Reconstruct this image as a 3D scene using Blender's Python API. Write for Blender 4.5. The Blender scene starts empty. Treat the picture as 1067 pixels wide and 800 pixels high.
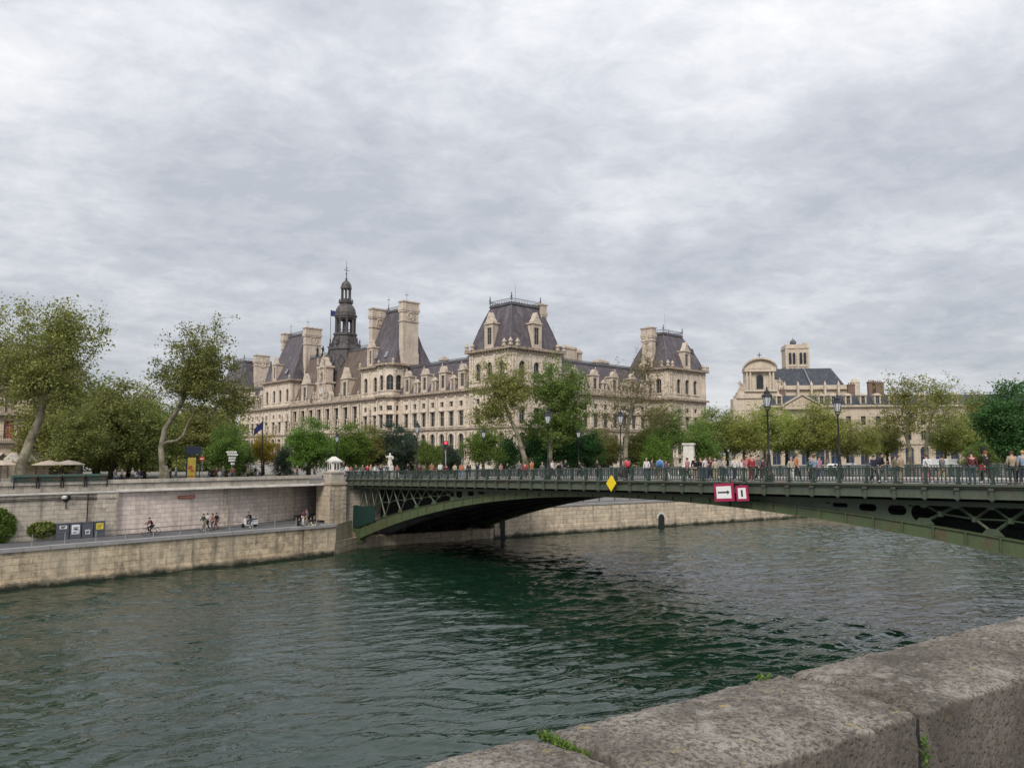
import bpy, bmesh, math, random
import numpy as np
from mathutils import Vector, Matrix
R = math.radians
rng = random.Random(7)
scene = bpy.context.scene
col = scene.collection

# ------------------------------------------------------------------ helpers
def link(o, parent=None):
    col.objects.link(o)
    if parent is not None:
        o.parent = parent
    return o

def tag(o, label=None, cat=None, group=None, kind=None):
    if label: o['label'] = label
    if cat: o['category'] = cat
    if group: o['group'] = group
    if kind: o['kind'] = kind
    return o

def empty(name, loc=(0, 0, 0), rz=0.0, label=None, cat=None, group=None):
    o = bpy.data.objects.new(name, None)
    o.empty_display_size = 0.3
    link(o)
    o.location = loc
    o.rotation_euler = (0, 0, rz)
    return tag(o, label, cat, group)

class MB:
    """collects polygons of one mesh"""
    def __init__(s):
        s.v = []; s.f = []; s.m = []; s.mi = 0
    def poly(s, pts):
        n = len(s.v); s.v += [tuple(p) for p in pts]
        s.f.append(tuple(range(n, n + len(pts)))); s.m.append(s.mi)
    def box(s, a, b):
        x0, y0, z0 = a; x1, y1, z1 = b
        if x0 > x1: x0, x1 = x1, x0
        if y0 > y1: y0, y1 = y1, y0
        if z0 > z1: z0, z1 = z1, z0
        n = len(s.v)
        s.v += [(x0,y0,z0),(x1,y0,z0),(x1,y1,z0),(x0,y1,z0),(x0,y0,z1),(x1,y0,z1),(x1,y1,z1),(x0,y1,z1)]
        for f in ((0,3,2,1),(4,5,6,7),(0,1,5,4),(1,2,6,5),(2,3,7,6),(3,0,4,7)):
            s.f.append(tuple(n + i for i in f)); s.m.append(s.mi)
    def obox(s, o, X, Y, Z):
        """box from corner o spanned by vectors X, Y, Z"""
        o = Vector(o); X = Vector(X); Y = Vector(Y); Z = Vector(Z)
        n = len(s.v)
        for z in (0, 1):
            for (x, y) in ((0,0),(1,0),(1,1),(0,1)):
                s.v.append(tuple(o + X*x + Y*y + Z*z))
        fl = X.cross(Y).dot(Z) < 0
        for f in ((0,3,2,1),(4,5,6,7),(0,1,5,4),(1,2,6,5),(2,3,7,6),(3,0,4,7)):
            g = tuple(n + i for i in f)
            s.f.append(g[::-1] if fl else g); s.m.append(s.mi)
    def prism(s, poly, z0, z1, top=None):
        """vertical prism of a 2-D polygon; optional different top polygon"""
        top = top or poly
        n = len(s.v); k = len(poly)
        ar = sum(poly[i][0]*poly[(i+1) % k][1] - poly[(i+1) % k][0]*poly[i][1] for i in range(k))
        if ar < 0: poly = poly[::-1]; top = top[::-1]
        s.v += [(p[0], p[1], z0) for p in poly] + [(p[0], p[1], z1) for p in top]
        s.f.append(tuple(range(n + k - 1, n - 1, -1))); s.m.append(s.mi)
        s.f.append(tuple(range(n + k, n + 2*k))); s.m.append(s.mi)
        for i in range(k):
            j = (i + 1) % k
            s.f.append((n+i, n+j, n+k+j, n+k+i)); s.m.append(s.mi)
    def tube(s, path, rad, n=6, cap=True):
        path = [Vector(p) for p in path]
        if not isinstance(rad, (list, tuple)): rad = [rad]*len(path)
        base = len(s.v)
        for i, p in enumerate(path):
            a = path[max(0, i-1)]; b = path[min(len(path)-1, i+1)]
            d = (b - a).normalized()
            if i == 0:
                up = Vector((0, 0, 1)) if abs(d.z) < .9 else Vector((1, 0, 0))
                x = d.cross(up).normalized()
            else:
                x = (x - d*x.dot(d)); x = x.normalized() if x.length > 1e-4 else d.orthogonal().normalized()
            y = x.cross(d).normalized()
            for k in range(n):
                t = 2*math.pi*k/n
                s.v.append(tuple(p + (x*math.cos(t) + y*math.sin(t))*rad[i]))
        for i in range(len(path)-1):
            for k in range(n):
                k2 = (k+1) % n
                s.f.append((base+i*n+k, base+i*n+k2, base+(i+1)*n+k2, base+(i+1)*n+k)[::-1]); s.m.append(s.mi)
        if cap:
            s.f.append(tuple(base+k for k in range(n))); s.m.append(s.mi)
            s.f.append(tuple(base+(len(path)-1)*n+k for k in range(n))[::-1]); s.m.append(s.mi)
    def lathe(s, prof, n=10, c=(0, 0), rot=0.0):
        """prof = [(r, z), ...] bottom to top"""
        base = len(s.v)
        for (r, z) in prof:
            for k in range(n):
                t = 2*math.pi*k/n + rot
                s.v.append((c[0]+r*math.cos(t), c[1]+r*math.sin(t), z))
        for i in range(len(prof)-1):
            for k in range(n):
                k2 = (k+1) % n
                s.f.append((base+i*n+k, base+i*n+k2, base+(i+1)*n+k2, base+(i+1)*n+k)); s.m.append(s.mi)
        s.f.append(tuple(base+k for k in range(n))[::-1]); s.m.append(s.mi)
        s.f.append(tuple(base+(len(prof)-1)*n+k for k in range(n))); s.m.append(s.mi)
    def mesh(s, name, mats, smooth=False):
        me = bpy.data.meshes.new(name)
        me.from_pydata(s.v, [], s.f)
        if not isinstance(mats, (list, tuple)): mats = [mats]
        for m in mats: me.materials.append(m)
        if len(mats) > 1:
            me.polygons.foreach_set('material_index', s.m)
        if smooth:
            me.polygons.foreach_set('use_smooth', [True]*len(me.polygons))
        me.update()
        return me
    def build(s, name, mats, parent=None, smooth=False, loc=None, rz=None):
        o = bpy.data.objects.new(name, s.mesh(name, mats, smooth))
        link(o, parent)
        if loc is not None: o.location = loc
        if rz is not None: o.rotation_euler = (0, 0, rz)
        return o

def np_mesh(name, V, Fq, mat, smooth=False):
    """mesh from numpy vertex array and face array (n x k)"""
    me = bpy.data.meshes.new(name)
    V = np.asarray(V, dtype=np.float32); Fq = np.asarray(Fq, dtype=np.int32)
    k = Fq.shape[1]
    me.vertices.add(len(V)); me.vertices.foreach_set('co', V.ravel())
    me.loops.add(Fq.size); me.loops.foreach_set('vertex_index', Fq.ravel())
    me.polygons.add(len(Fq))
    me.polygons.foreach_set('loop_start', np.arange(0, Fq.size, k, dtype=np.int32))
    me.polygons.foreach_set('loop_total', np.full(len(Fq), k, dtype=np.int32))
    if smooth: me.polygons.foreach_set('use_smooth', np.ones(len(Fq), dtype=bool))
    me.materials.append(mat)
    me.update(calc_edges=True)
    me.validate()
    return me

def dup(o, parent=None, loc=None, rz=None):
    c = o.copy(); col.objects.link(c)
    if parent is not None: c.parent = parent
    for ch in list(o.children): dup(ch, c)
    if loc is not None: c.location = loc
    if rz is not None: c.rotation_euler = (0, 0, rz)
    return c

# ------------------------------------------------------------------ camera
FPX, HZ = 802.0, 473.0
PITCH = math.atan((HZ-400)/FPX)
cp_, sp_ = math.cos(PITCH), math.sin(PITCH)
cam = bpy.data.cameras.new('camera')
cam.sensor_width = 36.0
cam.lens = 36.0*FPX/1067.0
cam.clip_start = 0.05; cam.clip_end = 20000
camo = bpy.data.objects.new('camera', cam); link(camo)
camo.rotation_euler = (math.pi/2 + PITCH, 0, 0)
scene.camera = camo

def ray(x, y=473.0):
    u = (x-533.5)/FPX; v = (400-y)/FPX
    return Vector((u, cp_-v*sp_, sp_+v*cp_))
def at_depth(x, Y, z=0.0):
    """ground point seen in column x at forward distance Y"""
    r = ray(x, 473)
    return Vector((r.x*Y/r.y, Y, z))

# ------------------------------------------------------------------ materials
def new_mat(name):
    m = bpy.data.materials.new(name); m.use_nodes = True
    nt = m.node_tree; nt.nodes.clear()
    out = nt.nodes.new('ShaderNodeOutputMaterial')
    b = nt.nodes.new('ShaderNodeBsdfPrincipled')
    nt.links.new(b.outputs[0], out.inputs[0])
    return m, nt, b, out
class NT:
    def __init__(s, nt): s.nt = nt
    def n(s, t, **k):
        o = s.nt.nodes.new(t)
        for a, v in k.items(): setattr(o, a, v)
        return o
    def l(s, a, b): s.nt.links.new(a, b)
    def coord(s, which='Object', scale=None):
        tc = s.n('ShaderNodeTexCoord'); o = tc.outputs[which]
        if scale is not None:
            mp = s.n('ShaderNodeMapping'); mp.inputs['Scale'].default_value = scale
            s.l(o, mp.inputs[0]); o = mp.outputs[0]
        return o
    def noise(s, vec, scale, detail=4, rough=.6, dist=0):
        t = s.n('ShaderNodeTexNoise'); t.inputs['Scale'].default_value = scale
        t.inputs['Detail'].default_value = detail; t.inputs['Roughness'].default_value = rough
        t.inputs['Distortion'].default_value = dist
        if vec is not None: s.l(vec, t.inputs['Vector'])
        return t.outputs['Fac']
    def ramp(s, fac, stops):
        t = s.n('ShaderNodeValToRGB'); cr = t.color_ramp
        while len(cr.elements) < len(stops): cr.elements.new(.5)
        for e, (p, c) in zip(cr.elements, stops):
            e.position = p; e.color = (c[0], c[1], c[2], 1) if not isinstance(c, (int, float)) else (c, c, c, 1)
        s.l(fac, t.inputs[0]); return t.outputs[0]
    def mix(s, fac, a, b, mode='MIX'):
        t = s.n('ShaderNodeMix', data_type='RGBA', blend_type=mode)
        for sock, val in ((t.inputs[0], fac), (t.inputs[6], a), (t.inputs[7], b)):
            if isinstance(val, (int, float)): sock.default_value = val
            elif isinstance(val, tuple): sock.default_value = (*val[:3], 1)
            else: s.l(val, sock)
        return t.outputs[2]
    def math(s, op, a, b=None, c=None):
        t = s.n('ShaderNodeMath', operation=op)
        for i, val in enumerate((a, b, c)):
            if val is None: continue
            if isinstance(val, (int, float)): t.inputs[i].default_value = val
            else: s.l(val, t.inputs[i])
        return t.outputs[0]
    def bump(s, h, strength=.3, dist=.05, normal=None):
        t = s.n('ShaderNodeBump'); t.inputs['Strength'].default_value = strength
        t.inputs['Distance'].default_value = dist
        s.l(h, t.inputs['Height'])
        if normal is not None: s.l(normal, t.inputs['Normal'])
        return t.outputs[0]

def simple(name, c, rough=.7, metal=0.0, var=.15, scale=3.0, bump=0.0):
    m, nt, b, out = new_mat(name); g = NT(nt)
    vec = g.coord('Object')
    f = g.noise(vec, scale, 5)
    lo = tuple(x*(1-var) for x in c); hi = tuple(min(1, x*(1+var)) for x in c)
    colr = g.ramp(f, [(.3, lo), (.7, hi)])
    g.l(colr, b.inputs['Base Color'])
    b.inputs['Roughness'].default_value = rough; b.inputs['Metallic'].default_value = metal
    if bump: g.l(g.bump(f, bump, .03), b.inputs['Normal'])
    return m

def stone(name, base, dark, joint=(.45, .9), scale=1.0, stain=.5, course=.45, rough=.85, vert='Z', streak=.5, warm=None, bv=(.84, 1.08), mort=.55):
    """ashlar: coursed blocks, patchy tone, dark runs; object coordinates, blocks on x+y / z"""
    m, nt, b, out = new_mat(name); g = NT(nt)
    tc = g.coord('Object')
    sp = g.n('ShaderNodeSeparateXYZ'); g.l(tc, sp.inputs[0])
    h = g.math('ADD', sp.outputs[0], sp.outputs[1])
    cb = g.n('ShaderNodeCombineXYZ'); g.l(h, cb.inputs[0]); g.l(sp.outputs[2], cb.inputs[1])
    br = g.n('ShaderNodeTexBrick'); g.l(cb.outputs[0], br.inputs['Vector'])
    br.inputs['Scale'].default_value = 1.0; br.inputs['Brick Width'].default_value = joint[1]
    br.inputs['Row Height'].default_value = course; br.inputs['Mortar Size'].default_value = .022
    br.inputs['Color1'].default_value = (bv[0], bv[0], bv[0], 1); br.inputs['Color2'].default_value = (bv[1], bv[1]*.985, bv[1]*.96, 1)
    br.inputs['Mortar'].default_value = (mort, mort*.97, mort*.93, 1)
    br.inputs['Bias'].default_value = .1
    n1 = g.noise(tc, .35*scale, 6, .65)
    n2 = g.noise(tc, 2.2*scale, 6, .7)
    mp = g.n('ShaderNodeMapping'); mp.inputs['Scale'].default_value = (1.3, 1.3, .12); g.l(tc, mp.inputs[0])
    n3 = g.noise(mp.outputs[0], 1.1*scale, 5, .7)
    c0 = g.ramp(n1, [(.3, tuple(x*.82 for x in base)), (.7, tuple(min(1, x*1.1) for x in base))])
    c1 = g.mix(1.0, c0, br.outputs['Color'], 'MULTIPLY')
    k1 = g.ramp(n2, [(.45, 0.0), (.75, 1.0)])
    c2 = g.mix(g.math('MULTIPLY', k1, stain), c1, dark)
    k2 = g.ramp(n3, [(.5, 0.0), (.72, 1.0)])
    c3 = g.mix(g.math('MULTIPLY', k2, streak), c2, dark)
    if warm:
        k3 = g.ramp(g.noise(tc, .12*scale, 3), [(.45, 0.0), (.65, 1.0)])
        c3 = g.mix(g.math('MULTIPLY', k3, .6), c3, warm)
    g.l(c3, b.inputs['Base Color']); b.inputs['Roughness'].default_value = rough
    hh = g.math('ADD', br.outputs['Fac'], g.math('MULTIPLY', n2, -.6))
    g.l(g.bump(g.math('MULTIPLY', hh, -1), .35, .03), b.inputs['Normal'])
    return m

M = {}
M['facade'] = stone('facade_stone', (.73, .64, .535), (.14, .11, .085), course=.5, joint=(.5, 1.1), stain=.45, streak=.75, bv=(.9, 1.04))
M['facade_plain'] = stone('chimney_stone', (.62, .535, .45), (.20, .165, .13), course=.5, joint=(.5, 1.1), stain=.4, streak=.7, bv=(.92, 1.04))
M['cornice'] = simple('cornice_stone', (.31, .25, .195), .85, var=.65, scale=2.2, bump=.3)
M['statue'] = simple('statue_stone', (.42, .36, .29), .85, var=.5, scale=3)
M['quay'] = stone('quay_stone', (.44, .36, .25), (.09, .075, .05), course=.5, joint=(.5, 1.2), stain=.75, streak=.8, warm=(.50, .40, .22))
M['quay_upper'] = stone('upper_quay_stone', (.60, .535, .45), (.15, .125, .10), course=.42, joint=(.5, 1.0), stain=.65, streak=.75)
M['quay_pink'] = stone('tunnel_side_stone', (.74, .64, .58), (.26, .20, .16), course=.45, joint=(.5, 1.2), stain=.35, streak=.6)
M['parapet_far'] = stone('far_parapet_stone', (.52, .47, .40), (.13, .13, .11), course=.6, joint=(.5, 1.6), stain=.6, streak=.4)
M['church'] = stone('church_stone', (.60, .525, .43), (.26, .21, .17), course=.6, joint=(.5, 1.4), stain=.4, streak=.5, bv=(.92, 1.04))
M['barracks'] = stone('barracks_stone', (.52, .45, .36), (.25, .20, .16), course=.6, joint=(.5, 1.4), stain=.35, streak=.45, bv=(.92, 1.04))
M['concrete'] = simple('grey_concrete', (.30, .29, .29), .85, var=.15, scale=.8)
M['white_stone'] = simple('pale_ledge', (.6, .57, .52), .8, var=.2, scale=1.5)
M['asphalt'] = simple('asphalt', (.10, .10, .105), .85, var=.25, scale=1.2)
M['paving'] = simple('paving', (.26, .25, .235), .85, var=.2, scale=.7)
M['earth'] = simple('ground_gravel', (.22, .20, .17), .95, var=.2, scale=.3)
M['glass'] = simple('window_glass', (.02, .023, .03), .15, var=.5, scale=.7)
M['glass_blue'] = simple('blue_window_glass', (.03, .045, .09), .15, var=.5, scale=.7)
M['frame'] = simple('window_frame', (.24, .215, .185), .6, var=.15)
M['black'] = simple('black_iron', (.02, .021, .022), .45, var=.3, metal=.2)
M['lead'] = simple('lead_roof', (.10, .10, .115), .5, var=.35, scale=.8)
M['spire'] = simple('spire_lead', (.075, .068, .068), .55, var=.5, scale=1.3)
M['gold'] = simple('gilt', (.45, .3, .08), .4, metal=.7)

def slate(name, a, b_, rowh=.35):
    m, nt, b, out = new_mat(name); g = NT(nt)
    tc = g.coord('Object')
    n1 = g.noise(tc, .5, 6, .7)
    mp = g.n('ShaderNodeMapping'); mp.inputs['Scale'].default_value = (1.0, 1.0, .15); g.l(tc, mp.inputs[0])
    n2 = g.noise(mp.outputs[0], 1.3, 5, .7)
    sp = g.n('ShaderNodeSeparateXYZ'); g.l(tc, sp.inputs[0])
    h = g.math('ADD', sp.outputs[0], sp.outputs[1])
    cb = g.n('ShaderNodeCombineXYZ'); g.l(h, cb.inputs[0]); g.l(sp.outputs[2], cb.inputs[1])
    br = g.n('ShaderNodeTexBrick'); g.l(cb.outputs[0], br.inputs['Vector'])
    br.inputs['Scale'].default_value = 1; br.inputs['Brick Width'].default_value = .5; br.inputs['Row Height'].default_value = rowh
    br.inputs['Mortar Size'].default_value = .02
    br.inputs['Color1'].default_value = (.8, .8, .8, 1); br.inputs['Color2'].default_value = (1.15, 1.15, 1.15, 1); br.inputs['Mortar'].default_value = (.6, .6, .6, 1)
    c = g.ramp(g.math('ADD', g.math('MULTIPLY', n1, .5), g.math('MULTIPLY', n2, .5)), [(.35, a), (.65, b_)])
    c = g.mix(1.0, c, br.outputs['Color'], 'MULTIPLY')
    c = g.mix(g.math('MULTIPLY', g.ramp(g.noise(mp.outputs[0], .6, 6, .7, .6), [(.5, 0.0), (.66, 1.0)]), .55), c, tuple(x*1.75 for x in b_))
    g.l(c, b.inputs['Base Color']); b.inputs['Roughness'].default_value = .55
    g.l(g.bump(br.outputs['Fac'], .3, .02), b.inputs['Normal'])
    return m
M['slate'] = slate('slate_roof', (.052, .046, .055), (.118, .10, .112))
M['slate_brown'] = slate('brown_slate_roof', (.09, .065, .05), (.16, .125, .10))
M['slate_blue'] = slate('blue_slate_roof', (.022, .027, .035), (.05, .058, .072))
M['zinc'] = simple('zinc_roof', (.22, .23, .25), .45, var=.25, scale=.6)

# bridge paint: green with dirt runs and rust
def paint(name, c, dirt=.5):
    m, nt, b, out = new_mat(name); g = NT(nt)
    tc = g.coord('Object')
    n1 = g.noise(tc, .6, 6, .7); n2 = g.noise(tc, 5, 5, .7)
    mp = g.n('ShaderNodeMapping'); mp.inputs['Scale'].default_value = (1, 1, .15); g.l(tc, mp.inputs[0])
    n3 = g.noise(mp.outputs[0], 1.7, 5, .75)
    k = g.ramp(g.math('ADD', g.math('MULTIPLY', n1, .5), g.math('MULTIPLY', n3, .5)), [(.42, 0.0), (.62, 1.0)])
    c1 = g.mix(g.math('MULTIPLY', k, dirt), c, (.045, .05, .04))
    kr = g.ramp(g.noise(tc, .9, 4, .6), [(.56, 0.0), (.66, 1.0)])
    c2 = g.mix(g.math('MULTIPLY', kr, .65), c1, (.10, .055, .035))
    c3 = g.mix(g.math('MULTIPLY', g.ramp(n2, [(.5, 0.0), (.8, 1.0)]), .35), c2, tuple(min(1, x*1.9) for x in c))
    g.l(c3, b.inputs['Base Color']); b.inputs['Roughness'].default_value = .5
    g.l(g.bump(n2, .15, .01), b.inputs['Normal'])
    return m
M['green'] = paint('bridge_green', (.060, .088, .052), .6)
M['green_arch'] = paint('arch_green', (.078, .108, .046), .55)
M['green_fascia'] = paint('fascia_green', (.085, .105, .075), .7)
M['rail_green'] = paint('railing_green', (.028, .05, .04), .4)
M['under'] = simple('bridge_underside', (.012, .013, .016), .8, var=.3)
M['tarp'] = simple('green_sheet', (.006, .030, .024), .6, var=.25, scale=2)
M['yellow'] = simple('sign_yellow', (.80, .58, .012), .5, var=.06)
M['maroon'] = simple('sign_crimson', (.35, .018, .075), .5, var=.08)
M['white'] = simple('sign_white', (.80, .80, .80), .5, var=.04)
M['box_green'] = paint('bookstall_green', (.012, .05, .036), .35)

# bark
def bark(name, a, b_, sc=3.0):
    m, nt, b, out = new_mat(name); g = NT(nt)
    tc = g.coord('Object')
    f = g.noise(tc, sc, 6, .7); f2 = g.noise(tc, sc*.4, 3)
    c = g.ramp(g.math('ADD', g.math('MULTIPLY', f, .5), g.math('MULTIPLY', f2, .5)), [(.42, a), (.58, b_)])
    g.l(c, b.inputs['Base Color']); b.inputs['Roughness'].default_value = .9
    g.l(g.bump(f, .5, .05), b.inputs['Normal'])
    return m
M['bark_plane'] = bark('plane_bark', (.08, .072, .045), (.27, .245, .175), 1.6)
M['bark_dark'] = bark('dark_bark', (.035, .028, .02), (.09, .07, .05), 3)
M['bark_grey'] = bark('grey_bark', (.10, .09, .07), (.26, .24, .19), 2)

def leaf(name, a, b_, trans=.42):
    m = bpy.data.materials.new(name); m.use_nodes = True
    nt = m.node_tree; nt.nodes.clear(); g = NT(nt)
    out = g.n('ShaderNodeOutputMaterial')
    geo = g.n('ShaderNodeNewGeometry')
    oi = g.n('ShaderNodeObjectInfo')
    tc = g.coord('Object')
    n = g.noise(tc, .45, 4, .6)
    f = g.math('ADD', g.math('MULTIPLY', geo.outputs['Random Per Island'], .5), g.math('MULTIPLY', n, .6))
    c = g.ramp(f, [(.25, a), (.85, b_)])
    hsv = g.n('ShaderNodeHueSaturation'); g.l(c, hsv.inputs['Color'])
    g.l(g.math('ADD', .485, g.math('MULTIPLY', oi.outputs['Random'], .03)), hsv.inputs['Hue'])
    g.l(g.math('ADD', .85, g.math('MULTIPLY', oi.outputs['Random'], .35)), hsv.inputs['Value'])
    d = g.n('ShaderNodeBsdfPrincipled'); d.inputs['Roughness'].default_value = .5
    d.inputs['Specular IOR Level'].default_value = .3
    g.l(hsv.outputs[0], d.inputs['Base Color'])
    t = g.n('ShaderNodeBsdfTranslucent'); g.l(hsv.outputs[0], t.inputs['Color'])
    mx = g.n('ShaderNodeMixShader'); mx.inputs[0].default_value = trans
    g.l(d.outputs[0], mx.inputs[1]); g.l(t.outputs[0], mx.inputs[2])
    g.l(mx.outputs[0], out.inputs[0])
    return m
M['leaf_olive'] = leaf('olive_leaves', (.13, .14, .04), (.36, .37, .11))
M['leaf_yellow'] = leaf('yellow_green_leaves', (.17, .21, .045), (.42, .46, .12))
M['leaf_dark'] = leaf('dark_leaves', (.10, .125, .037), (.30, .335, .095))
M['leaf_green'] = leaf('green_leaves', (.07, .125, .027), (.22, .33, .07))
M['leaf_bright'] = leaf('bright_leaves', (.075, .135, .022), (.18, .27, .045))
M['leaf_blue'] = leaf('bluish_leaves', (.03, .052, .034), (.08, .11, .07))
M['leaf_brown'] = leaf('brownish_leaves', (.13, .11, .05), (.26, .22, .10))
M['leaf_rich'] = leaf('rich_green_leaves', (.028, .09, .026), (.09, .21, .055))
M['leaf_gold'] = leaf('golden_leaves', (.26, .22, .02), (.42, .36, .04))
# ================================================================== TOWN HALL
GZ = -3.3                                   # upper street level below the camera
OA = R(42.8)
hall = empty('town_hall', (-0.3, 170, GZ), OA,
             'huge ornate cream stone town hall with slate pavilion roofs and a dark spire', 'town hall')

WIN = []                                    # window jobs of the building being built
WMESH = {}
def window_meshes(w, h, arch, kind='hall', glass=None):
    key = (round(w, 2), round(h, 2), arch, kind)
    if key in WMESH: return WMESH[key]
    f = MB(); t = .11 if kind == 'hall' else .09
    r = w/2 if arch else 0
    hs = h - r
    f.box((-w/2, -.06, 0), (-w/2+t, .06, hs)); f.box((w/2-t, -.06, 0), (w/2, .06, hs))
    f.box((-w/2+t, -.06, 0), (w/2-t, .06, t))
    f.box((-t/2, -.05, t), (t/2, .05, h-t*1.2))
    f.box((-w/2+t, -.045, hs*.62), (-t/2, .045, hs*.62+t)); f.box((t/2, -.045, hs*.62), (w/2-t, .045, hs*.62+t))
    if arch:
        k = 8
        for i in range(k):
            a0 = math.pi*i/k; a1 = math.pi*(i+1)/k
            pts = [(r*math.cos(a0), r*math.sin(a0)), (r*math.cos(a1), r*math.sin(a1)), ((r-t)*math.cos(a1), (r-t)*math.sin(a1)), ((r-t)*math.cos(a0), (r-t)*math.sin(a0))]
            f.poly([(x, -.06, hs+z) for x, z in pts])
    else:
        f.box((-w/2+t, -.055, h-t), (w/2-t, .055, h))
    p = MB()
    pts = [(-w/2+.02, .07, .02), (w/2-.02, .07, .02), (w/2-.02, .07, hs)]
    if arch: pts += [(r*math.cos(math.pi*i/8), .07, hs+r*math.sin(math.pi*i/8)) for i in range(1, 8)]
    else: pts += [(w/2-.02, .07, h-.02), (-w/2+.02, .07, h-.02)]
    pts += [(-w/2+.02, .07, hs)]
    q = []
    for a in pts:
        if not q or (Vector(a)-Vector(q[-1])).length > 1e-4: q.append(a)
    p.poly(q)
    bk = [(x, .11, z) for x, y, z in q][::-1]; p.poly(bk)
    fm = f.mesh('window', M['frame']); pm = p.mesh('pane', glass or M['glass'])
    WMESH[key] = (fm, pm)
    return WMESH[key]

def wallface(mb, P, D, N, L, z0, z1, ops=(), depth=.5, reg=True, parent=None, kind='hall'):
    """wall plane from P along unit D, outward N, with recessed openings (a0,a1,b0,b1,arch)"""
    P = Vector((P[0], P[1], 0)); D = Vector((D[0], D[1], 0)); N = Vector((N[0], N[1], 0))
    A = sorted({0, L, *[o[0] for o in ops], *[o[1] for o in ops]})
    B = sorted({z0, z1, *[o[2] for o in ops], *[o[3] for o in ops]})
    pt = lambda a, z, d=0: P + D*a - N*d + Vector((0, 0, z))
    for i in range(len(A)-1):
        for j in range(len(B)-1):
            am = (A[i]+A[i+1])/2; bm = (B[j]+B[j+1])/2
            if any(o[0] < am < o[1] and o[2] < bm < o[3] for o in ops): continue
            mb.poly([pt(A[i], B[j]), pt(A[i+1], B[j]), pt(A[i+1], B[j+1]), pt(A[i], B[j+1])])
    for o in ops:
        a0, a1, b0, b1, arch = o[:5]
        r = (a1-a0)/2 if arch else 0
        hs = b1 - r; am = (a0+a1)/2
        mb.poly([pt(a0, b0), pt(a0, hs), pt(a0, hs, depth), pt(a0, b0, depth)])
        mb.poly([pt(a1, b0), pt(a1, b0, depth), pt(a1, hs, depth), pt(a1, hs)])
        mb.poly([pt(a0, b0), pt(a0, b0, depth), pt(a1, b0, depth), pt(a1, b0)])
        if arch:
            k = 8
            ang = [math.pi*(1 - i/k) for i in range(k+1)]
            arc = [(am + r*math.cos(t), hs + r*math.sin(t)) for t in ang]
            for i in range(k):
                (xa, za), (xb, zb) = arc[i], arc[i+1]
                mb.poly([pt(xa, za), pt(xb, zb), pt(xb, zb, depth), pt(xa, za, depth)])
                mb.poly([pt(xa, za), pt(xa, b1), pt(xb, b1), pt(xb, zb)])
        else:
            mb.poly([pt(a0, b1), pt(a1, b1), pt(a1, b1, depth), pt(a0, b1, depth)])
        if reg:
            q = pt(am, b0, depth*.85)
            WIN.append((q, math.atan2(N.x, -N.y), a1-a0, b1-b0, bool(arch), parent, kind))

def pilaster(mb, P, N, D, a, z0, z1, w=.5, d=.22, round_=False):
    c = Vector((P[0], P[1], 0)) + Vector((D[0], D[1], 0))*a
    Nv = Vector((N[0], N[1], 0)); Dv = Vector((D[0], D[1], 0))
    if round_:
        cc = c + Nv*(d*.8)
        mb.lathe([(w*.62, z0), (w*.62, z0+.35), (w*.48, z0+.45), (w*.42, z1-.6), (w*.62, z1-.25), (w*.66, z1)], 10, (cc.x, cc.y))
    else:
        o = c - Dv*(w/2) + Vector((0, 0, z0))
        mb.obox(o, Dv*w, Nv*d, (0, 0, z1-z0))
        o2 = c - Dv*(w*.65) + Vector((0, 0, z1-.55))
        mb.obox(o2, Dv*w*1.3, Nv*(d+.1), (0, 0, .5))

def band(mb, P, D, N, L, z, h, proj, e0=0.0, e1=0.0):
    P = Vector((P[0], P[1], z)); D = Vector((D[0], D[1], 0)); N = Vector((N[0], N[1], 0))
    mb.obox(P - D*e0 - N*.3, D*(L+e0+e1), N*(proj+.3), (0, 0, h))
def dentils(mb, P, D, N, L, z, h, proj, step=.9, w=.44):
    P = Vector((P[0], P[1], z)); D = Vector((D[0], D[1], 0)); N = Vector((N[0], N[1], 0))
    n = int(L/step)
    for i in range(n):
        mb.obox(P + D*(i*step + .2), D*w, N*proj, (0, 0, h))

CORN = MB()
def entab(P, D, N, L, z, e=.0, big=True):
    """full cornice: architrave, modillions, projecting slab"""
    if big:
        band(CORN, P, D, N, L, z-.95, .25, .18)
        dentils(CORN, P, D, N, L, z-.42, .34, .55, .95, .42)
        band(CORN, P, D, N, L, z-.08, .38, .85, e, e)
        band(CORN, P, D, N, L, z+.30, .22, .60, e*.7, e*.7)
    else:
        band(CORN, P, D, N, L, z-.3, .22, .2)
        band(CORN, P, D, N, L, z-.08, .3, .45, e*.5, e*.5)

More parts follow.
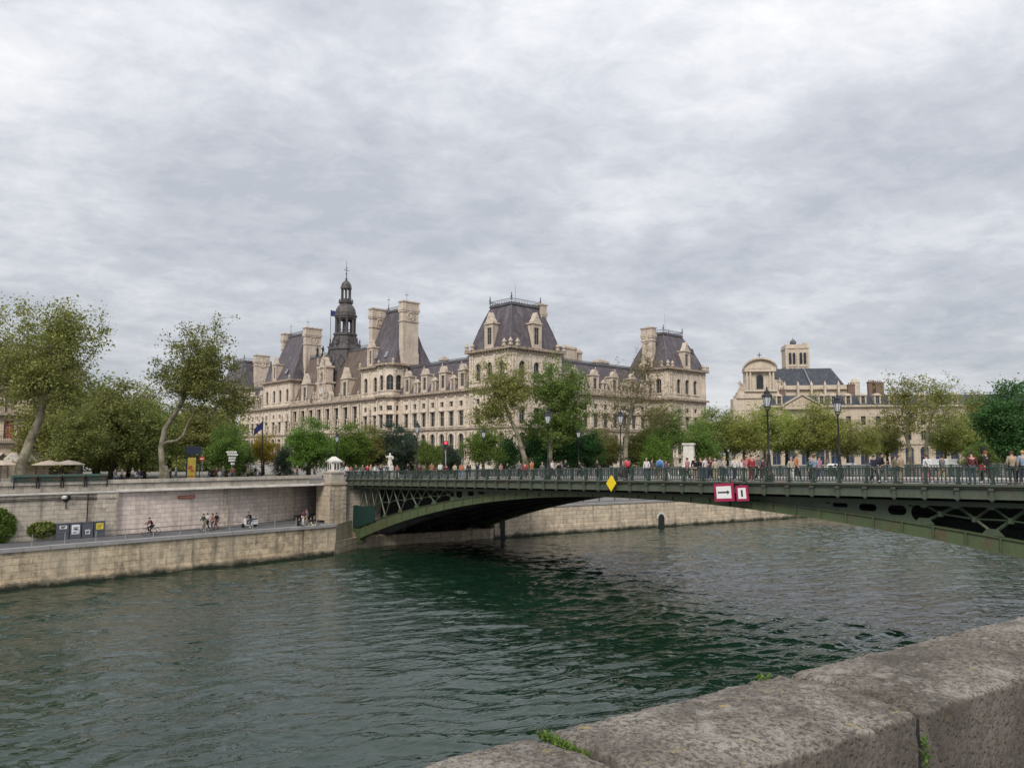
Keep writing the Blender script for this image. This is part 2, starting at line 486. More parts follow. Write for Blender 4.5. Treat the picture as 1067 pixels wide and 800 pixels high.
def face(mb, P, D, N, L, bays, pil, z_set, parent=hall, win_h=None, w1=1.9):
    """ordinary three level facade: z_set = list of (z0, z1, kind)"""
    for (z0, z1, kd) in z_set:
        ops = []
        for a in bays:
            if kd == 'ground':
                ops.append((a-w1/2-.1, a+w1/2+.1, z0+3.1, z0+8.3, True))
                ops.append((a-w1/2, a+w1/2, z0+.7, z0+2.2, False))
            elif kd == 'first':
                ops.append((a-w1/2, a+w1/2, z0+.9, z0+4.5, False))
                ops.append((a-w1/2+.25, a+w1/2-.25, z0+5.6, z0+6.9, False))
            elif kd == 'attic':
                ops.append((a-w1/2, a+w1/2, z0+1.9, z0+6.0, True))
        wallface(mb, P, D, N, L, z0, z1, ops, .55, True, parent)
        for a in bays:
            Pv = Vector((P[0], P[1], 0)); Dv = Vector((D[0], D[1], 0)); Nv = Vector((N[0], N[1], 0))
            if kd == 'first':
                mb.obox(Pv + Dv*(a-w1/2-.35) + Vector((0, 0, z0+4.62)), Dv*(w1+.7), Nv*.3, (0, 0, .22))
                mb.obox(Pv + Dv*(a-w1/2-.3) + Vector((0, 0, z0+.62)), Dv*(w1+.6), Nv*.25, (0, 0, .25))
            if kd == 'ground':
                mb.obox(Pv + Dv*(a-w1/2-.35) + Vector((0, 0, z0+2.8)), Dv*(w1+.7), Nv*.25, (0, 0, .25))
            if kd == 'attic':
                mb.obox(Pv + Dv*(a-w1/2-.35) + Vector((0, 0, z0+1.6)), Dv*(w1+.7), Nv*.25, (0, 0, .25))
        for a in pil:
            if kd == 'ground': pilaster(mb, P, N, D, a, z0+2.4, z1-.5, .6, .35, True)
            elif kd == 'first': pilaster(mb, P, N, D, a, z0+.6, z1-.9, .5, .2)
            else: pilaster(mb, P, N, D, a, z0+1.5, z1-.9, .4, .16)

G0, G1 = 0.0, 9.2
F0, F1 = 9.2, 18.3
A0, A1 = 18.3, 26.9
LOW = [(G0, G1, 'ground'), (F0, F1, 'first')]
ALL = LOW + [(A0, A1, 'attic')]
W_, S_ = (-1, 0), (0, -1)                    # outward normals: west front, south front
DY, DX = (0, 1), (1, 0)

def do_face(mb, P, D, N, L, bays, pil, zs, top_big=True, e=0.8):
    face(mb, P, D, N, L, bays, pil, zs)
    entab(P, D, N, L, G1+.1, .3, False)
    entab(P, D, N, L, 18.3, e if len(zs) == 2 else .6, True)
    if len(zs) == 3: entab(P, D, N, L, 26.9, e, True)

# --- south west pavilion
m = MB()
do_face(m, (0, 0), DY, W_, 14.5, [3.2, 7.25, 11.3], [.7, 1.5, 5.2, 9.3, 13, 13.8], ALL)
do_face(m, (0, 0), DX, S_, 16.4, [3.6, 8.2, 12.8], [.7, 1.5, 5.9, 10.5, 14.9, 15.7], ALL)
do_face(m, (16.4, 0), DY, (1, 0), 5.0, [], [], ALL)
m.poly([(0.5, 14.5, 18), (16.4, 14.5, 18), (16.4, 14.5, 27), (.5, 14.5, 27)])
m.poly([(16.4, 0, 18), (16.4, 14.5, 18), (16.4, 14.5, 27), (16.4, 0, 27)])
band(CORN, (0, 14.5), DX, (0, 1), 16.4, 26.8, .5, .8, .8, .8)
band(CORN, (16.4, 0), DY, (1, 0), 14.5, 26.8, .5, .8, .8, .8)
m.build('wall', M['facade'], hall)
# --- west wing (south)
m = MB()
bw = [18.7, 22.5, 26.2, 30.0, 33.8, 37.6, 41.4]
do_face(m, (1, 14.5), DY, W_, 30.5, [b-14.5 for b in bw], [b-14.5-1.9 for b in bw]+[bw[-1]-14.5+1.9], LOW)
m.build('wall', M['facade'], hall)
# --- pavilion with the corner turret
m = MB()
poly = [(13, 45.6), (2.6, 45.6), (2.6, 45), (-.4, 45), (-2, 46.8), (-2, 50.6), (0, 52.4), (0, 62)]
segs = [((0, 52.4), (0, 62), [2.4, 7.2], [.5, 4.8, 9.1]),
        ((-2, 46.8), (-2, 50.6), [1.9], [.3, 3.5]),
        ((-2, 50.6), (0, 52.4), [], []),
        ((-.4, 45), (-2, 46.8), [1.2], []),
        ((-.4, 45), (2.6, 45), [1.5], [.3, 2.7]),
        ((2.6, 45.6), (13, 45.6), [], [.4, 9.8])]
for (a, b, bays, pil) in segs:
    a = Vector(a); b = Vector(b); L = (b-a).length; D = (b-a)/L
    N = Vector((D.y, -D.x))
    if N.x > 0 or (abs(N.x) < 1e-6 and N.y > 0): N = -N
    do_face(m, a, D, N, L, bays, pil, ALL, e=.5)
m.build('wall', M['facade'], hall)
# --- central block with tall hall windows
m = MB()
cb = [62+3.2+5.1*i for i in range(8)]
ops = []
wallface(m, (0, 62), DY, W_, 42, G0, G1, [(b-62-1.2, b-62+1.2, 1.2, 7.4, True) for b in cb], .7, True, hall)
wallface(m, (0, 62), DY, W_, 42, F0, F1, [(b-62-1.55, b-62+1.55, 10.5, 16.8, False) for b in cb], .9, True, hall)
for i in range(9):
    a = .65 + 5.1*i
    for d in (-.42, .42):
        pilaster(m, (0, 62), W_, DY, min(max(a+d, .4), 41.6), G0+1.5, G1-.6, .55, .4, True)
        pilaster(m, (0, 62), W_, DY, min(max(a+d, .4), 41.6), F0+1.0, F1-1.0, .5, .4, True)
entab((0, 62), DY, W_, 42, G1+.1, 0, False); entab((0, 62), DY, W_, 42, 18.3, 0, True)
m.build('wall', M['facade'], hall)
# --- north pavilion of the centre
m = MB()
do_face(m, (0, 104), DY, W_, 20, [2.6, 7.6, 12, 17.2], [.5, 5.1, 9.8, 14.6, 19.4], ALL)
face(m, (0, 104), DX, S_, 13, [4.2], [.5, 7.5], [(A0, A1, 'attic')]); entab((0, 104), DX, S_, 13, 26.9, .8)
m.build('wall', M['facade'], hall)
# big portal arches in the two central pavilions
for yc in (57.2, 110.5):
    p = MB()
    for i in range(14):
        t0 = math.pi*i/14; t1 = math.pi*(i+1)/14
        p.poly([(-.45, yc+2.3*math.cos(t0), 5+2.3*math.sin(t0)), (-.45, yc+2.3*math.cos(t1), 5+2.3*math.sin(t1)),
                (-.45, yc+1.7*math.cos(t1), 5+1.7*math.sin(t1)), (-.45, yc+1.7*math.cos(t0), 5+1.7*math.sin(t0))])
        p.poly([(-.45, yc+2.3*math.cos(t0), 5+2.3*math.sin(t0)), (.2, yc+2.3*math.cos(t0), 5+2.3*math.sin(t0)),
                (.2, yc+2.3*math.cos(t1), 5+2.3*math.sin(t1)), (-.45, yc+2.3*math.cos(t1), 5+2.3*math.sin(t1))])
    p.box((-.45, yc-2.3, 0), (.2, yc-1.7, 5)); p.box((-.45, yc+1.7, 0), (.2, yc+2.3, 5))
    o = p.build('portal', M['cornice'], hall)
    q = MB()
    q.prism([(yc-1.7, 0), (yc+1.7, 0)] + [(yc+1.7*math.cos(math.pi*i/10), 5+1.7*math.sin(math.pi*i/10)) for i in range(11)], 0, .1)
    q.v = [(-.15+z, x, y) for x, y, z in q.v]
    q.build('door', M['glass'], o)
# --- north wing and north west pavilion
m = MB()
do_face(m, (1, 124), DY, W_, 21, [2.5, 6.3, 10.1, 13.9, 17.7], [.6, 4.4, 8.2, 12, 15.8, 19.6], LOW)
m.build('wall', M['facade'], hall)
m = MB()
do_face(m, (0, 145), DY, W_, 17, [3.6, 8.5, 13.4], [.7, 6, 11, 16.2], ALL)
face(m, (0, 145), DX, S_, 16, [4, 11], [.5, 7.5], [(A0, A1, 'attic')]); entab((0, 145), DX, S_, 16, 26.9, .8)
m.build('wall', M['facade'], hall)
# --- south wing and south east pavilion
m = MB()
sb = [16.4+2.4+3.9*i for i in range(11)]
do_face(m, (16.4, 5), DX, S_, 43.6, [b-16.4 for b in sb], [b-16.4-1.95 for b in sb]+[43.1], LOW)
m.build('wall', M['facade'], hall)
m = MB()
do_face(m, (60, 1), DX, S_, 18.5, [5.2, 9.2, 13.2], [.7, 1.5, 3.2, 7.2, 11.2, 15.2, 17, 17.8], ALL)
do_face(m, (60, 1), DY, W_, 9.5, [3.2], [.7, 6.4], ALL)
m.poly([(60, 10.5, 0), (78.5, 10.5, 0), (78.5, 10.5, 27), (60, 10.5, 27)])
m.poly([(78.5, 1, 0), (78.5, 16, 0), (78.5, 16, 27), (78.5, 1, 27)])
m.build('wall', M['facade'], hall)
# rear and inner bodies so that the blocks are closed volumes
m = MB()
m.box((8, 12.5, 0), (60.5, 15.5, 18.2)); m.box((11.5, 15, 0), (13, 162, 18.2))
m.box((76, 15, 0), (78.3, 162, 20)); m.box((12.9, 12.9, 18.2), (13.1, 14.4, 27))
m.box((12.4, 46.2, 18.2), (13, 62, 26.8)); m.box((.6, 61.3, 18.2), (12.4, 61.9, 26.8))
m.box((12.4, 104.4, 18.2), (13, 124, 26.8)); m.box((.6, 123.3, 18.2), (12.4, 123.9, 26.8))
m.box((15.4, 145.4, 18.2), (16, 162, 26.8)); m.box((13, 160, 0), (77, 162, 20))
m.box((14.5, 60, 0), (60, 75, 20))
m.build('rear_wall', M['facade_plain'], hall)

# ------------------------------------------------------------ roofs
def frustum(mb, x0, x1, y0, y1, z0, ins, z1, insy=None, curve=.0):
    iy = ins if insy is None else insy
    n = 4 if curve else 1
    prev = [(x0, y0), (x1, y0), (x1, y1), (x0, y1)]; pz = z0
    for k in range(1, n+1):
        t = k/n
        f = t - curve*math.sin(math.pi*t)*-1 if curve else t
        f = min(1, f)
        cur = [(x0+ins*f, y0+iy*f), (x1-ins*f, y0+iy*f), (x1-ins*f, y1-iy*f), (x0+ins*f, y1-iy*f)]
        z = z0+(z1-z0)*t
        mb.prism(prev, pz, z, cur); prev = cur; pz = z
    return prev

def cresting(mb, pts, z, h=.9, step=.6, closed=True):
    k = len(pts)
    for i in range(k if closed else k-1):
        a = Vector((*pts[i], z)); b = Vector((*pts[(i+1) % k], z)); L = (b-a).length; d = (b-a)/L
        mb.tube([a+Vector((0, 0, h)), b+Vector((0, 0, h))], .07, 4)
        mb.tube([a+Vector((0, 0, .12)), b+Vector((0, 0, .12))], .09, 4)
        n = max(1, int(L/step))
        for j in range(n+1):
            p = a + d*(L*j/n)
            mb.tube([p, p+Vector((0, 0, h))], .05, 4)
            if j < n:
                q = a + d*(L*(j+.5)/n)
                mb.tube([p+Vector((0, 0, .15)), q+Vector((0, 0, h*.8)), p+d*(L/n)+Vector((0, 0, .15))], .04, 4)
def finial(mb, x, y, z, h=1.6):
    mb.lathe([(.28, z), (.12, z+.25*h), (.26, z+.4*h), (.1, z+.55*h), (.14, z+.7*h), (.02, z+h)], 8, (x, y))
def ant(mb, x, y, z, h):
    mb.tube([(x, y, z), (x, y, z+h)], [.05, .03], 4)

def square_roof(x0, x1, y0, y1, ins, ztop, curve=-.07):
    r = MB(); r.mi = 0
    top = frustum(r, x0, x1, y0, y1, 27.3, ins, ztop, None, curve)
    o = r.build('roof', M['slate'], hall)
    c = MB()
    tx0, ty0 = top[0]; tx1, ty1 = top[2]
    c.box((tx0-.35, ty0-.35, ztop-.15), (tx1+.35, ty1+.35, ztop+.25))
    cresting(c, [(tx0-.2, ty0-.2), (tx1+.2, ty0-.2), (tx1+.2, ty1+.2), (tx0-.2, ty1+.2)], ztop+.25, 1.0, .8)
    for (x, y) in ((tx0-.2, ty0-.2), (tx1+.2, ty0-.2), (tx1+.2, ty1+.2), (tx0-.2, ty1+.2)): finial(c, x, y, ztop+.9, 1.9)
    c.build('cresting', M['lead'], o)
    # hip rolls
    for (a, b) in (((x0, y0), top[0]), ((x1, y0), top[1]), ((x1, y1), top[2]), ((x0, y1), top[3])):
        h = MB()
        pts = []
        for t in np.linspace(0, 1, 5):
            f = t - curve*math.sin(math.pi*t)*-1
            pts.append((a[0]+(b[0]-a[0])*f, a[1]+(b[1]-a[1])*f, 27.3+(ztop-27.3)*t))
        h.tube(pts, .13, 5); h.build('hip_roll', M['lead'], o)
    return o
rf = square_roof(.2, 16.2, .2, 14.3, 3.5, 37.9)
a = MB(); ant(a, 8, 7, 38, 5.5); a.build('mast', M['black'], rf)
rf = square_roof(60.2, 78.3, 1.2, 14.8, 4.6, 37.6)
a = MB(); ant(a, 66, 6, 37.6, 6); a.build('mast', M['black'], rf)
rf = square_roof(.2, 16, 145.2, 161.8, 3.6, 37.2)

def chimney(x0, x1, y0, y1, z0, z1):
    c = MB()
    c.box((x0, y0, z0), (x1, y1, z1-2.2))
    w = .28
    zc = z0 + (z1-z0)*.69
    c.box((x0-.2, y0-.2, zc), (x1+.2, y1+.2, zc+.35))
    c.box((x0-.22, y0-.22, z1-3.0), (x1+.22, y1+.22, z1-2.6))
    c.box((x0-.32, y0-.32, z1-2.6), (x1+.32, y1+.32, z1-1.9))
    c.box((x0-.12, y0-.12, z1-1.9), (x1+.12, y1+.12, z1-.3))
    c.box((x0-.36, y0-.36, z1-.3), (x1+.36, y1+.36, z1))
    for t in (.15, .5, .85):                      # panels under the cap
        xx = x0 + (x1-x0)*t
        c.box((xx-.12, y0-.24, z1-1.9), (xx+.12, y0-.12, z1-.3))
    zm = (zc + z1-3.0)/2 + .2                     # carved wreath
    cx, cy = (x0+x1)/2, (y0+y1)/2
    for k in range(14):
        t0 = 2*math.pi*k/14; t1 = 2*math.pi*(k+1)/14
        if (x1-x0) > (y1-y0):
            c.tube([(cx+1.15*math.cos(t0), y0-.1, zm+1.15*math.sin(t0)), (cx+1.15*math.cos(t1), y0-.1, zm+1.15*math.sin(t1))], .2, 5)
        else:
            c.tube([(x0-.1, cy+1.15*math.cos(t0), zm+1.15*math.sin(t0)), (x0-.1, cy+1.15*math.cos(t1), zm+1.15*math.sin(t1))], .2, 5)
    if (x1-x0) > (y1-y0): c.box((cx-.5, y0-.25, zm-.6), (cx+.5, y0, zm+.6))
    else: c.box((x0-.25, cy-.5, zm-.6), (x0, cy+.5, zm+.6))
    # base plinth
    c.box((x0-.15, y0-.15, z0), (x1+.15, y1+.15, z0+4.0))
    for i in range(3):
        px = x0 + (x1-x0)*(.2+.3*i)
        c.box((px-.25, cy-.25, z1), (px+.25, cy+.25, z1+.35))
    return c.build('chimney', M['facade_plain'], hall)

def slab_roof(y0, y1, x0, x1, zr, yr0, yr1, xr):
    r = MB()
    base = [(x0, y0), (x1, y0), (x1, y1), (x0, y1)]
    mid = [(x0+(xr-.7-x0)*.42, y0+(yr0-y0)*.45), (x1-(x1-xr-.7)*.42, y0+(yr0-y0)*.45), (x1-(x1-xr-.7)*.42, y1-(y1-yr1)*.45), (x0+(xr-.7-x0)*.42, y1-(y1-yr1)*.45)]
    top = [(xr-.7, yr0), (xr+.7, yr0), (xr+.7, yr1), (xr-.7, yr1)]
    zm = 27.3 + (zr-27.3)*.36
    r.prism(base, 27.3, zm, mid); r.prism(mid, zm, zr, top)
    o = r.build('roof', M['slate'], hall)
    c = MB()
    c.box((xr-1.0, yr0-.2, zr-.1), (xr+1.0, yr1+.2, zr+.3))
    cresting(c, [(xr-.8, yr0), (xr-.8, yr1)], zr+.3, .9, .8, False)
    for yy in (yr0, yr1):
        finial(c, xr, yy, zr+.3, 2.6); c.tube([(xr, yy, zr+2.5), (xr, yy, zr+5.2)], [.06, .03], 4)
        c.box((xr-.5, yy-.04, zr+3.9), (xr+.5, yy+.04, zr+4.05))
    c.build('cresting', M['lead'], o)
    # roof windows
    for yy in (y0+5.5, y1-5.5):
        s = MB(); s.obox((x0+.75, yy-.6, 29.5), (0, 1.2, 0), (.75, 0, 1.6), (-.25, 0, .12)); s.build('skylight', M['zinc'], o)
    s = MB(); s.obox((x0+6.9+2.6, y0+.85, 29.2), (1.0, 0, 0), (0, .75, 1.5), (0, -.25, .12)); s.build('skylight', M['zinc'], o)
    return o
slab_roof(45.8, 61.8, .2, 12.8, 43.2, 49.3, 58.2, 6.3)
chimney(2.4, 7.5, 45.4, 47.1, 26.5, 44.6)
chimney(2.2, 7.3, 60.1, 61.8, 26.5, 44.6)
slab_roof(104.2, 123.8, .2, 12.8, 43.2, 108.0, 120.0, 7.5)
chimney(5.0, 10.5, 104.4, 106.2, 26.5, 44.8)
chimney(5.6, 10.7, 121.4, 123.2, 26.5, 44.8)
chimney(6.4, 11.6, 144.8, 146.6, 26.5, 39.6)
chimney(12.7, 14.3, 3.0, 5.0, 27.2, 38.9)
chimney(60.5, 62.2, 6.6, 10.2, 26.5, 39.2)
# low wing roofs with a flat ridge
def wing_roof(x0, x1, y0, y1, zr, ins, axis):
    r = MB()
    if axis == 'y':
        top = [(x0+ins, y0), (x1-ins, y0), (x1-ins, y1), (x0+ins, y1)]
    else:
        top = [(x0, y0+ins), (x1, y0+ins), (x1, y1-ins), (x0, y1-ins)]
    r.prism([(x0, y0), (x1, y0), (x1, y1), (x0, y1)], 18.75, zr, top)
    o = r.build('roof', M['slate'], hall)
    c = MB()
    if axis == 'y':
        c.box((x0+ins-.25, y0+.02, zr-.1), (x0+ins+.25, y1-.02, zr+.25)); cresting(c, [(x0+ins, y0+.2), (x0+ins, y1-.2)], zr+.25, .5, .8, False)
    else:
        c.box((x0+.02, y0+ins-.25, zr-.1), (x1-.02, y0+ins+.25, zr+.25)); cresting(c, [(x0+.2, y0+ins), (x1-.2, y0+ins)], zr+.25, .5, .8, False)
    c.build('cresting', M['lead'], o)
    return o
wing_roof(1.1, 12, 14.5, 45.6, 26.3, 3.6, 'y')
wing_roof(1.1, 12, 124, 145, 26.3, 3.6, 'y')
wing_roof(16.4, 60, 5.1, 15.4, 26.8, 4.2, 'x')
# central high roof
r = MB()
r.prism([(.8, 62), (13.8, 62), (13.8, 104), (.8, 104)], 18.7, 34.2, [(6.2, 62.5), (8.4, 62.5), (8.4, 103.5), (6.2, 103.5)])
o = r.build('roof', M['slate_brown'], hall)
c = MB(); c.box((6.0, 62.5, 34.1), (8.6, 103.5, 34.5)); cresting(c, [(6.2, 62.6), (6.2, 103.4)], 34.5, .8, .9, False)
c.build('cresting', M['lead'], o)
# small stacks and a drum seen over the roofs
def stack(x, y, w, d, z0, z1, mat='facade_plain'):
    c = MB(); c.box((x, y, z0), (x+w, y+d, z1-.6)); c.box((x-.2, y-.2, z1-.6), (x+w+.2, y+d+.2, z1-.25)); c.box((x-.05, y-.05, z1-.25), (x+w+.05, y+d+.05, z1))
    for i in range(2): c.box((x+w*(.2+.4*i), y+.2, z1), (x+w*(.2+.4*i)+.3, y+d-.2, z1+.4))
    c.build('chimney', M[mat], hall)
stack(8.5, 35.5, 1.8, 1.8, 25, 28.6); stack(6.6, 20.5, 3.5, 2.4, 26, 27.9, 'lead'); stack(20.0, 11, 3.2, 1.8, 25, 29.8)
stack(29.5, 11.5, 4.9, 2.2, 25, 31.3); stack(42.5, 11, 4.4, 2.2, 25, 28.6); stack(35.8, 12, 1.2, 1.5, 25, 30.6)
d = MB(); d.prism([(22.6, 10.5), (28.6, 10.5), (28.6, 15.5), (22.6, 15.5)], 25.5, 30.4, [(23.1, 11), (28.1, 11), (28.1, 15), (23.1, 15)])
o = d.build('roof', M['slate'], hall)
c = MB(); cresting(c, [(23.1, 11), (28.1, 11), (28.1, 15), (23.1, 15)], 30.4, .5, .8); finial(c, 25.6, 11, 30.4, 1.8); ant(c, 27, 13, 30, 6.5)
c.build('cresting', M['lead'], o)
# conical roofs near the far pavilion
d = MB(); d.lathe([(2.6, 26), (1.9, 28.5), (.9, 32), (.1, 35.5)], 8, (3.6, 126.5)); d.build('roof', M['slate'], hall)

# ------------------------------------------------------------ dormers
def dormer(P, N, w, z0, h, ped='round', win=True, depth=2.6, ww=None):
    """stone dormer, P on the facade line"""
    N = Vector((N[0], N[1], 0)); D = Vector((-N.y, N.x, 0)); P = Vector((P[0], P[1], 0))
    m = MB(); ww = ww or w*.42
    q = lambda a, d, z: P + D*a - N*d + Vector((0, 0, z))
    def bx(a0, a1, d0, d1, z_0, z_1): m.obox(q(a0, d1, z_0), D*(a1-a0), N*(d1-d0), (0, 0, z_1-z_0))
    bx(-w/2, -ww/2, 0, depth, z0, z0+h); bx(ww/2, w/2, 0, depth, z0, z0+h)
    bx(-ww/2, ww/2, 0, depth, z0, z0+h*.18); bx(-ww/2, ww/2, .35, depth, z0+h*.18, z0+h*.98); bx(-ww/2, ww/2, 0, .35, z0+h*.86, z0+h)
    bx(-w/2-.15, -w/2+.25, -.2, .1, z0, z0+h*.95); bx(w/2-.25, w/2+.15, -.2, .1, z0, z0+h*.95)
    bx(-w/2-.3, w/2+.3, -.32, depth, z0+h, z0+h+.3)
    zz = z0+h+.3
    if ped == 'round':
        pts = [((w/2)*math.cos(math.pi*i/10), (w*.62)*math.sin(math.pi*i/10)) for i in range(11)]
    elif ped == 'tri':
        pts = [(w/2+.1, 0), (0, w*.48), (-w/2-.1, 0)]
    else:
        pts = [(w/2, 0), (w*.44, w*.2), (w*.27, w*.36), (w*.17, w*.62), (w*.07, w*.82), (0, w*.95), (-w*.07, w*.82), (-w*.17, w*.62), (-w*.27, w*.36), (-w*.44, w*.2), (-w/2, 0)]
    f = [q(a, -.15, zz+z) for a, z in pts]; bk = [q(a, depth*.38, zz+z) for a, z in pts]
    m.poly(f); m.poly(bk[::-1])
    for i in range(len(pts)-1): m.poly([f[i], bk[i], bk[i+1], f[i+1]])
    c = q(0, -.15, zz + w*.5 if ped != 'round' else zz + w*.62)
    m.lathe([(.14, c.z), (.2, c.z+.2), (.05, c.z+.55)], 6, (c.x, c.y))
    o = m.build('dormer', M['facade_plain'], hall)
    if win:
        WIN.append((q(0, .2, z0+h*.18), math.atan2(N.x, -N.y), ww, h*.68, False, o, 'hall'))
    return o
for s in (18.4, 26.0, 33.6, 41.2): dormer((1.1, s), W_, 2.2, 18.7, 4.7, 'round', ww=1.3, depth=2.2)
for s in (22.2, 29.8, 37.4): dormer((1.3, s), W_, 1.5, 18.7, 2.9, 'tri', ww=.8, depth=1.6)
for s in (128, 135.5, 142): dormer((1.1, s), W_, 2.2, 18.7, 4.7, 'round', ww=1.3, depth=2.2)
for s in (131.8, 138.9): dormer((1.3, s), W_, 1.5, 18.7, 2.9, 'tri', ww=.8, depth=1.6)
for k, b in enumerate(sb):
    if k % 2 == 0: dormer((b, 5.2), S_, 2.2, 18.7, 4.7, 'round', ww=1.3, depth=2.2)
    else: dormer((b, 5.4), S_, 1.5, 18.7, 2.9, 'tri', ww=.8, depth=1.6)
dormer((.0, 7.25), W_, 2.6, 27.3, 5.8, 'bell', ww=1.5, depth=3.4); dormer((8.2, .0), S_, 2.6, 27.3, 5.8, 'bell', ww=1.5, depth=3.4)
dormer((69.2, 1.0), S_, 2.6, 27.3, 5.0, 'bell', ww=1.3, depth=3.4)
dormer((0.2, 57.8), W_, 2.4, 27.3, 5.4, 'bell', ww=1.0, depth=2.8)
dormer((0.2, 116.5), W_, 2.6, 27.3, 5.6, 'bell', ww=1.1, depth=2.8)
for s in (71.5, 95.5): dormer((.3, s), W_, 3.4, 18.8, 6.2, 'bell', ww=1.6, depth=3.5)
# round roof lights on the two corner pavilions
for (x, y) in ((8.2+4.2, 2.3), (6.3, 2.3)):
    pass
o = MB()
o.lathe([(0.0, 0), (.75, 0), (.75, .35), (.5, .35), (.5, .1)], 12); 
ocm = o.mesh('roof_light', M['lead'])
for (P, rz) in (((12.2, 2.2, 33.0), 0), ((71.0+4, 3.3, 33.2), 0)):
    ob = bpy.data.objects.new('roof_light', ocm); link(ob, hall); ob.location = P; ob.rotation_euler = (R(72), 0, rz)
for (x, y, z) in ((4.2, 1.2, 29.3), (12.2, 1.2, 29.3)):
    s = MB(); s.obox((x-.7, y-.2, z-.8), (1.4, 0, 0), (0, .55, 1.5), (0, -.2, .1)); s.build('skylight', M['zinc'], hall)

# small scroll gables and urns along the pavilion eaves
_u = MB()
_u.lathe([(.45, 0), (.5, .3), (.28, .5), (.5, .9), (.3, 1.2), (.08, 1.6)], 7); _um = _u.mesh('urn', M['statue']); o = None
def acrot(mb, x, y, z, s=1.0):
    q = bpy.data.objects.new('urn', _um); link(q, hall); q.location = (x, y, z); q.scale = (s, s, s)
def _acrot(mb, x, y, z, s=1.0):
    mb.lathe([(.45*s, z), (.5*s, z+.3*s), (.28*s, z+.5*s), (.5*s, z+.9*s), (.3*s, z+1.2*s), (.08*s, z+1.6*s)], 7, (x, y))
for (x0, x1, y0, y1) in ((-.4, 16.8, -.4, 14.9), (59.6, 78.9, .6, 10)):
    for (x, y) in ((x0, y0), (x1, y0), (x0, y1), (x0+2.1, y0), (x1-2.1, y0), (x0, y0+2.1), (x0, y1-2.1)): acrot(o, x, y, 27.4, 1.15)
for s in (45.6, 52.5, 62, 104.5, 124): acrot(o, -.4, s, 27.4, .9)
# blind panels, niches between the windows of the towers: stone carving in low relief
cv = MB()
def relief(P, D, N, a, z, w, h):
    P = Vector((*P, 0)); D = Vector((*D, 0)); N = Vector((*N, 0))
    cv.obox(P + D*(a-w/2) + Vector((0, 0, z)), D*w, N*.1, (0, 0, h))
for a in (5.2, 9.3):
    for z in (20.2, 22.6): relief((0, 0), DY, W_, a, z, .9, 1.7)
for a in (5.9, 10.5):
    for z in (20.2, 22.6): relief((0, 0), DX, S_, a, z, .9, 1.7)
for b in bw:
    relief((1, 0), DY, W_, b, 17.05, 1.6, .35)
cv.build('relief', M['cornice'], hall)

# ------------------------------------------------------------ balustrades
def balustrade(P, D, L, z, name='balustrade', par=hall, h=1.1, step=.55, mat='facade_plain'):
    b = MB(); P = Vector((*P, z)); D = Vector((*D, 0)); Q = Vector((-D.y, D.x, 0))*.15
    b.obox(P-Q, D*L, Q*2, (0, 0, .2)); b.obox(P-Q+Vector((0, 0, h-.2)), D*L, Q*2, (0, 0, .2))
    n = int(L/step)
    for i in range(n+1):
        p = P + D*(L*i/n)
        if i % 7 == 0: b.obox(p-D*.22-Q*1.3+Vector((0, 0, .01)), D*.44, Q*2.6, (0, 0, h+.1))
        else: b.lathe([(.09, p.z+.2), (.15, p.z+.45), (.07, p.z+.8), (.1, p.z+h-.2)], 5, (p.x, p.y))
    return b.build(name, M[mat], par)
balustrade((-.35, 62), DY, 15, 18.8); balustrade((-.35, 91), DY, 13, 18.8)
balustrade((16.4, 4.7), DX, 43.6, 18.8)

# ------------------------------------------------------------ statues
def statue_mesh(name, mat, h=2.2, ped=.5):
    m = MB(); k = h/2.2
    m.box((-.38, -.38, 0), (.38, .38, ped))
    z = ped
    m.lathe([(.36*k, z), (.38*k, z+.15*k), (.28*k, z+.8*k), (.24*k, z+1.1*k), (.33*k, z+1.45*k), (.34*k, z+1.7*k), (.14*k, z+1.85*k), (.09*k, z+1.92*k), (.15*k, z+2.02*k), (.16*k, z+2.12*k), (.07*k, z+2.25*k)], 9)
    m.tube([(.3*k, 0, z+1.72*k), (.46*k, -.1*k, z+1.35*k), (.3*k, -.32*k, z+1.15*k)], [.1*k, .09*k, .07*k], 6)
    m.tube([(-.3*k, 0, z+1.72*k), (-.5*k, -.12*k, z+1.45*k), (-.55*k, -.25*k, z+1.85*k)], [.1*k, .09*k, .06*k], 6)
    return m.mesh(name, mat)
st = statue_mesh('statue', M['statue'])
def put_statue(x, y, z, rz=-math.pi/2, sc=1.0, me=None):
    o = bpy.data.objects.new('statue', me or st); link(o, hall); o.location = (x, y, z); o.rotation_euler = (0, 0, rz); o.scale = (sc, sc, sc)
for i in range(9):
    a = 62.65 + 5.1*i
    put_statue(-.75, min(max(a, 62.6), 103.6), 11.0, sc=1.0)
    put_statue(-.35, min(max(a, 62.6), 103.6), 18.9, sc=.85)
for s in (55.8+.9, 60.9, 106.3, 113.5, 119.4): put_statue(-.5, s, 10.4); 
for s in (56.8, 105.5, 109, 121): put_statue(-.4, s, 13.8, sc=.8)
put_statue(-.4, 53.0, 10.5)
sk = statue_mesh('knight_statue', M['black'], 2.4, .3)
for s in (63.2, 66.5, 91.5, 95.5, 99): put_statue(6.4, s, 34.5, sc=1.2, me=sk)

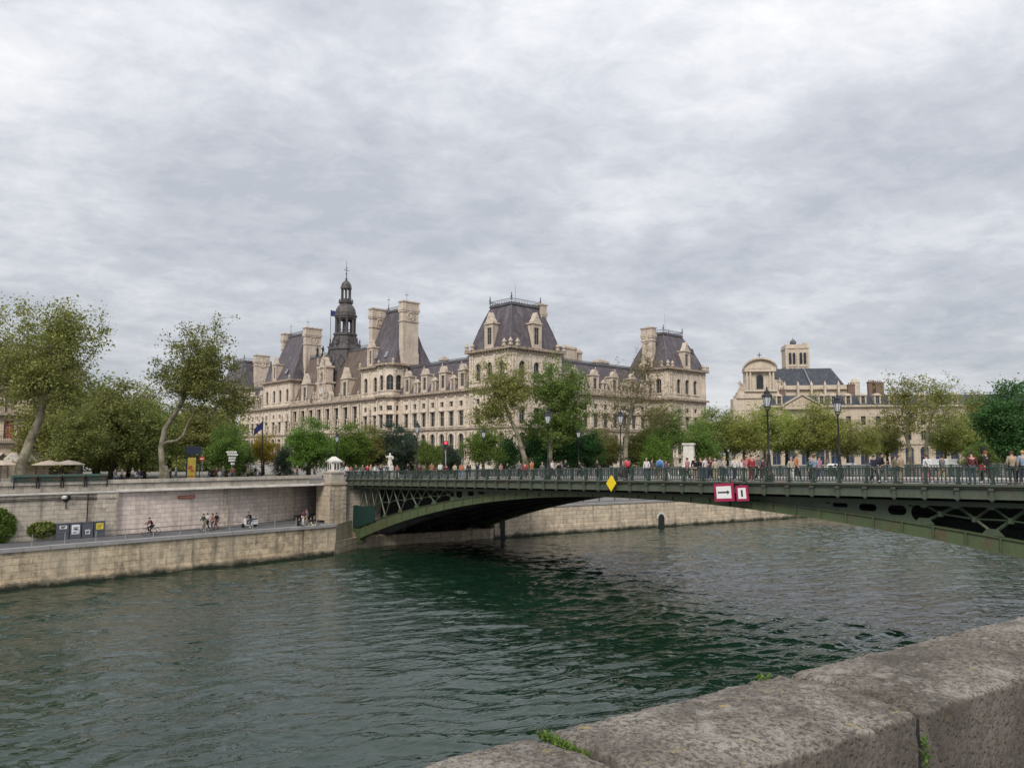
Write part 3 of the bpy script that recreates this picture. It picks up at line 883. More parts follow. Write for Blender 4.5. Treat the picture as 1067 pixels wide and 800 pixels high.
# ------------------------------------------------------------ clock gable
g_ = MB()
yc = 83.2
g_.box((-.6, yc-4.9, 18.6), (2.2, yc+4.9, 20.0))
g_.box((-.5, yc-2.7, 20.0), (2.0, yc+2.7, 24.4))
g_.box((-.95, yc-3.1, 24.4), (2.3, yc+3.1, 24.9))
g_.box((-.4, yc-2.5, 24.9), (1.8, yc+2.5, 29.2))
g_.box((-.85, yc-2.9, 29.2), (2.1, yc+2.9, 29.7))
for d in (-2.3, -1.3, 1.3, 2.3):
    g_.lathe([(.3, 20.0), (.26, 20.4), (.22, 23.9), (.34, 24.4)], 8, (-.72, yc+d))
    g_.lathe([(.26, 24.9), (.2, 25.3), (.2, 28.6), (.3, 29.2)], 8, (-.6, yc+d))
pts = [(2.4, 0), (2.0, .9), (1.1, 1.3), (.8, 2.2), (0, 2.9), (-.8, 2.2), (-1.1, 1.3), (-2.0, .9), (-2.4, 0)]
f = [(-.5, yc+a, 29.7+z) for a, z in pts]; bk = [(1.4, yc+a, 29.7+z) for a, z in pts]
g_.poly(f); g_.poly(bk[::-1])
for i in range(len(pts)-1): g_.poly([f[i], bk[i], bk[i+1], f[i+1]])
for sg in (-1, 1):                                   # scroll wings beside the clock
    pr = [(sg*2.7, 20), (sg*4.8, 20), (sg*4.5, 21.3), (sg*3.7, 22.0), (sg*3.2, 23.5), (sg*2.7, 24.2)]
    f = [(-.35, yc+a, z) for a, z in pr]; bk = [(1.0, yc+a, z) for a, z in pr]
    g_.poly(f); g_.poly(bk[::-1])
    for i in range(len(pr)): j = (i+1) % len(pr); g_.poly([f[i], bk[i], bk[j], f[j]])
gab = g_.build('clock_gable', M['facade_plain'], hall)
for k, (dy, z, sc, lean) in enumerate(((-3.9, 20.0, .9, 0), (3.9, 20.0, .9, 0), (-2.6, 20.0, .8, 0), (2.6, 20.0, .8, 0), (0, 32.2, .8, 0), (-1.6, 30.2, .8, 0), (1.6, 30.2, .8, 0), (0, 25.2, 1.25, 0))):
    put_statue(-1.1 if k != 4 else 0, yc+dy, z, sc=sc)
c = MB()
c.prism([(1.45*math.cos(2*math.pi*i/24), 1.45*math.sin(2*math.pi*i/24)) for i in range(24)], 0, .25)
c.v = [(-.55-z, yc+x, 22.3+y) for x, y, z in c.v]
ck = c.build('clock', M['cornice'], gab)
c = MB()
c.prism([(1.15*math.cos(2*math.pi*i/24), 1.15*math.sin(2*math.pi*i/24)) for i in range(24)], 0, .06)
c.v = [(-.82-z, yc+x, 22.3+y) for x, y, z in c.v]
c.build('dial', M['white_stone'], ck)
c = MB(); c.obox((-.95, yc-.05, 22.3), (0, .1, 0), (.04, 0, 0), (0, .3, .9)); c.obox((-.95, yc-.05, 22.25), (0, -.6, -.3), (.04, 0, 0), (0, .05, .1))
for i in range(12):
    t = math.pi*i/6; c.obox((-.95, yc+.95*math.cos(t)-.04, 22.3+.95*math.sin(t)-.04), (0, .1, 0), (.04, 0, 0), (0, 0, .1))
c.build('hands', M['black'], ck)

# ------------------------------------------------------------ campanile
CX_, CY_ = 7.3, 83.5
def octp(r, rot=math.pi/8): return [(CX_+r*math.cos(rot+math.pi/4*i), CY_+r*math.sin(rot+math.pi/4*i)) for i in range(8)]
cm = MB()
cm.prism(octp(4.6), 25, 35.2); cm.prism(octp(5.0), 35.2, 35.8); cm.prism(octp(4.3), 35.8, 37.0, octp(3.4)); 
for i in range(8):                                        # buttress volutes with urns
    t = math.pi/8+math.pi/4*i; x = CX_+4.5*math.cos(t); y = CY_+4.5*math.sin(t)
    cm.lathe([(.5, 35.8), (.3, 36.3), (.45, 36.9), (.2, 37.6), (.28, 38.1), (.05, 38.9)], 6, (x, y))
    cm.tube([(CX_+4.2*math.cos(t), CY_+4.2*math.sin(t), 36), (CX_+3.6*math.cos(t), CY_+3.6*math.sin(t), 38.3), (CX_+3.0*math.cos(t), CY_+3.0*math.sin(t), 40.2)], [.4, .3, .2], 5)
cm.prism(octp(3.3), 37.0, 39.8); cm.prism(octp(3.7), 39.8, 40.4)
# diamond panels on the base
for i in range(8):
    t = math.pi/4*i; n = Vector((math.cos(t), math.sin(t), 0)); d = Vector((-n.y, n.x, 0)); c = Vector((CX_, CY_, 31.5)) + n*4.28
    pts = [c+d*1.2, c+Vector((0, 0, 1.8)), c-d*1.2, c-Vector((0, 0, 1.8))]
    for a in range(4): cm.tube([pts[a], pts[(a+1) % 4]], .16, 4)
base = cm.build('campanile', M['spire'], hall)
b = MB()
for i in range(8):                                        # belfry: arcade of eight arches round a core
    t = math.pi/8+math.pi/4*i
    x = CX_+2.75*math.cos(t); y = CY_+2.75*math.sin(t)
    b.lathe([(.42, 40.4), (.3, 40.9), (.28, 44.6), (.42, 45.1)], 7, (x, y))
    x = CX_+3.05*math.cos(t); y = CY_+3.05*math.sin(t)
    b.lathe([(.2, 40.4), (.16, 40.9), (.16, 44.6), (.25, 45.1)], 6, (x, y))
    t0, t1 = t, t+math.pi/4
    p0 = Vector((CX_+2.75*math.cos(t0), CY_+2.75*math.sin(t0), 0)); p1 = Vector((CX_+2.75*math.cos(t1), CY_+2.75*math.sin(t1), 0))
    L = (p1-p0).length; dd = (p1-p0)/L; mid = (p0+p1)/2; r = L/2-.3
    pts = [mid+dd*(r*math.cos(math.pi*k/8))+Vector((0, 0, 44.0+r*.9*math.sin(math.pi*k/8))) for k in range(9)]
    for k in range(8):
        a, c = pts[k], pts[k+1]
        b.poly([a, c, Vector((c.x, c.y, 45.2)), Vector((a.x, a.y, 45.2))])
    b.poly([p0+Vector((0, 0, 44)), pts[-1], pts[-1]+Vector((0, 0, 45.2-pts[-1].z)), p0+Vector((0, 0, 45.2))])
    b.poly([pts[0], p1+Vector((0, 0, 44)), p1+Vector((0, 0, 45.2)), pts[0]+Vector((0, 0, 45.2-pts[0].z))])
    b.tube([p0+Vector((0, 0, 41.3)), p1+Vector((0, 0, 41.3))], .1, 4)
b.prism(octp(.9), 40.4, 45.2)
b.prism(octp(3.3), 45.1, 45.7); b.prism(octp(3.6), 45.7, 46.2)
b.lathe([(3.15, 46.2), (3.2, 46.9), (3.0, 47.9), (2.5, 48.8), (1.9, 49.5), (1.75, 49.9)], 16, (CX_, CY_))
b.lathe([(2.25, 49.9), (2.3, 50.2), (2.1, 50.3)], 8, (CX_, CY_), math.pi/8)
cresting(b, octp(2.15), 50.3, .8, .6)
b.build('belfry', M['spire'], base)
b = MB()
b.prism(octp(1.5), 49.9, 51.3)
for i in range(8):
    t = math.pi/8+math.pi/4*i
    b.lathe([(.24, 51.3), (.17, 51.6), (.16, 54.2), (.26, 54.5)], 6, (CX_+1.4*math.cos(t), CY_+1.4*math.sin(t)))
b.prism(octp(.35), 51.3, 54.5)
b.prism(octp(1.75), 54.5, 55.0)
b.lathe([(1.6, 55.0), (1.55, 55.7), (1.15, 56.5), (.6, 57.0), (.3, 57.3), (.35, 57.8), (.12, 58.1), (.14, 59.2), (.3, 59.4), (.1, 59.6), (.05, 63.4)], 12, (CX_, CY_))
b.box((CX_-.9, CY_-.04, 60.3), (CX_+.9, CY_+.04, 60.45)); b.box((CX_-.04, CY_-.7, 61.0), (CX_+.04, CY_+.7, 61.12))
b.build('lantern', M['spire'], base)

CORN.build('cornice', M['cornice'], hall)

# ------------------------------------------------------------ build the queued windows
def flush_windows(house, limit, eye_local):
    global WIN
    WIN.sort(key=lambda w: ((w[0]-eye_local).length if (w[0].y > 12 or w[0].x < 3) else (w[0]-eye_local).length+40) - w[2]*w[3]*.5)
    near, far = WIN[:limit], WIN[limit:]
    for (q, rz, w, h, arch, par, kind) in near:
        fm, pm = window_meshes(w, h, arch, kind)
        o = bpy.data.objects.new('window', fm); link(o, par or house); o.location = q; o.rotation_euler = (0, 0, rz)
        p = bpy.data.objects.new('pane', pm); link(p, o)
    if far:
        a = MB()
        for (q, rz, w, h, arch, par, kind) in far:
            fm, pm = window_meshes(w, h, arch, kind)
            Mx = Matrix.Translation(q) @ Matrix.Rotation(rz, 4, 'Z')
            for me, mi in ((fm, 0), (pm, 1)):
                n = len(a.v); a.v += [tuple(Mx @ v.co) for v in me.vertices]
                for p in me.polygons: a.f.append(tuple(n+i for i in p.vertices)); a.m.append(mi)
        o = a.build('windows', [M['frame'], M['glass']], house); o['kind'] = 'stuff'
    WIN = []
flush_windows(hall, 95, Vector((-110, -130, 5)))
# ================================================================== GROUND, QUAYS, WATER
ZW, ZQ = -10.9, -7.65                        # water, lower quay
dq = Vector((math.sin(R(43.7)), math.cos(R(43.7)), 0)); nq = Vector((-dq.y, dq.x, 0))      # along left quay, inland
U0 = Vector((-38.8, 73, 0))
def U(k, off=0.0, z=0.0): return U0 + dq*k + nq*off + Vector((0, 0, z))
d5 = Vector((math.sin(R(57.3)), math.cos(R(57.3)), 0)); n5 = Vector((-d5.y, d5.x, 0))
BL = Vector((-19.54, 92, 0)); bd = Vector((math.sin(R(140.8)), math.cos(R(140.8)), 0)); bn = Vector((-bd.y, bd.x, 0))
P1 = Vector((-19.3, 85.6, 0)); P2 = Vector((-18.7, 91.2, 0)); P3 = Vector((-2.3, 101.7, 0))
def Lq(k, off=0.0, z=0.0): return P1 - dq*k + nq*off + Vector((0, 0, z))     # going left from the end of the low quay
def Rq(k, off=0.0, z=0.0): return P3 + d5*k + n5*off + Vector((0, 0, z))     # going right beyond the bridge

def stone_wet(name, *a, wet=(-10.9, -9.9), **k):
    m = stone(name, *a, **k); nt = m.node_tree; g = NT(nt)
    b = [n for n in nt.nodes if n.type == 'BSDF_PRINCIPLED'][0]
    src = b.inputs['Base Color'].links[0].from_socket
    tc = g.coord('Object'); sp = g.n('ShaderNodeSeparateXYZ'); g.l(tc, sp.inputs[0])
    nz = g.noise(tc, .7, 6, .7)
    zz = g.math('ADD', sp.outputs[2], g.math('MULTIPLY', nz, 1.3))
    f = g.n('ShaderNodeMapRange'); g.l(zz, f.inputs[0])
    f.inputs[1].default_value = wet[0]+.75; f.inputs[2].default_value = wet[1]+.65
    f.inputs[3].default_value = 1.0; f.inputs[4].default_value = 0.0
    g.l(g.mix(f.outputs[0], src, (.018, .022, .012)), b.inputs['Base Color'])
    return m
M['quay_wet'] = stone_wet('wet_quay_stone', (.60, .495, .355), (.085, .07, .05), course=.56, joint=(.5, 2.0), stain=.9, streak=1.0, bv=(.8, 1.12), mort=.5, scale=.8, warm=(.60, .53, .40), wet=(-10.9, -10.25))
M['quay_wet2'] = stone_wet('pale_quay_stone', (.60, .51, .39), (.13, .10, .07), course=.56, joint=(.5, 2.0), stain=.6, streak=.85, bv=(.8, 1.1), mort=.45, wet=(-10.9, -10.3))

# one big terrain sheet each side of the river, water between
def sheet(name, pts, z, mat, kind='structure', parent=None, th=None):
    m = MB()
    pp = [(p[0], p[1], z) for p in pts]
    if sum(pp[i][0]*pp[(i+1) % len(pp)][1]-pp[(i+1) % len(pp)][0]*pp[i][1] for i in range(len(pp))) < 0: pp = pp[::-1]
    m.poly(pp)
    o = m.build(name, mat, parent)
    if kind: o['kind'] = kind
    return o
north = [U(-2500), U(24.6, .5), BL + bn*2, BL + bn*20, Rq(6, 6), Rq(2600, 6)]
sheet('ground', [(p.x, p.y) for p in [U(-2500, .7), U(24.0, .7), BL - bd*1.2, BL - bd*1.2 + bn*20, Rq(9, 6.5), Rq(2600, 6.5), Rq(2600, 3500), U(-2500, 3500)]], GZ, M['earth'])
# the street along the upper quay, in front of the town hall
sheet('road', [(p.x, p.y) for p in [U(-600, 5), U(20, 5), BL - bd*5, BL - bd*5 + bn*20, Rq(9, 10), Rq(600, 10), Rq(600, 22), Rq(5, 24), U(35, 22), U(-600, 20)]], GZ+.012, M['asphalt'])
mk = MB()
for i in range(60):
    p = U(-120+i*4, 12.4, GZ+.02); mk.poly([p, p+dq*1.6, p+dq*1.6+nq*.14, p+nq*.14])
    p = Rq(12+i*4, 16, GZ+.02); mk.poly([p, p+d5*1.6, p+d5*1.6+n5*.14, p+n5*.14])
o = mk.build('road_markings', M['white_stone']); o['kind'] = 'structure'
sheet('square', [(-130, 150), (-30, 150), (-2, 170), (-112, 292), (-190, 240)], GZ+.008, M['paving'])
for nm, off0, off1 in (('pavement', .7, 5.0), ('pavement', 20.0, 24.0)):
    m = MB(); m.obox(U(-300, off0, GZ-.2), dq*(322 if off0 < 5 else 318), nq*(off1-off0), (0, 0, .33)); m.build(nm, M['paving'])['kind'] = 'structure'
m = MB(); m.obox(Rq(10, 6.6, GZ-.2), d5*500, n5*3.2, (0, 0, .33)); m.build('pavement', M['paving'])['kind'] = 'structure'

# south bank (camera side)
sheet('ground', [(-900, -903), (-.45, 1.3), (5.6, 5.3), (38, 26), (2300, 1500), (2300, -3000), (-900, -3000)], -1.78, M['paving'])
m = MB()
for a, b in (((-60, -58.4), (-.45, 1.3)), ((-.45, 1.3), (5.6, 5.3)), ((5.6, 5.3), (38, 26)), ((38, 26), (400, 262))):
    m.poly([(a[0], a[1], -11.5), (b[0], b[1], -11.5), (b[0], b[1], -1.78), (a[0], a[1], -1.78)])
o = m.build('near_quay_wall', M['quay_upper']); tag(o, 'stone embankment wall dropping to the river below the near parapet', 'wall')

WAMP = .95
# river: waves as real relief
def axis(lo, hi, a, b, st, gr=1.13):
    mid = list(np.arange(a, b, st)); out = []; x = a; s = st
    while x > lo: s *= gr; x -= s; out.append(x)
    out = out[::-1] + mid; x = mid[-1]; s = st
    while x < hi: s *= gr; x += s; out.append(x)
    return np.array(out)
xs = axis(-1500, 1800, -54, 76, .125)
ya = axis(-900, 60, 14, 59.9, .11); ya = ya[ya < 59.95]; yb = axis(0, 1500, 60, 142, .26); yb = yb[yb >= 59.99]
ys = np.concatenate([ya, yb])
X, Y = np.meshgrid(xs, ys)
nr = np.random.RandomState(3)
Z = np.zeros_like(X)
wd = R(115)
WX = X + .9*np.sin(.31*Y+.5*np.sin(.17*X)) + .35*np.sin(.9*Y+1.3*np.sin(.5*X))
WY = Y + .9*np.sin(.27*X+.6*np.sin(.21*Y)+1) + .35*np.sin(.8*X+1.1*np.sin(.6*Y)+2)
for i in range(52):
    lam = .46*1.066**i*(.9+.2*nr.rand())
    if lam > 7: lam = 1.0+2.5*nr.rand()
    a = wd + nr.randn()*.5
    slope = .054*(.5+.8*nr.rand())*(1.3 if .55 < lam < 2.4 else .75)
    if lam > 5: slope *= .6
    k = 2*math.pi/lam; amp = slope/k; ph = nr.rand()*6.28
    env = .55+.6*np.sin(X*(.09+.05*math.cos(i*3))+Y*(.11+.05*math.sin(i*1.7))+i*2.1)
    q = k*(WX*math.cos(a)+WY*math.sin(a))+ph
    if i % 2: Z += amp*env*1.5*(1-1.7*np.abs(np.sin(q*.5))**.8)
    else: Z += amp*env*np.sin(q)
far = np.clip(1-(np.hypot(X, Y)-150)/120, 0, 1)
patch = .78+.42*np.sin(X*.075+1.3*np.sin(Y*.05)+2)*np.sin(Y*.10+1.1*np.sin(X*.06)+.5)
Z = Z*far*patch*WAMP + ZW
n0, n1 = len(ys), len(xs)
V = np.stack([X.ravel(), Y.ravel(), Z.ravel()], 1)
idx = np.arange(n0*n1).reshape(n0, n1)
Fq = np.stack([idx[:-1, :-1].ravel(), idx[:-1, 1:].ravel(), idx[1:, 1:].ravel(), idx[1:, :-1].ravel()], 1)
m_, nt, b, out = new_mat('river_water'); g = NT(nt)
b.inputs['IOR'].default_value = 1.62; b.inputs['Roughness'].default_value = .02
tc = g.coord('Object')
c = g.ramp(g.noise(tc, .06, 3), [(.3, (.006, .020, .011)), (.7, (.009, .029, .016))])
g.l(c, b.inputs['Base Color'])
mp0 = g.n('ShaderNodeMapping'); mp0.inputs['Rotation'].default_value = (0, 0, R(-28)); g.l(tc, mp0.inputs[0])
mp = g.n('ShaderNodeMapping'); mp.inputs['Scale'].default_value = (.62, 1.35, 1); g.l(mp0.outputs[0], mp.inputs[0])
w1 = g.noise(mp.outputs[0], 1.3, 3, .5, .8); w2 = g.noise(mp.outputs[0], 5.0, 2, .5, .3)
def ridge(x): return g.math('POWER', g.math('SUBTRACT', 1.0, g.math('ABSOLUTE', g.math('MULTIPLY', g.math('SUBTRACT', x, .5), 3.0))), 3.0)
w3 = g.noise(mp.outputs[0], .55, 2, .5, .6)
hh = g.math('ADD', g.math('MULTIPLY', ridge(w1), .55), g.math('ADD', g.math('MULTIPLY', ridge(w3), 1.0), g.math('MULTIPLY', w2, .06)))
g.l(g.bump(hh, 1.0, .028), b.inputs['Normal'])
wo = bpy.data.objects.new('river_water', np_mesh('river_water', V, Fq, m_, True)); link(wo); wo['kind'] = 'structure'

# ---- left low quay
lq = MB()
lq.poly([Lq(0, 0, ZQ), Lq(0, 9.5, ZQ), Lq(300, 9.5, ZQ), Lq(300, 0, ZQ)])
lq.poly([Lq(0, 5.0, ZQ), Lq(-30, 5.0, ZQ), Lq(-30, 9.5, ZQ), Lq(0, 9.5, ZQ)])
o = lq.build('low_quay_road', M['asphalt']); o['kind'] = 'structure'
m = MB()
m.poly([Lq(300, .05, -11.6), Lq(0, .05, -11.6), Lq(0, .05, ZQ-.05), Lq(300, .05, ZQ-.05)])
m.poly([Lq(0, .05, -11.6), P2+Vector((0, 0, -11.6)), P2+Vector((0, 0, ZQ-.05)), Lq(0, .05, ZQ-.05)])
# faint projecting footing course
m.obox(Lq(300, -.18, -11.6), dq*299.6, nq*.22, (0, 0, 1.25))
wl = m.build('low_quay_wall', M['quay_wet']); tag(wl, 'stained ashlar river wall below the low quay road, left of the bridge', 'wall')
m = MB()
n = 60
for i in range(n):
    a = i*2.0
    m.obox(Lq(a+1.985, -.12, ZQ-.28+rng.uniform(-.006, .006)), dq*1.97, nq*.75, (0, 0, .31))
m.build('coping', M['concrete'], wl)
# thin guard rail on the low quay
gr = empty('guard_rail', Lq(60, .35, ZQ), 0, 'thin wire guard rail on slim posts along the low quay road', 'guard rail')
w = MB()
for z in (.45, .9): w.tube([dq*(-10)+Vector((0, 0, z)), dq*58+Vector((0, 0, z))], .018, 4)
w.build('wire', M['black'], gr)
pm = MB(); pm.tube([(0, 0, 0), (0, 0, 1.0)], .035, 5); pm.lathe([(.07, 0), (.07, .04), (.035, .05)], 6); pme = pm.mesh('post', M['concrete'])
for i in range(27):
    o = bpy.data.objects.new('post', pme); link(o, gr); o.location = dq*(-6+2.45*i)

# ---- upper quay wall left of the lintel
m = MB()
m.poly([U(-300, 0, ZQ-.1), U(1.7, 0, ZQ-.1), U(1.7, 0, -3.5), U(-300, 0, -3.5)])
m.poly([U(1.7, 0, ZQ-.1), U(1.7, 1.1, ZQ-.1), U(1.7, 1.1, -3.5), U(1.7, 0, -3.5)])
m.obox(U(-.2, -.12, ZQ-.1), dq*1.9, nq*.2, (0, 0, 4.1))
uw = m.build('upper_quay_wall', M['quay_upper']); tag(uw, 'old patched stone retaining wall behind the low quay road at far left', 'wall')
m = MB(); m.obox(U(-300, -.18, -3.62), dq*301.7, nq*.4, (0, 0, .2)); m.build('ledge', M['white_stone'], uw)
cb = MB()
for dz in (0, -.12): cb.tube([U(-60, -.1, -4.0+dz), U(-20, -.1, -4.05+dz), U(-2, -.1, -3.95+dz), U(1.5, -.1, -4.15+dz)], .035, 4)
cb.tube([U(-1.0, -.15, -3.7), U(-1.0, -.15, -6.2), U(-1.3, -.15, -7.3)], .06, 5)
cb.build('cable', M['black'], uw)
# ---- tunnel side wall and lintel
m = MB(); inn = []
for i in range(25):
    i = i/2
    k = 1.7+ (46-1.7)*i/12; off = .22 + 5.2*min(1, (i/7))**2.0
    inn.append(U(k, off))
for i in range(24):
    a, c = inn[i], inn[i+1]
    m.poly([a+Vector((0, 0, ZQ-.1)), c+Vector((0, 0, ZQ-.1)), c+Vector((0, 0, -3.4)), a+Vector((0, 0, -3.4))])
tw = m.build('tunnel_side_wall', M['quay_pink']); tag(tw, 'pale pinkish stone wall set back under the long lintel beside the low road', 'wall')
# shallow pilaster strips
m = MB()
for i in (6, 11):
    a = inn[i]; m.obox(a - nq*.1 + Vector((0, 0, ZQ)), dq*.5, nq*.2, (0, 0, 4.1))
m.build('pier_strip', M['quay_upper'], tw)
m = MB()
m.obox(U(1.5, -.15, -3.62), dq*22.9, nq*8.0, (0, 0, .12))
m.obox(U(1.5, -.05, -3.5), dq*22.9, nq*7.9, (0, 0, .14))
li = m.build('lintel', M['white_stone']); tag(li, 'long pale concrete lintel spanning the opening above the low road', 'lintel')
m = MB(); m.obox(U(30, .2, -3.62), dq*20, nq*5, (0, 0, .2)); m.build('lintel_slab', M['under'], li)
# ---- parapet on top
par = empty('quay_parapet', U(-60, 0, -3.4), 0, 'weathered stone parapet with a flat coping along the upper quay, left of the bridge', 'parapet')
m = MB()
for i in range(74):
    a = -20 + i*1.6 - 60
    o0 = rng.uniform(-.012, .012)
    m.obox(dq*(a+60+.008) + nq*(.0+o0) + Vector((0, 0, 0)), dq*1.584, nq*.55, (0, 0, .62))
    if a+1.6 > 24.2-2: break
m.build('wall', M['parapet_far'], par)
m = MB()
a = -80
while a < 22.7:
    L = rng.uniform(1.4, 2.0)
    m.obox(dq*(a+60) + nq*-.14 + Vector((0, 0, .62)), dq*(L-.015), nq*.8, (0, 0, .33+rng.uniform(-.008, .008))); a += L
m.build('coping', M['parapet_far'], par)

# ---- stone pier at the bridge head with its little capped lantern block
pier = empty('stone_pier', U(25.35, -.45, ZW), math.atan2(dq.y, dq.x), 'tall square stone pier with a small capped lantern block at the left bridge head', 'pier')
H = lambda z: z-ZW
m = MB()
m.box((-1.0, -.95, 0), (1.1, 2.0, H(-3.55))); m.box((-1.12, -1.08, H(-3.55)), (1.22, 2.1, H(-3.25)))
m.build('shaft', stone_wet('pier_stone', (.50, .42, .32), (.2, .16, .12), course=.55, joint=(.5, 1.4), stain=.5, streak=.5, wet=(0, 0.6)), pier)
m = MB()
m.box((-.8, -.8, H(-3.25)), (.9, .9, H(-2.2))); m.box((-.92, -.92, H(-2.2)), (1.02, 1.02, H(-2.0)))
m.build('pedestal', M['parapet_far'], pier)
m = MB(); x0, x1 = -.56, .64
m.prism([(x0+.2, x0), (x1-.2, x0), (x1, x0+.2), (x1, x1-.2), (x1-.2, x1), (x0+.2, x1), (x0, x1-.2), (x0, x0+.2)], H(-2.0), H(-.95))
m.box((x0-.09, x0-.09, H(-.95)), (x1+.09, x1+.09, H(-.78)))
m.prism([(x0-.06, x0-.06), (x1+.06, x0-.06), (x1+.06, x1+.06), (x0-.06, x1+.06)], H(-.78), H(-.28), [(-.1, -.1), (.2, -.1), (.2, .2), (-.1, .2)])
cap = m.build('lantern_block', M['white_stone'], pier)
m = MB()
for a in (-.28, .12): m.box((a, x0-.02, H(-1.8)), (a+.2, x0+.05, H(-1.1))); m.box((x0-.02, a, H(-1.8)), (x0+.05, a+.2, H(-1.1))); m.box((x1-.05, a, H(-1.8)), (x1+.02, a+.2, H(-1.1)))
m.build('niche', M['black'], cap)
m = MB(); m.tube([(-.85, .2, H(-2.2)), (-.85, .2, H(.6))], .04, 5); m.build('rod', M['black'], pier)
# rough quoins on the tall pier
m = MB()
for i in range(13):
    z = H(-3.7)-(i+1)*.53
    s = .12 if i % 2 else .0
    m.box((-1.05, -1.0, z+.03), (-.5-s, -.95, z+.5)); m.box((.6+s, -1.0, z+.03), (1.15, -.95, z+.5))
m.build('quoins', M['quay_upper'], pier)['kind'] = 'stuff'

# ---- apron under the bridge, abutment and the river wall beyond
ab = empty('bridge_abutment', (BL.x, BL.y, ZW), 0, 'dark stone abutment and low wet apron under the left end of the bridge', 'abutment')
m = MB(); off = Vector((BL.x, BL.y, ZW))
def wq(mb, a, b_, z0, z1): mb.poly([a-off+Vector((0, 0, z0)), b_-off+Vector((0, 0, z0)), b_-off+Vector((0, 0, z1)), a-off+Vector((0, 0, z1))])
dd = (P3-P2).normalized(); nn = Vector((-dd.y, dd.x, 0))
Lr = (P3-P2).length
m.obox(P2-off+Vector((0, 0, ZW-.6)), dd*Lr, nn*2.4, (0, 0, 1.85))
m.obox(P2-dq*.3-nq*0-off+Vector((0, 0, ZW-.6)), dd*3.6, nn*1.2, (0, 0, 2.35))
m.obox(P1+dq*.02-nq*.0-off+Vector((-.25, 0, ZW-.6)), P2-P1+dd*1.0, nn*-.25, (0, 0, 1.9))
m.build('apron', M['quay_wet2'], ab)
m = MB(); m.obox(BL+bn*-.3-off+Vector((0, 0, ZW)), bn*21.0, -bd*2.0, (0, 0, 7.2)); m.build('face', M['quay_upper'], ab)
m = MB()
m.poly([Rq(0, 0, -11.6), Rq(500, 0, -11.6), Rq(500, 0, -7.15), Rq(0, 0, -7.15)])
m.poly([Rq(0, 0, -11.6), Rq(0, 3, -11.6), Rq(0, 3, -7.15), Rq(0, 0, -7.15)])
m.obox(Rq(0, -.12, -11.6), d5*500, n5*.2, (0, 0, 1.9))
rw = m.build('river_wall', M['quay_wet2']); tag(rw, 'pale coursed stone river wall seen beneath the bridge arch', 'wall')
m = MB()
for i in range(90): m.obox(Rq(i*2.2, -.1, -7.2), d5*2.18, n5*.7, (0, 0, .28))
m.build('coping', M['concrete'], rw)
m = MB()                                              # drain arch with a streak below
def drain(k, w, z0, z1):
    r = w/2
    pts = [(-r, z0), (r, z0)] + [(r*math.cos(math.pi*i/8), z1-r+r*math.sin(math.pi*i/8)) for i in range(9)]
    m.poly([Rq(k+a, -.16, z) for a, z in pts])
drain(29.4, 1.25, -10.95, -9.0); drain(1.2, .7, -11.2, -7.3)
m.build('drain', M['under'], rw)
m = MB()
for i in range(10):
    a0 = math.pi*i/10; a1 = math.pi*(i+1)/10; r0, r1 = .63, .95
    m.poly([Rq(29.4+r0*math.cos(a0), -.17, -9.62+r0*math.sin(a0)), Rq(29.4+r1*math.cos(a0), -.17, -9.62+r1*math.sin(a0)), Rq(29.4+r1*math.cos(a1), -.17, -9.62+r1*math.sin(a1)), Rq(29.4+r0*math.cos(a1), -.17, -9.62+r0*math.sin(a1))])
m.build('drain_ring', M['white_stone'], rw)
m = MB(); m.poly([Rq(-1, .5, -7.2), Rq(500, .5, -7.2), Rq(500, 6.4, -7.2), Rq(-1, 6.4, -7.2)]); m.poly([Rq(-25, 3, -7.22), Rq(-1, 3, -7.22), Rq(-1, 6.4, -7.22), Rq(-25, 6.4, -7.22)])
m.build('low_road', M['asphalt'])['kind'] = 'structure'
m = MB(); m.poly([Rq(-2, 6.4, -7.3), Rq(500, 6.4, -7.3), Rq(500, 6.4, -2.3), Rq(-2, 6.4, -2.3)])
m.obox(Rq(-2, 6.35, -2.3), d5*500, n5*.5, (0, 0, .2))
gw = m.build('road_wall', M['concrete']); tag(gw, 'plain grey concrete wall behind the low road beyond the bridge', 'wall')
m = MB()
for i in range(60): m.obox(Rq(1+i*3.1, 6.32, -7.2), d5*.07, n5*.08, (0, 0, 4.6))
m.build('joint', M['black'], gw)
m = MB()
def stroke(pts, k0, z0, s=1.0):
    m.tube([Rq(k0+a*s, 6.28, z0+b_*s) for a, b_ in pts], .09, 5)
gx, gz = 14.6, -6.5
stroke([(.9, .0), (.2, .1), (0, .5), (.3, .9), (.9, .9)], gx, gz); stroke([(0, 0), (0, .9), (.5, .9), (.5, .45), (0, .45), (.6, 0)], gx+1.2, gz)
stroke([(0, 0), (.35, .9), (.7, 0)], gx+2.1, gz); stroke([(0, 0), (0, .9), (.5, .7), (.1, .5), (.6, .3), (0, 0)], gx+3.1, gz); stroke([(.3, 0), (0, .4), (.3, .9), (.6, .4), (.3, 0)], gx+4.0, gz)
m.build('graffiti', M['black'], gw)

# ================================================================== BRIDGE
BZ = ZW
br = empty('arch_bridge', (BL.x, BL.y, BZ), R(-50.8), 'green iron arch bridge with openwork spandrels crossing the river', 'bridge')
LB, WB = 89.0, 20.0
def zrail(t): return -2.06+.0245*t-.00006*t*t - BZ
def zdeck(t): return zrail(t)-.9
def ribb(t, sc=1.0):
    z = -3.19-(.0036*(t-44)**2 if t < 44 else (.003*(t-45.5)**2 if t > 45.5 else 0))
    return z*sc - BZ
def ribd(t):
    d = (44-t) if t < 44 else max(0, t-45.5); return .45+.00055*d*d
def webtop(t): return zdeck(t)-1.02
ts = [i*1.6 for i in range(int(LB/1.6)+1)]
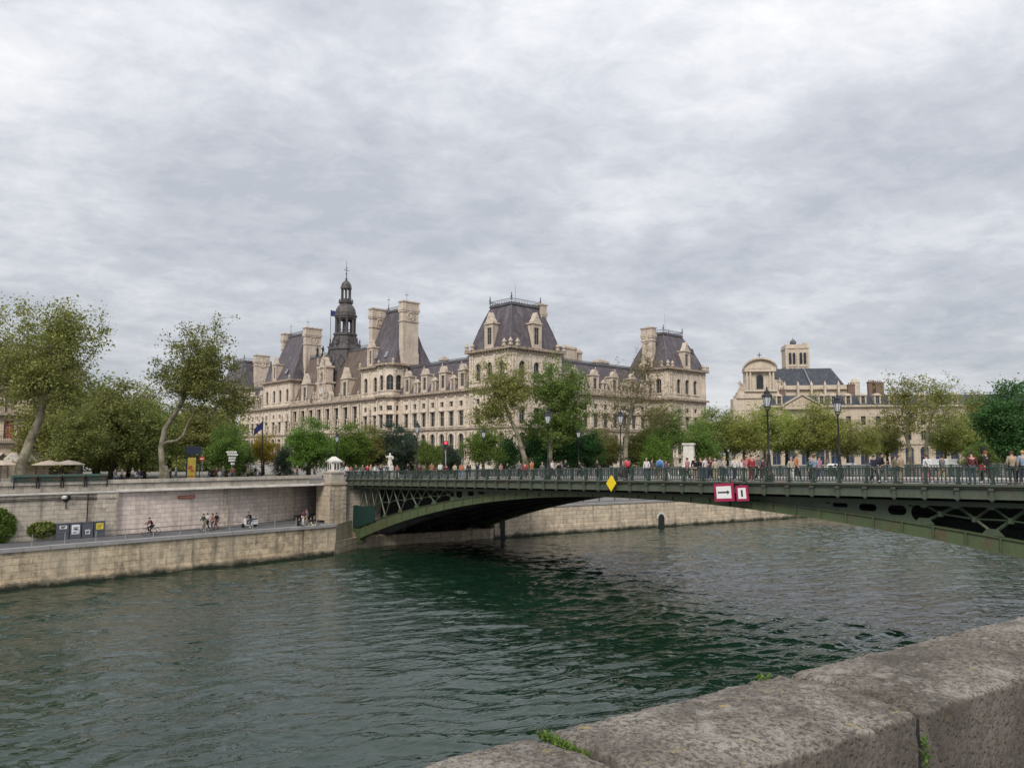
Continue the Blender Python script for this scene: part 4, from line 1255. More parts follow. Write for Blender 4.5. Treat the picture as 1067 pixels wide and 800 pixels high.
# ribs (near one detailed)
def rib(y0, y1, sc, det):
    m = MB()
    fine = np.arange(0, LB+.01, .8)
    for i in range(len(fine)-1):
        a, b_ = fine[i], fine[i+1]
        za, zb = ribb(a, sc), ribb(b_, sc); ta, tb = za+ribd(a), zb+ribd(b_)
        ta = min(ta, webtop(a)); tb = min(tb, webtop(b_))
        m.poly([(a, y0, za), (b_, y0, zb), (b_, y0, tb), (a, y0, ta)]); m.poly([(a, y1, za), (a, y1, ta), (b_, y1, tb), (b_, y1, zb)])
        m.poly([(a, y0, ta), (b_, y0, tb), (b_, y1, tb), (a, y1, ta)])
        m.poly([(a, y0-.12, za-.05), (a, y1+.12, za-.05), (b_, y1+.12, zb-.05), (b_, y0-.12, zb-.05)])
        m.poly([(a, y0-.12, za), (b_, y0-.12, zb), (b_, y1+.12, zb), (a, y1+.12, za)])
        m.poly([(a, y0-.12, za-.05), (b_, y0-.12, zb-.05), (b_, y0-.12, zb), (a, y0-.12, za)])
        if det: 
            m.poly([(a, y0-.1, ta), (b_, y0-.1, tb), (b_, y0, tb), (a, y0, ta)]); m.poly([(a, y0-.1, ta-.05), (b_, y0-.1, tb-.05), (b_, y0-.1, tb), (a, y0-.1, ta)])
            m.poly([(a, y0-.1, ta-.05), (a, y0, ta-.05), (b_, y0, tb-.05), (b_, y0-.1, tb-.05)])
    if det:
        for t in ts[1:]:
            m.box((t-.035, y0-.11, ribb(t, sc)), (t+.035, y0, min(ribb(t, sc)+ribd(t), webtop(t))-.05))
    return m
rib(.8, 1.2, 1.02, True).build('arch_rib', M['green_arch'], br)
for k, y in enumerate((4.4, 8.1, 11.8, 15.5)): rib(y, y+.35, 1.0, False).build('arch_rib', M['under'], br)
rib(18.8, 19.2, 1.0, True).build('arch_rib', M['green_arch'], br)
# spring shoe at the left end
m = MB(); m.prism([(-.6, .5), (1.9, .5), (1.9, 1.5), (-.6, 1.5)], ribb(1, 1.02)-.25, ribb(1.0, 1.02)+1.35); m.build('bearing', M['green_arch'], br)
# solid webs added to block light so the underside stays dark, plus cross braces
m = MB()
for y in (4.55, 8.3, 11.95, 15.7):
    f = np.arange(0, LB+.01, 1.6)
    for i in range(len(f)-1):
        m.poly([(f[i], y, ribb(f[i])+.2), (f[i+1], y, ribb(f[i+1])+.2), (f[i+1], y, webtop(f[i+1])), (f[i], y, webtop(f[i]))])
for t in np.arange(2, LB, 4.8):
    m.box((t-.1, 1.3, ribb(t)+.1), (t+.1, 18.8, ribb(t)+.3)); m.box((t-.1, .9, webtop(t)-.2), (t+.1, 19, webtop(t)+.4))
m.build('added_web_and_brace', M['under'], br)

# spandrels
def spandrel(y, sc, mat):
    m = MB()
    top = lambda t: webtop(t)*1.0
    bot = lambda t: min(ribb(t, sc)+ribd(t), webtop(t))
    T = lambda t, z: (t, y, z)
    def plate(a, b_, hole=None):
        n = 6
        if hole is None:
            for i in range(n):
                t0 = a+(b_-a)*i/n; t1 = a+(b_-a)*(i+1)/n
                if top(t0)-bot(t0) < .02 and top(t1)-bot(t1) < .02: continue
                m.poly([T(t0, bot(t0)-.02), T(t1, bot(t1)-.02), T(t1, top(t1)), T(t0, top(t0))])
            return
        hc, hz, hw, hh = hole
        ring = []
        for i in range(20):
            th = 2*math.pi*(i+.5)/20
            cx = hc+(hw-hh)*(1 if math.cos(th) > 0 else -1)+hh*math.cos(th) if hw > hh else hc+hw*math.cos(th)
            ring.append((cx, hz+hh*math.sin(th), th))
        outer = []
        for (x, z, th) in ring:
            c_, s_ = math.cos(th), math.sin(th)
            # project to the panel border
            kx = ((b_ if c_ > 0 else a)-hc)/c_ if abs(c_) > 1e-6 else 1e9
            zz = (top(hc) if s_ > 0 else bot(hc))-hz
            kz = zz/s_ if abs(s_) > 1e-6 else 1e9
            if kx < kz: ox = b_ if c_ > 0 else a; oz = hz+s_*kx
            else: ox = hc+c_*kz; oz = (top(ox) if s_ > 0 else bot(ox))
            outer.append((ox, oz))
        corners = {}
        for i in range(20):
            j = (i+1) % 20
            a0, a1 = outer[i], outer[j]
            pts = [T(*ring[i][:2]), T(*a0)]
            if abs(a0[0]-a1[0]) > 1e-6 and abs(a0[1]-a1[1]) > 1e-3:
                ons = lambda p: abs(p[0]-a) < 1e-6 or abs(p[0]-b_) < 1e-6
                if ons(a0) != ons(a1):
                    cx = a0[0] if ons(a0) else a1[0]
                    up = math.sin(ring[i][2]) + math.sin(ring[j][2]) > 0
                    pts.append(T(cx, top(cx) if up else bot(cx)))
            pts += [T(*a1), T(*ring[j][:2])]
            m.poly(pts)
    def bar(p, q, w=.075): m.tube([(p[0], y, p[1]), (q[0], y, q[1])], w, 4)
    # solid + holes
    plate(26.0, 44); plate(44, 57.6)
    for (c0, w_, a, b_) in ((59.4, .0, 57.6, 59.4),): plate(a, b_)
    for (hc, hw, hh, a, b_) in ((60.35, .46, .12, 59.4, 61.2), (62.0, .5, .2, 61.2, 62.85), (63.65, .5, .27, 62.85, 64.4)):
        plate(a, b_, (hc, (top(hc)+bot(hc))/2+.05, hw, hh))
    for (hc, hw, hh, a, b_) in ((25.2, .5, .13, 24.4, 26.0), (23.5, .5, .24, 22.6, 24.4), (21.6, .5, .34, 20.7, 22.6)):
        plate(a, b_, (hc, (top(hc)+bot(hc))/2+.03, hw, hh))
    # half round ends of the lattice fields
    for (e, sg) in ((64.4, 1), (20.7, -1)):
        zt, zb = top(e), bot(e); hm = (zt+zb)/2; r = (zt-zb)/2-.08
        for i in range(8):
            t0 = math.pi/2-math.pi*i/8; t1 = math.pi/2-math.pi*(i+1)/8
            A = (e+sg*(r*.9)*(1-math.cos(t0)), hm+r*math.sin(t0)); B_ = (e+sg*(r*.9)*(1-math.cos(t1)), hm+r*math.sin(t1))
            m.poly([T(e, A[1]), T(*A), T(*B_), T(e, B_[1])])
        m.poly([T(e, hm+r), T(e+sg*r*.9, hm+r), T(e+sg*r*.9, zt), T(e, zt)]); m.poly([T(e, zb), T(e+sg*r*.9, zb-.1), T(e+sg*r*.9, hm-r), T(e, hm-r)])
    # lattice fields
    def lattice(B0, p, n, lo, hi):
        cl = lambda t: max(lo, min(hi, t))
        mids = []
        for i in range(n):
            Bt = B0+p*i
            for sgn in (-1, 1):
                Tt = Bt+sgn*p/2
                if Tt < lo-.2 or Tt > hi+.2 or Bt < lo-.2 or Bt > hi+.2: continue
                P_ = (Bt, bot(Bt)+.12); Q_ = (Tt, top(Tt)-.08)
                bar(P_, Q_, .085)
                md = ((Bt+Tt)/2, (P_[1]+Q_[1])/2); mids.append(md)
                bar(md, (Bt, top(Bt)-.08), .06); m.lathe([(.16, md[1]-.14), (.16, md[1]+.14)], 6, (md[0], y))
            if lo-.2 < Bt < hi+.2:
                m.poly([T(Bt-.55, bot(Bt)-.0), T(Bt+.55, bot(Bt)), T(Bt+.25, bot(Bt)+.34), T(Bt-.25, bot(Bt)+.34)])
                m.v[-4:] = [(v[0], v[1]-.09, v[2]) for v in m.v[-4:]]
            for Tt in (Bt, Bt+p/2):
                if lo < Tt < hi:
                    m.poly([T(Tt-.3, top(Tt)), T(Tt+.3, top(Tt)), T(Tt+.12, top(Tt)-.24), T(Tt-.12, top(Tt)-.24)])
                    m.v[-4:] = [(v[0], v[1]-.09, v[2]) for v in m.v[-4:]]
        mids.sort()
        for a, b_ in zip(mids, mids[1:]): bar(a, b_, .05)
    lattice(65.1, 3.3, 8, 64.6, LB); lattice(20.6-3.3*6, 3.3, 7, 0.0, 20.7)
    # top chord
    f = np.arange(0, LB+.01, 1.6)
    for i in range(len(f)-1):
        a, b_ = f[i], f[i+1]
        m.poly([(a, y-.1, top(a)-.12), (b_, y-.1, top(b_)-.12), (b_, y-.1, top(b_)+.14), (a, y-.1, top(a)+.14)])
        m.poly([(a, y-.1, top(a)-.12), (a, y+.1, top(a)-.12), (b_, y+.1, top(b_)-.12), (b_, y-.1, top(b_)-.12)])
    return m.build('spandrel', mat, br)
spandrel(.95, 1.02, M['green']); spandrel(19.05, 1.0, M['green'])

# deck slab, fascia, cornice
m = MB(); f = [i*1.6 for i in range(56)]
for i in range(len(f)-1):
    a, b_ = f[i], f[i+1]
    m.poly([(a, .3, zdeck(a)-.55), (a, 19.7, zdeck(a)-.55), (b_, 19.7, zdeck(b_)-.55), (b_, .3, zdeck(b_)-.55)])
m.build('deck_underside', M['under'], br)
m = MB(); 
for i in range(len(f)-1):
    a, b_ = f[i], f[i+1]
    m.poly([(a, 4.2, zdeck(a)-.13), (b_, 4.2, zdeck(b_)-.13), (b_, 15.8, zdeck(b_)-.13), (a, 15.8, zdeck(a)-.13)])
m.build('roadway', M['asphalt'], br)
for (y0, y1) in ((.12, 4.0), (16.0, 19.88)):
    m = MB()
    for i in range(len(f)-1):
        a, b_ = f[i], f[i+1]
        m.poly([(a, y0, zdeck(a)), (b_, y0, zdeck(b_)), (b_, y1, zdeck(b_)), (a, y1, zdeck(a))])
    m.build('pavement', M['paving'], br)
m = MB()
for (y0, y1) in ((4.0, 4.2), (15.8, 16.0)):
    for i in range(len(f)-1):
        a, b_ = f[i], f[i+1]
        za, zb = zdeck(a)+.004, zdeck(b_)+.004
        m.poly([(a, y0, za), (b_, y0, zb), (b_, y1, zb), (a, y1, za)])
        for y in (y0, y1): m.poly([(a, y, za-.14), (b_, y, zb-.14), (b_, y, zb), (a, y, za)])
m.build('kerb', M['white_stone'], br)
m = MB()
for i in range(34):
    a = 2+i*2.6; b_ = a+1.3
    m.poly([(a, 9.95, zdeck(a)-.12), (b_, 9.95, zdeck(b_)-.12), (b_, 10.08, zdeck(b_)-.12), (a, 10.08, zdeck(a)-.12)])
m.build('lane_marking', M['white'], br)
def repeat_along(nm, me, par, y, nmax):
    for t in f[:nmax]:
        q = bpy.data.objects.new(nm, me); link(q, par); q.location = (t, y, zdeck(t))
    if len(f)-1 > nmax:
        a = MB()
        for t in f[nmax:-1]:
            n_ = len(a.v); a.v += [(v.co.x+t, v.co.y+y, v.co.z+zdeck(t)) for v in me.vertices]
            for q in me.polygons: a.f.append(tuple(n_+i for i in q.vertices)); a.m.append(0)
        a.build(nm+'s', me.materials[0], par)['kind'] = 'stuff'
def sideface(y, sg):
    m = MB()
    for i in range(len(f)-1):
        a, b_ = f[i], f[i+1]
        za, zb = zdeck(a), zdeck(b_)
        def strip(dy0, z0, dy1, z1): m.poly([(a, y-sg*dy0, za+z0), (b_, y-sg*dy0, zb+z0), (b_, y-sg*dy1, zb+z1), (a, y-sg*dy1, za+z1)])
        # profile: cornice lip, cove, fascia plate, lower lip, soffit
        prof = [(-.25, .05), (.22, .05), (.22, -.06), (.12, -.12), (.12, -.16), (0, -.2), (0, -.62), (.08, -.64), (.08, -.70), (-.75, -.72)]
        for (p, q) in zip(prof, prof[1:]): strip(p[0], p[1], q[0], q[1])
    o = m.build('fascia', M['green_fascia'], br)
    m = MB()
    m.box((-.09, -sg*.04, -.66), (.09, -sg*.13, -.2)); m.box((-.13, 0, -.72), (.13, -sg*.2, -.58))
    m.box((-.12, 0, -.27), (.12, -sg*.2, -.14)); m.lathe([(.02, -.86), (.1, -.78), (.1, -.72)], 6, (0, -sg*.1))
    repeat_along('bracket', m.mesh('bracket', M['green_fascia']), o, y, 55 if sg > 0 else 45)
    return o
sideface(0, 1); sideface(20, -1)
# railings
def rail(y, sg, posts):
    m = MB()
    for i in range(len(f)-1):
        a, b_ = f[i], f[i+1]
        za, zb = zdeck(a), zdeck(b_)
        m.obox((a, y-.05, za+.84), (b_-a, 0, zb-za), (0, .1, 0), (0, 0, .07))
        m.obox((a, y-.035, za+.09), (b_-a, 0, zb-za), (0, .07, 0), (0, 0, .05))
        m.obox((a, y-.02, za+.27), (b_-a, 0, zb-za), (0, .04, 0), (0, 0, .025))
        m.obox((a, y-.02, za+.74), (b_-a, 0, zb-za), (0, .04, 0), (0, 0, .025))
        for j in range(1, 8):
            t = a+(b_-a)*j/8; z = zdeck(t)
            m.obox((t-.022, y-.022, z+.1), (.044, 0, 0), (0, .044, 0), (0, 0, .76))
            m.obox((t-.035, y-.035, z+.26), (.07, 0, 0), (0, .07, 0), (0, 0, .06)); m.obox((t-.035, y-.035, z+.72), (.07, 0, 0), (0, .07, 0), (0, 0, .06))
    o = m.build('railing', M['rail_green'], br)
    p = MB(); p.box((-.075, -.075, -.12), (.075, .075, .93)); p.box((-.1, -.1, -.12), (.1, .1, .12)); p.box((-.095, -.095, .86), (.095, .095, .95))
    p.tube([(0, -sg*.05, .5), (0, -sg*.2, .1), (0, -sg*.2, -.1)], .03, 4)
    pme = p.mesh('railing_post', M['rail_green'])
    repeat_along('railing_post', pme, o, y, 55 if posts else 45)
    return o
rail(.12, 1, True); rail(19.88, -1, False)
# green sheeting hung over the left end of the lattice
m = MB(); tp = []
for i in range(9):
    t = .35+i*.66; zt = H(-6.05)-.0*t + .08*t*.25; zb = ribb(t, 1.02)+ribd(t)-.12
    tp.append(((t, .62+.03*math.sin(i*2.1), zb), (t, .62+.03*math.cos(i*1.7), zt+.07*math.sin(i*1.3))))
for a, b_ in zip(tp, tp[1:]):
    m.poly([a[0], b_[0], b_[1], a[1]]); m.poly([(p[0], p[1]+.04, p[2]) for p in (a[0], a[1], b_[1], b_[0])])
o = m.build('green_sheet', M['tarp']); o.location = br.location; o.rotation_euler = br.rotation_euler
tag(o, 'dark green sheeting hung over the lattice at the left end of the bridge', 'sheeting')
def deck_pt(x, off, dz=0.0):
    """point on the bridge deck seen in photo column x, at distance off behind the near railing"""
    r = ray(x); r = Vector((r.x, r.y, 0)); p0 = BL + bn*off
    t = (p0.y*r.x - p0.x*r.y)/(bd.x*r.y - bd.y*r.x)
    p = p0 + bd*t
    return Vector((p.x, p.y, zdeck(max(0, min(88, t)))+BZ+dz)), t
# ---- river signs hung on the bridge
def board(name, x, y, w, h, rot, mats, label, cat, sym=None, diamond=False, off=-.42):
    r0 = ray(x, y)
    # intersect with the plane parallel to the bridge, off in front of it
    p0 = BL + bn*off
    k = (p0.x*bn.x + p0.y*bn.y)/(r0.x*bn.x + r0.y*bn.y)
    P = r0*k
    e = empty(name, P, R(-50.8), label, cat)
    b = MB()
    if diamond:
        pts = [(0, -h/2), (w/2, 0), (0, h/2), (-w/2, 0)]
    else:
        pts = [(-w/2, -h/2), (w/2, -h/2), (w/2, h/2), (-w/2, h/2)]
    c_, s_ = math.cos(rot), math.sin(rot)
    rt = lambda p: (p[0]*c_-p[1]*s_, p[0]*s_+p[1]*c_)
    def slab(pts, y0, y1, mat, nm, par=None):
        q = MB(); P2_ = [rt(p) for p in pts]
        q.prism(P2_, 0, 1)
        q.v = [(vx, y0+(y1-y0)*vz, vy) for vx, vy, vz in q.v]
        return q.build(nm, mat, par or e)
    slab(pts, 0, .08, mats[0], 'panel')
    if not diamond:
        t = .17*min(w, h) if sym != 'arrow' else .16*h
        slab([(-w/2+t, -h/2+t), (w/2-t, -h/2+t), (w/2-t, h/2-t), (-w/2+t, h/2-t)], -.012, 0, mats[1], 'face')
        if sym == 'arrow':
            a = w*.30; q = slab([(-a, -.05), (a*.62, -.05), (a*.62, -.15), (a, 0), (a*.62, .15), (a*.62, .05), (-a, .05)], -.02, -.0125, M['black'], 'arrow')
        if sym == 'bar': slab([(-.065, -h*.22), (.065, -h*.22), (.065, h*.22), (-.065, h*.22)], -.02, -.0125, M['black'], 'bar')
    hg = MB()
    for sx in (-.3, .3): hg.tube([(w*sx, .1, 0), (w*sx, .1, h*.5+.3), (w*sx, .4, h*.5+.35)], .025, 4)
    hg.build('hanger', M['black'], e)
    return e
board('diamond_sign', 636.6, 503.6, .98, 1.22, 0, [M['yellow']], 'plain yellow diamond board hung from the bridge railing', 'river sign', diamond=True)
board('arrow_sign', 754.2, 512.8, 1.5, 1.15, R(4), [M['maroon'], M['white']], 'larger crimson bordered white board with a black arrow pointing right, on the bridge', 'river sign', 'arrow')
board('bar_sign', 773.2, 513.8, .88, .98, R(4), [M['maroon'], M['white']], 'smaller crimson bordered white board with one black upright bar, beside the arrow board', 'river sign', 'bar')

# ================================================================== NEAR PARAPET
from mathutils import noise as mnoise
def near_stone_mat():
    m, nt, b, out = new_mat('near_parapet_stone'); g = NT(nt)
    tc = g.coord('Object')
    n1 = g.noise(tc, 2.2, 8, .7, .3); n2 = g.noise(tc, 60, 8, .8); n3 = g.noise(tc, 11, 8, .75, .4); n4 = g.noise(tc, 90, 4, .7)
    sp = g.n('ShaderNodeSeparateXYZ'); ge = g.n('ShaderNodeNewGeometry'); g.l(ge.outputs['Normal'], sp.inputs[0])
    c = g.ramp(n1, [(.37, (.145, .125, .10)), (.5, (.295, .262, .22)), (.62, (.475, .435, .375))])
    c = g.mix(g.math('MULTIPLY', g.ramp(n2, [(.47, 0.0), (.56, 1.0)]), .8), c, (.075, .06, .048))
    c = g.mix(g.math('MULTIPLY', g.ramp(n3, [(.54, 0.0), (.64, 1.0)]), .75), c, (.46, .42, .37))
    c = g.mix(g.math('MULTIPLY', g.ramp(n4, [(.60, 0.0), (.72, 1.0)]), .55), c, (.04, .035, .03))
    c = g.mix(g.ramp(g.noise(tc, 17.0, 4, .6, .8), [(.655, 0.0), (.69, 1.0)]), c, (.44, .34, .16))   # yellow lichen
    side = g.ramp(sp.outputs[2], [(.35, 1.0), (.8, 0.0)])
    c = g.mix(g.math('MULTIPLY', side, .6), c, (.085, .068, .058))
    g.l(c, b.inputs['Base Color']); b.inputs['Roughness'].default_value = .92
    h = g.math('ADD', g.math('MULTIPLY', n2, .9), g.math('ADD', g.math('MULTIPLY', n4, .5), g.math('MULTIPLY', n3, .7)))
    vo = g.n('ShaderNodeTexVoronoi'); vo.inputs['Scale'].default_value = 52; g.l(tc, vo.inputs['Vector'])
    pit = g.ramp(vo.outputs['Distance'], [(.12, 0.0), (.38, 1.0)])
    h = g.math('ADD', h, g.math('MULTIPLY', pit, .8))
    g.l(g.bump(h, 1.0, .016), b.inputs['Normal'])
    return m
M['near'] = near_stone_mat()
near = empty('near_parapet', (.65, 2.2, -1.78), 0, 'rough pitted stone parapet with broad coping blocks in the foreground', 'parapet')
def coping(a0, a1, org, az, wid, nu, nv, seed, zt=-.75, height=1.05):
    """coping block: profile swept along az between a0 and a1, pitted by noise; org on the river edge"""
    d = Vector((math.sin(R(az)), math.cos(R(az)), 0)); nrm = Vector((d.y, -d.x, 0))      # nrm points to the camera side
    prof = []
    r = .020
    prof += [(0, -height), (0, -.30), (0, -r)]
    prof += [(r*(1-math.cos(t)), -r+r*math.sin(t)) for t in np.linspace(0, math.pi/2, 6)[1:]]
    for t in np.linspace(0, 1, nv)[1:-1]: prof.append((r+(wid-2*r)*t, .02*math.sin(math.pi*t)))
    prof += [(wid-r*(1-math.sin(math.pi/2-t)) if False else wid-r+r*math.sin(t), -r+r*math.cos(t)) for t in np.linspace(0, math.pi/2, 6)]
    for t in np.linspace(0, 1, 34)[1:]: prof.append((wid, -r-(height-r)*t))
    L = a1-a0; V = []; n = len(prof)
    for i in range(nu+1):
        s = a0+L*i/nu
        e = min(i/nu*L, (1-i/nu)*L)
        sink = .030*math.exp(-e/.009)
        for j, (u, z) in enumerate(prof):
            z2 = z - (sink if z > -.2 else 0)
            u2 = u - (sink if u > wid*.8 else 0) + (sink if u < wid*.2 else 0)
            p = Vector(org) + d*s + nrm*u2 + Vector((0, 0, zt+z2))
            f1 = mnoise.fractal(p*5+Vector((seed, 0, 0)), 1.0, 2.0, 5)
            f2 = mnoise.fractal(p*28+Vector((seed, 3, 0)), .9, 2.1, 4)
            pit = max(0, mnoise.noise(p*46)-.28)
            k = .005*f1+.004*f2-.014*pit
            side = z < -.03
            if side:
                p += nrm*(k*1.3 if u > wid/2 else -k)
            else:
                p.z += k
                if u > wid-.06: p += nrm*k
                if u < .06: p -= nrm*k
            V.append(p - near.location)
    F_ = []
    for i in range(nu):
        for j in range(n-1):
            a = i*n+j; F_.append((a, a+n, a+n+1, a+1))
    me = bpy.data.meshes.new('coping_block'); me.from_pydata([tuple(v) for v in V], [], F_)
    c0 = bpy.data.meshes.new
    bm = bmesh.new(); bm.from_mesh(me)
    bm.verts.ensure_lookup_table()
    bm.faces.new([bm.verts[j] for j in range(n)]); bm.faces.new([bm.verts[nu*n+j] for j in range(n)][::-1])
    bmesh.ops.recalc_face_normals(bm, faces=bm.faces)
    bm.to_mesh(me); bm.free()
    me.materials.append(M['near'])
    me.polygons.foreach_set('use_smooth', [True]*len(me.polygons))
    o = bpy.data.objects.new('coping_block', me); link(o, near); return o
nA = (.075, 2.165, 0)
d56 = Vector((math.sin(R(56.8)), math.cos(R(56.8)), 0)); n56 = Vector((d56.y, -d56.x, 0))
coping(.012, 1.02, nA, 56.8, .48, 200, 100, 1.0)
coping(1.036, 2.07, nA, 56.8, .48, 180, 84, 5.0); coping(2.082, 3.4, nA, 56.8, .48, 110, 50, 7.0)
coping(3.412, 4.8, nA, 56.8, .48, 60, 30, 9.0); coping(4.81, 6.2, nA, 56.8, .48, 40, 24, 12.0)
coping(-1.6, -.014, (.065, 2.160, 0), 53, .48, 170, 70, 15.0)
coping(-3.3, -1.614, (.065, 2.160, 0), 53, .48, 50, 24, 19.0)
for a_ in (0, 1.028, 2.076, 3.406, 4.805):
    m = MB(); m.obox(Vector(nA)+d56*(a_-.011)+n56*.012+Vector((0, 0, -1.78))-near.location, d56*.022, n56*.452, (0, 0, 1.004)); m.build('shade_mortar', M['under'], near)  # near-black joint fill, its colour standing in for shade inside the gap
m = MB()
for i in range(20): m.obox(Vector((*nA[:2], 0)) + d56*(6.3+i*1.7) - near.location + Vector((0, 0, -1.8)), d56*1.68, n56*.5, (0, 0, 1.05))
m.build('far_block', M['quay_upper'], near)
def moss(name, pts, n, spread, size, mat, label, cat, kind=None):
    r = np.random.RandomState(len(pts)*7+n); V = []; F_ = []
    for i in range(n):
        a = pts[r.randint(len(pts))]; p = np.array(a) + r.randn(3)*spread
        t = r.rand()*6.28; e = .2+r.rand()*.9
        d = np.array([math.cos(t)*math.cos(e), math.sin(t)*math.cos(e), math.sin(e)]); w = np.array([-math.sin(t), math.cos(t), 0])
        s = size*(.5+r.rand())
        k = len(V); V += [p-w*s*.22, p+w*s*.22, p+d*s*.6+w*s*.26, p+d*s, p+d*s*.6-w*s*.26]; F_.append((k, k+1, k+2, k+3, k+4))
    me = np_mesh(name, V, F_, mat); o = bpy.data.objects.new(name, me); link(o)
    tag(o, label, cat, kind=kind); return o
def nP(a, w, z): v = Vector(nA)+d56*a+n56*w; return (v.x, v.y, z)
moss('moss', [nP(.0+rng.uniform(-.006, .006), w, -.755) for w in np.linspace(.0, .2, 40)], 700, .006, .009, M['leaf_bright'], 'thin line of bright moss in the left joint of the foreground parapet', 'moss', 'stuff')
moss('weed', [nP(.90, .0, -.75), nP(.95, -.01, -.76)], 40, .008, .013, M['leaf_bright'], 'small green weed on the river edge of the foreground parapet', 'weed')
moss('weed', [nP(1.028, .482, z) for z in np.linspace(-.98, -.83, 12)], 90, .006, .014, M['leaf_green'], 'small weeds sprouting from the upright joint of the foreground parapet', 'weed')

# ================================================================== TREES
def make_tree(seed, trunk, crown, n_att, leaves_per, lsize, r0=.35, spread=.75, shell=.45, droop=0.0, step=.9, thin=1.0):
    """trunk: polyline; crown: list of ellipsoids (cx,cy,cz,rx,ry,rz,weight). returns (bark mesh builder, leaf V, leaf F)"""
    r = np.random.RandomState(seed)
    nodes = []; par = []
    tp = [np.array(p, float) for p in trunk]
    for i in range(len(tp)-1):
        n = max(1, int(np.linalg.norm(tp[i+1]-tp[i])/step))
        for j in range(n):
            nodes.append(tp[i]+(tp[i+1]-tp[i])*j/n); par.append(len(nodes)-2)
    nodes.append(tp[-1]); par.append(len(nodes)-2)
    nt_ = len(nodes); first = int(nt_*.45)
    w = np.array([c[6] for c in crown], float); w /= w.sum(); att = []
    while len(att) < n_att:
        c = crown[r.choice(len(crown), p=w)]
        v = r.randn(3); v /= np.linalg.norm(v); q = r.rand()**shell
        q *= 1+.2*math.sin(v[0]*5+seed)+.18*math.sin(v[1]*6+seed*2+v[2]*4)+.12*math.sin(v[2]*11+v[0]*9+seed)
        att.append(np.array([c[0]+v[0]*c[3]*q, c[1]+v[1]*c[4]*q, c[2]+v[2]*c[5]*q]))
    base = tp[max(0, len(tp)-2)]
    att.sort(key=lambda p: np.linalg.norm(p-base))
    tips = []
    for p in att:
        N = np.array(nodes); d = np.linalg.norm(N-p, axis=1); 
        pen = np.where(N[:, 2] > p[2]+.4, 2.2, 0); pen[:first] += 50
        i = int(np.argmin(d+pen)); q = nodes[i].copy(); L = d[i]; n = max(1, int(L/step)); k = i
        bend = r.randn(3)*L*.10; bend[2] += .10*L
        for j in range(1, n+1):
            t = j/n
            nodes.append(q+(p-q)*t+bend*math.sin(math.pi*t)); par.append(k); k = len(nodes)-1
        tips.append(k)
    cnt = np.zeros(len(nodes))
    for t in tips: cnt[t] += 1
    for i in range(len(nodes)-1, 0, -1):
        if par[i] >= 0: cnt[par[i]] += max(cnt[i], .3)
    rad = .02+ .016*cnt**.62
    sc = r0/max(rad[0], 1e-6)
    zmax = nodes[nt_-1][2]
    rad2 = []
    for i, p in enumerate(nodes):
        if i < nt_: rad2.append(r0*(1.25-.75*i/nt_) if i > 1 else r0*(1.7-.25*i))
        else: rad2.append(min(rad[i]*min(sc, 1.4), r0*.62))
    m = MB(); kids = {}
    for i, p_ in enumerate(par): kids.setdefault(p_, []).append(i)
    used = set()
    m.tube([nodes[i] for i in range(nt_)], rad2[:nt_], 9)
    for i in range(nt_, len(nodes)):
        if i in used: continue
        ch = [par[i], i]; used.add(i); k = i
        while True:
            nx = [c for c in kids.get(k, []) if c not in used]
            if not nx: break
            k = max(nx, key=lambda c: cnt[c]); used.add(k); ch.append(k)
        rr = [min(rad2[ch[0]], rad2[ch[1]]*1.15)]+[rad2[c] for c in ch[1:]]
        m.tube([nodes[c] for c in ch], rr, 5 if rr[0] > .06 else 4, False)
    # leaves
    C = []
    for t in tips:
        C.append((nodes[t], 1.0))
        a = par[t]
        if a >= nt_: C.append((nodes[a], .6))
    cent = []; sig = []
    for c, wt in C:
        dens = leaves_per*wt*(.35+1.3*r.rand())*thin
        k = int(dens)
        cent += [c]*k; sig += [spread*(.6+.6*r.rand())]*k
    cent = np.array(cent); sig = np.array(sig)[:, None]
    n = len(cent)
    P_ = cent + r.randn(n, 3)*sig*np.array([1, 1, .75]); P_[:, 2] -= droop*r.rand(n)
    a = r.randn(n, 3); a /= np.linalg.norm(a, axis=1)[:, None]
    b_ = np.cross(a, r.randn(n, 3)); b_ /= np.linalg.norm(b_, axis=1)[:, None]
    s = lsize*(.35+1.2*r.rand(n)**1.6)[:, None]
    V = np.stack([P_-a*s*.5, P_+b_*s*.36, P_+a*s*.5, P_-b_*s*.36], 1).reshape(-1, 3)
    F_ = np.arange(n*4).reshape(n, 4)
    return m, V, F_

TMESH = {}
def tree_template(key, leafmat, barkmat, **k):
    m, V, F_ = make_tree(**k)
    TMESH[key] = (m.mesh('trunk', M[barkmat], True), np_mesh('crown', V, F_, M[leafmat]))
def place_tree(key, x, Y, h, label, group=None, name='plane_tree', width=1.0, rz=None, leafmat=None, z=GZ, cat='tree', base_h=None):
    """h = tree height in metres; templates are 10 m tall"""
    p = at_depth(x, Y, z)
    e = empty(name, p, rng.uniform(0, 6.28) if rz is None else rz, label, cat, group)
    s = h/10.0; e.scale = (s*width, s*width, s)
    t, c = TMESH[key]
    a = bpy.data.objects.new('trunk', t); link(a, e); b_ = bpy.data.objects.new('crown', c); link(b_, e)
    if leafmat:
        b_.material_slots[0].link = 'OBJECT'; b_.material_slots[0].material = M[leafmat]
    return e
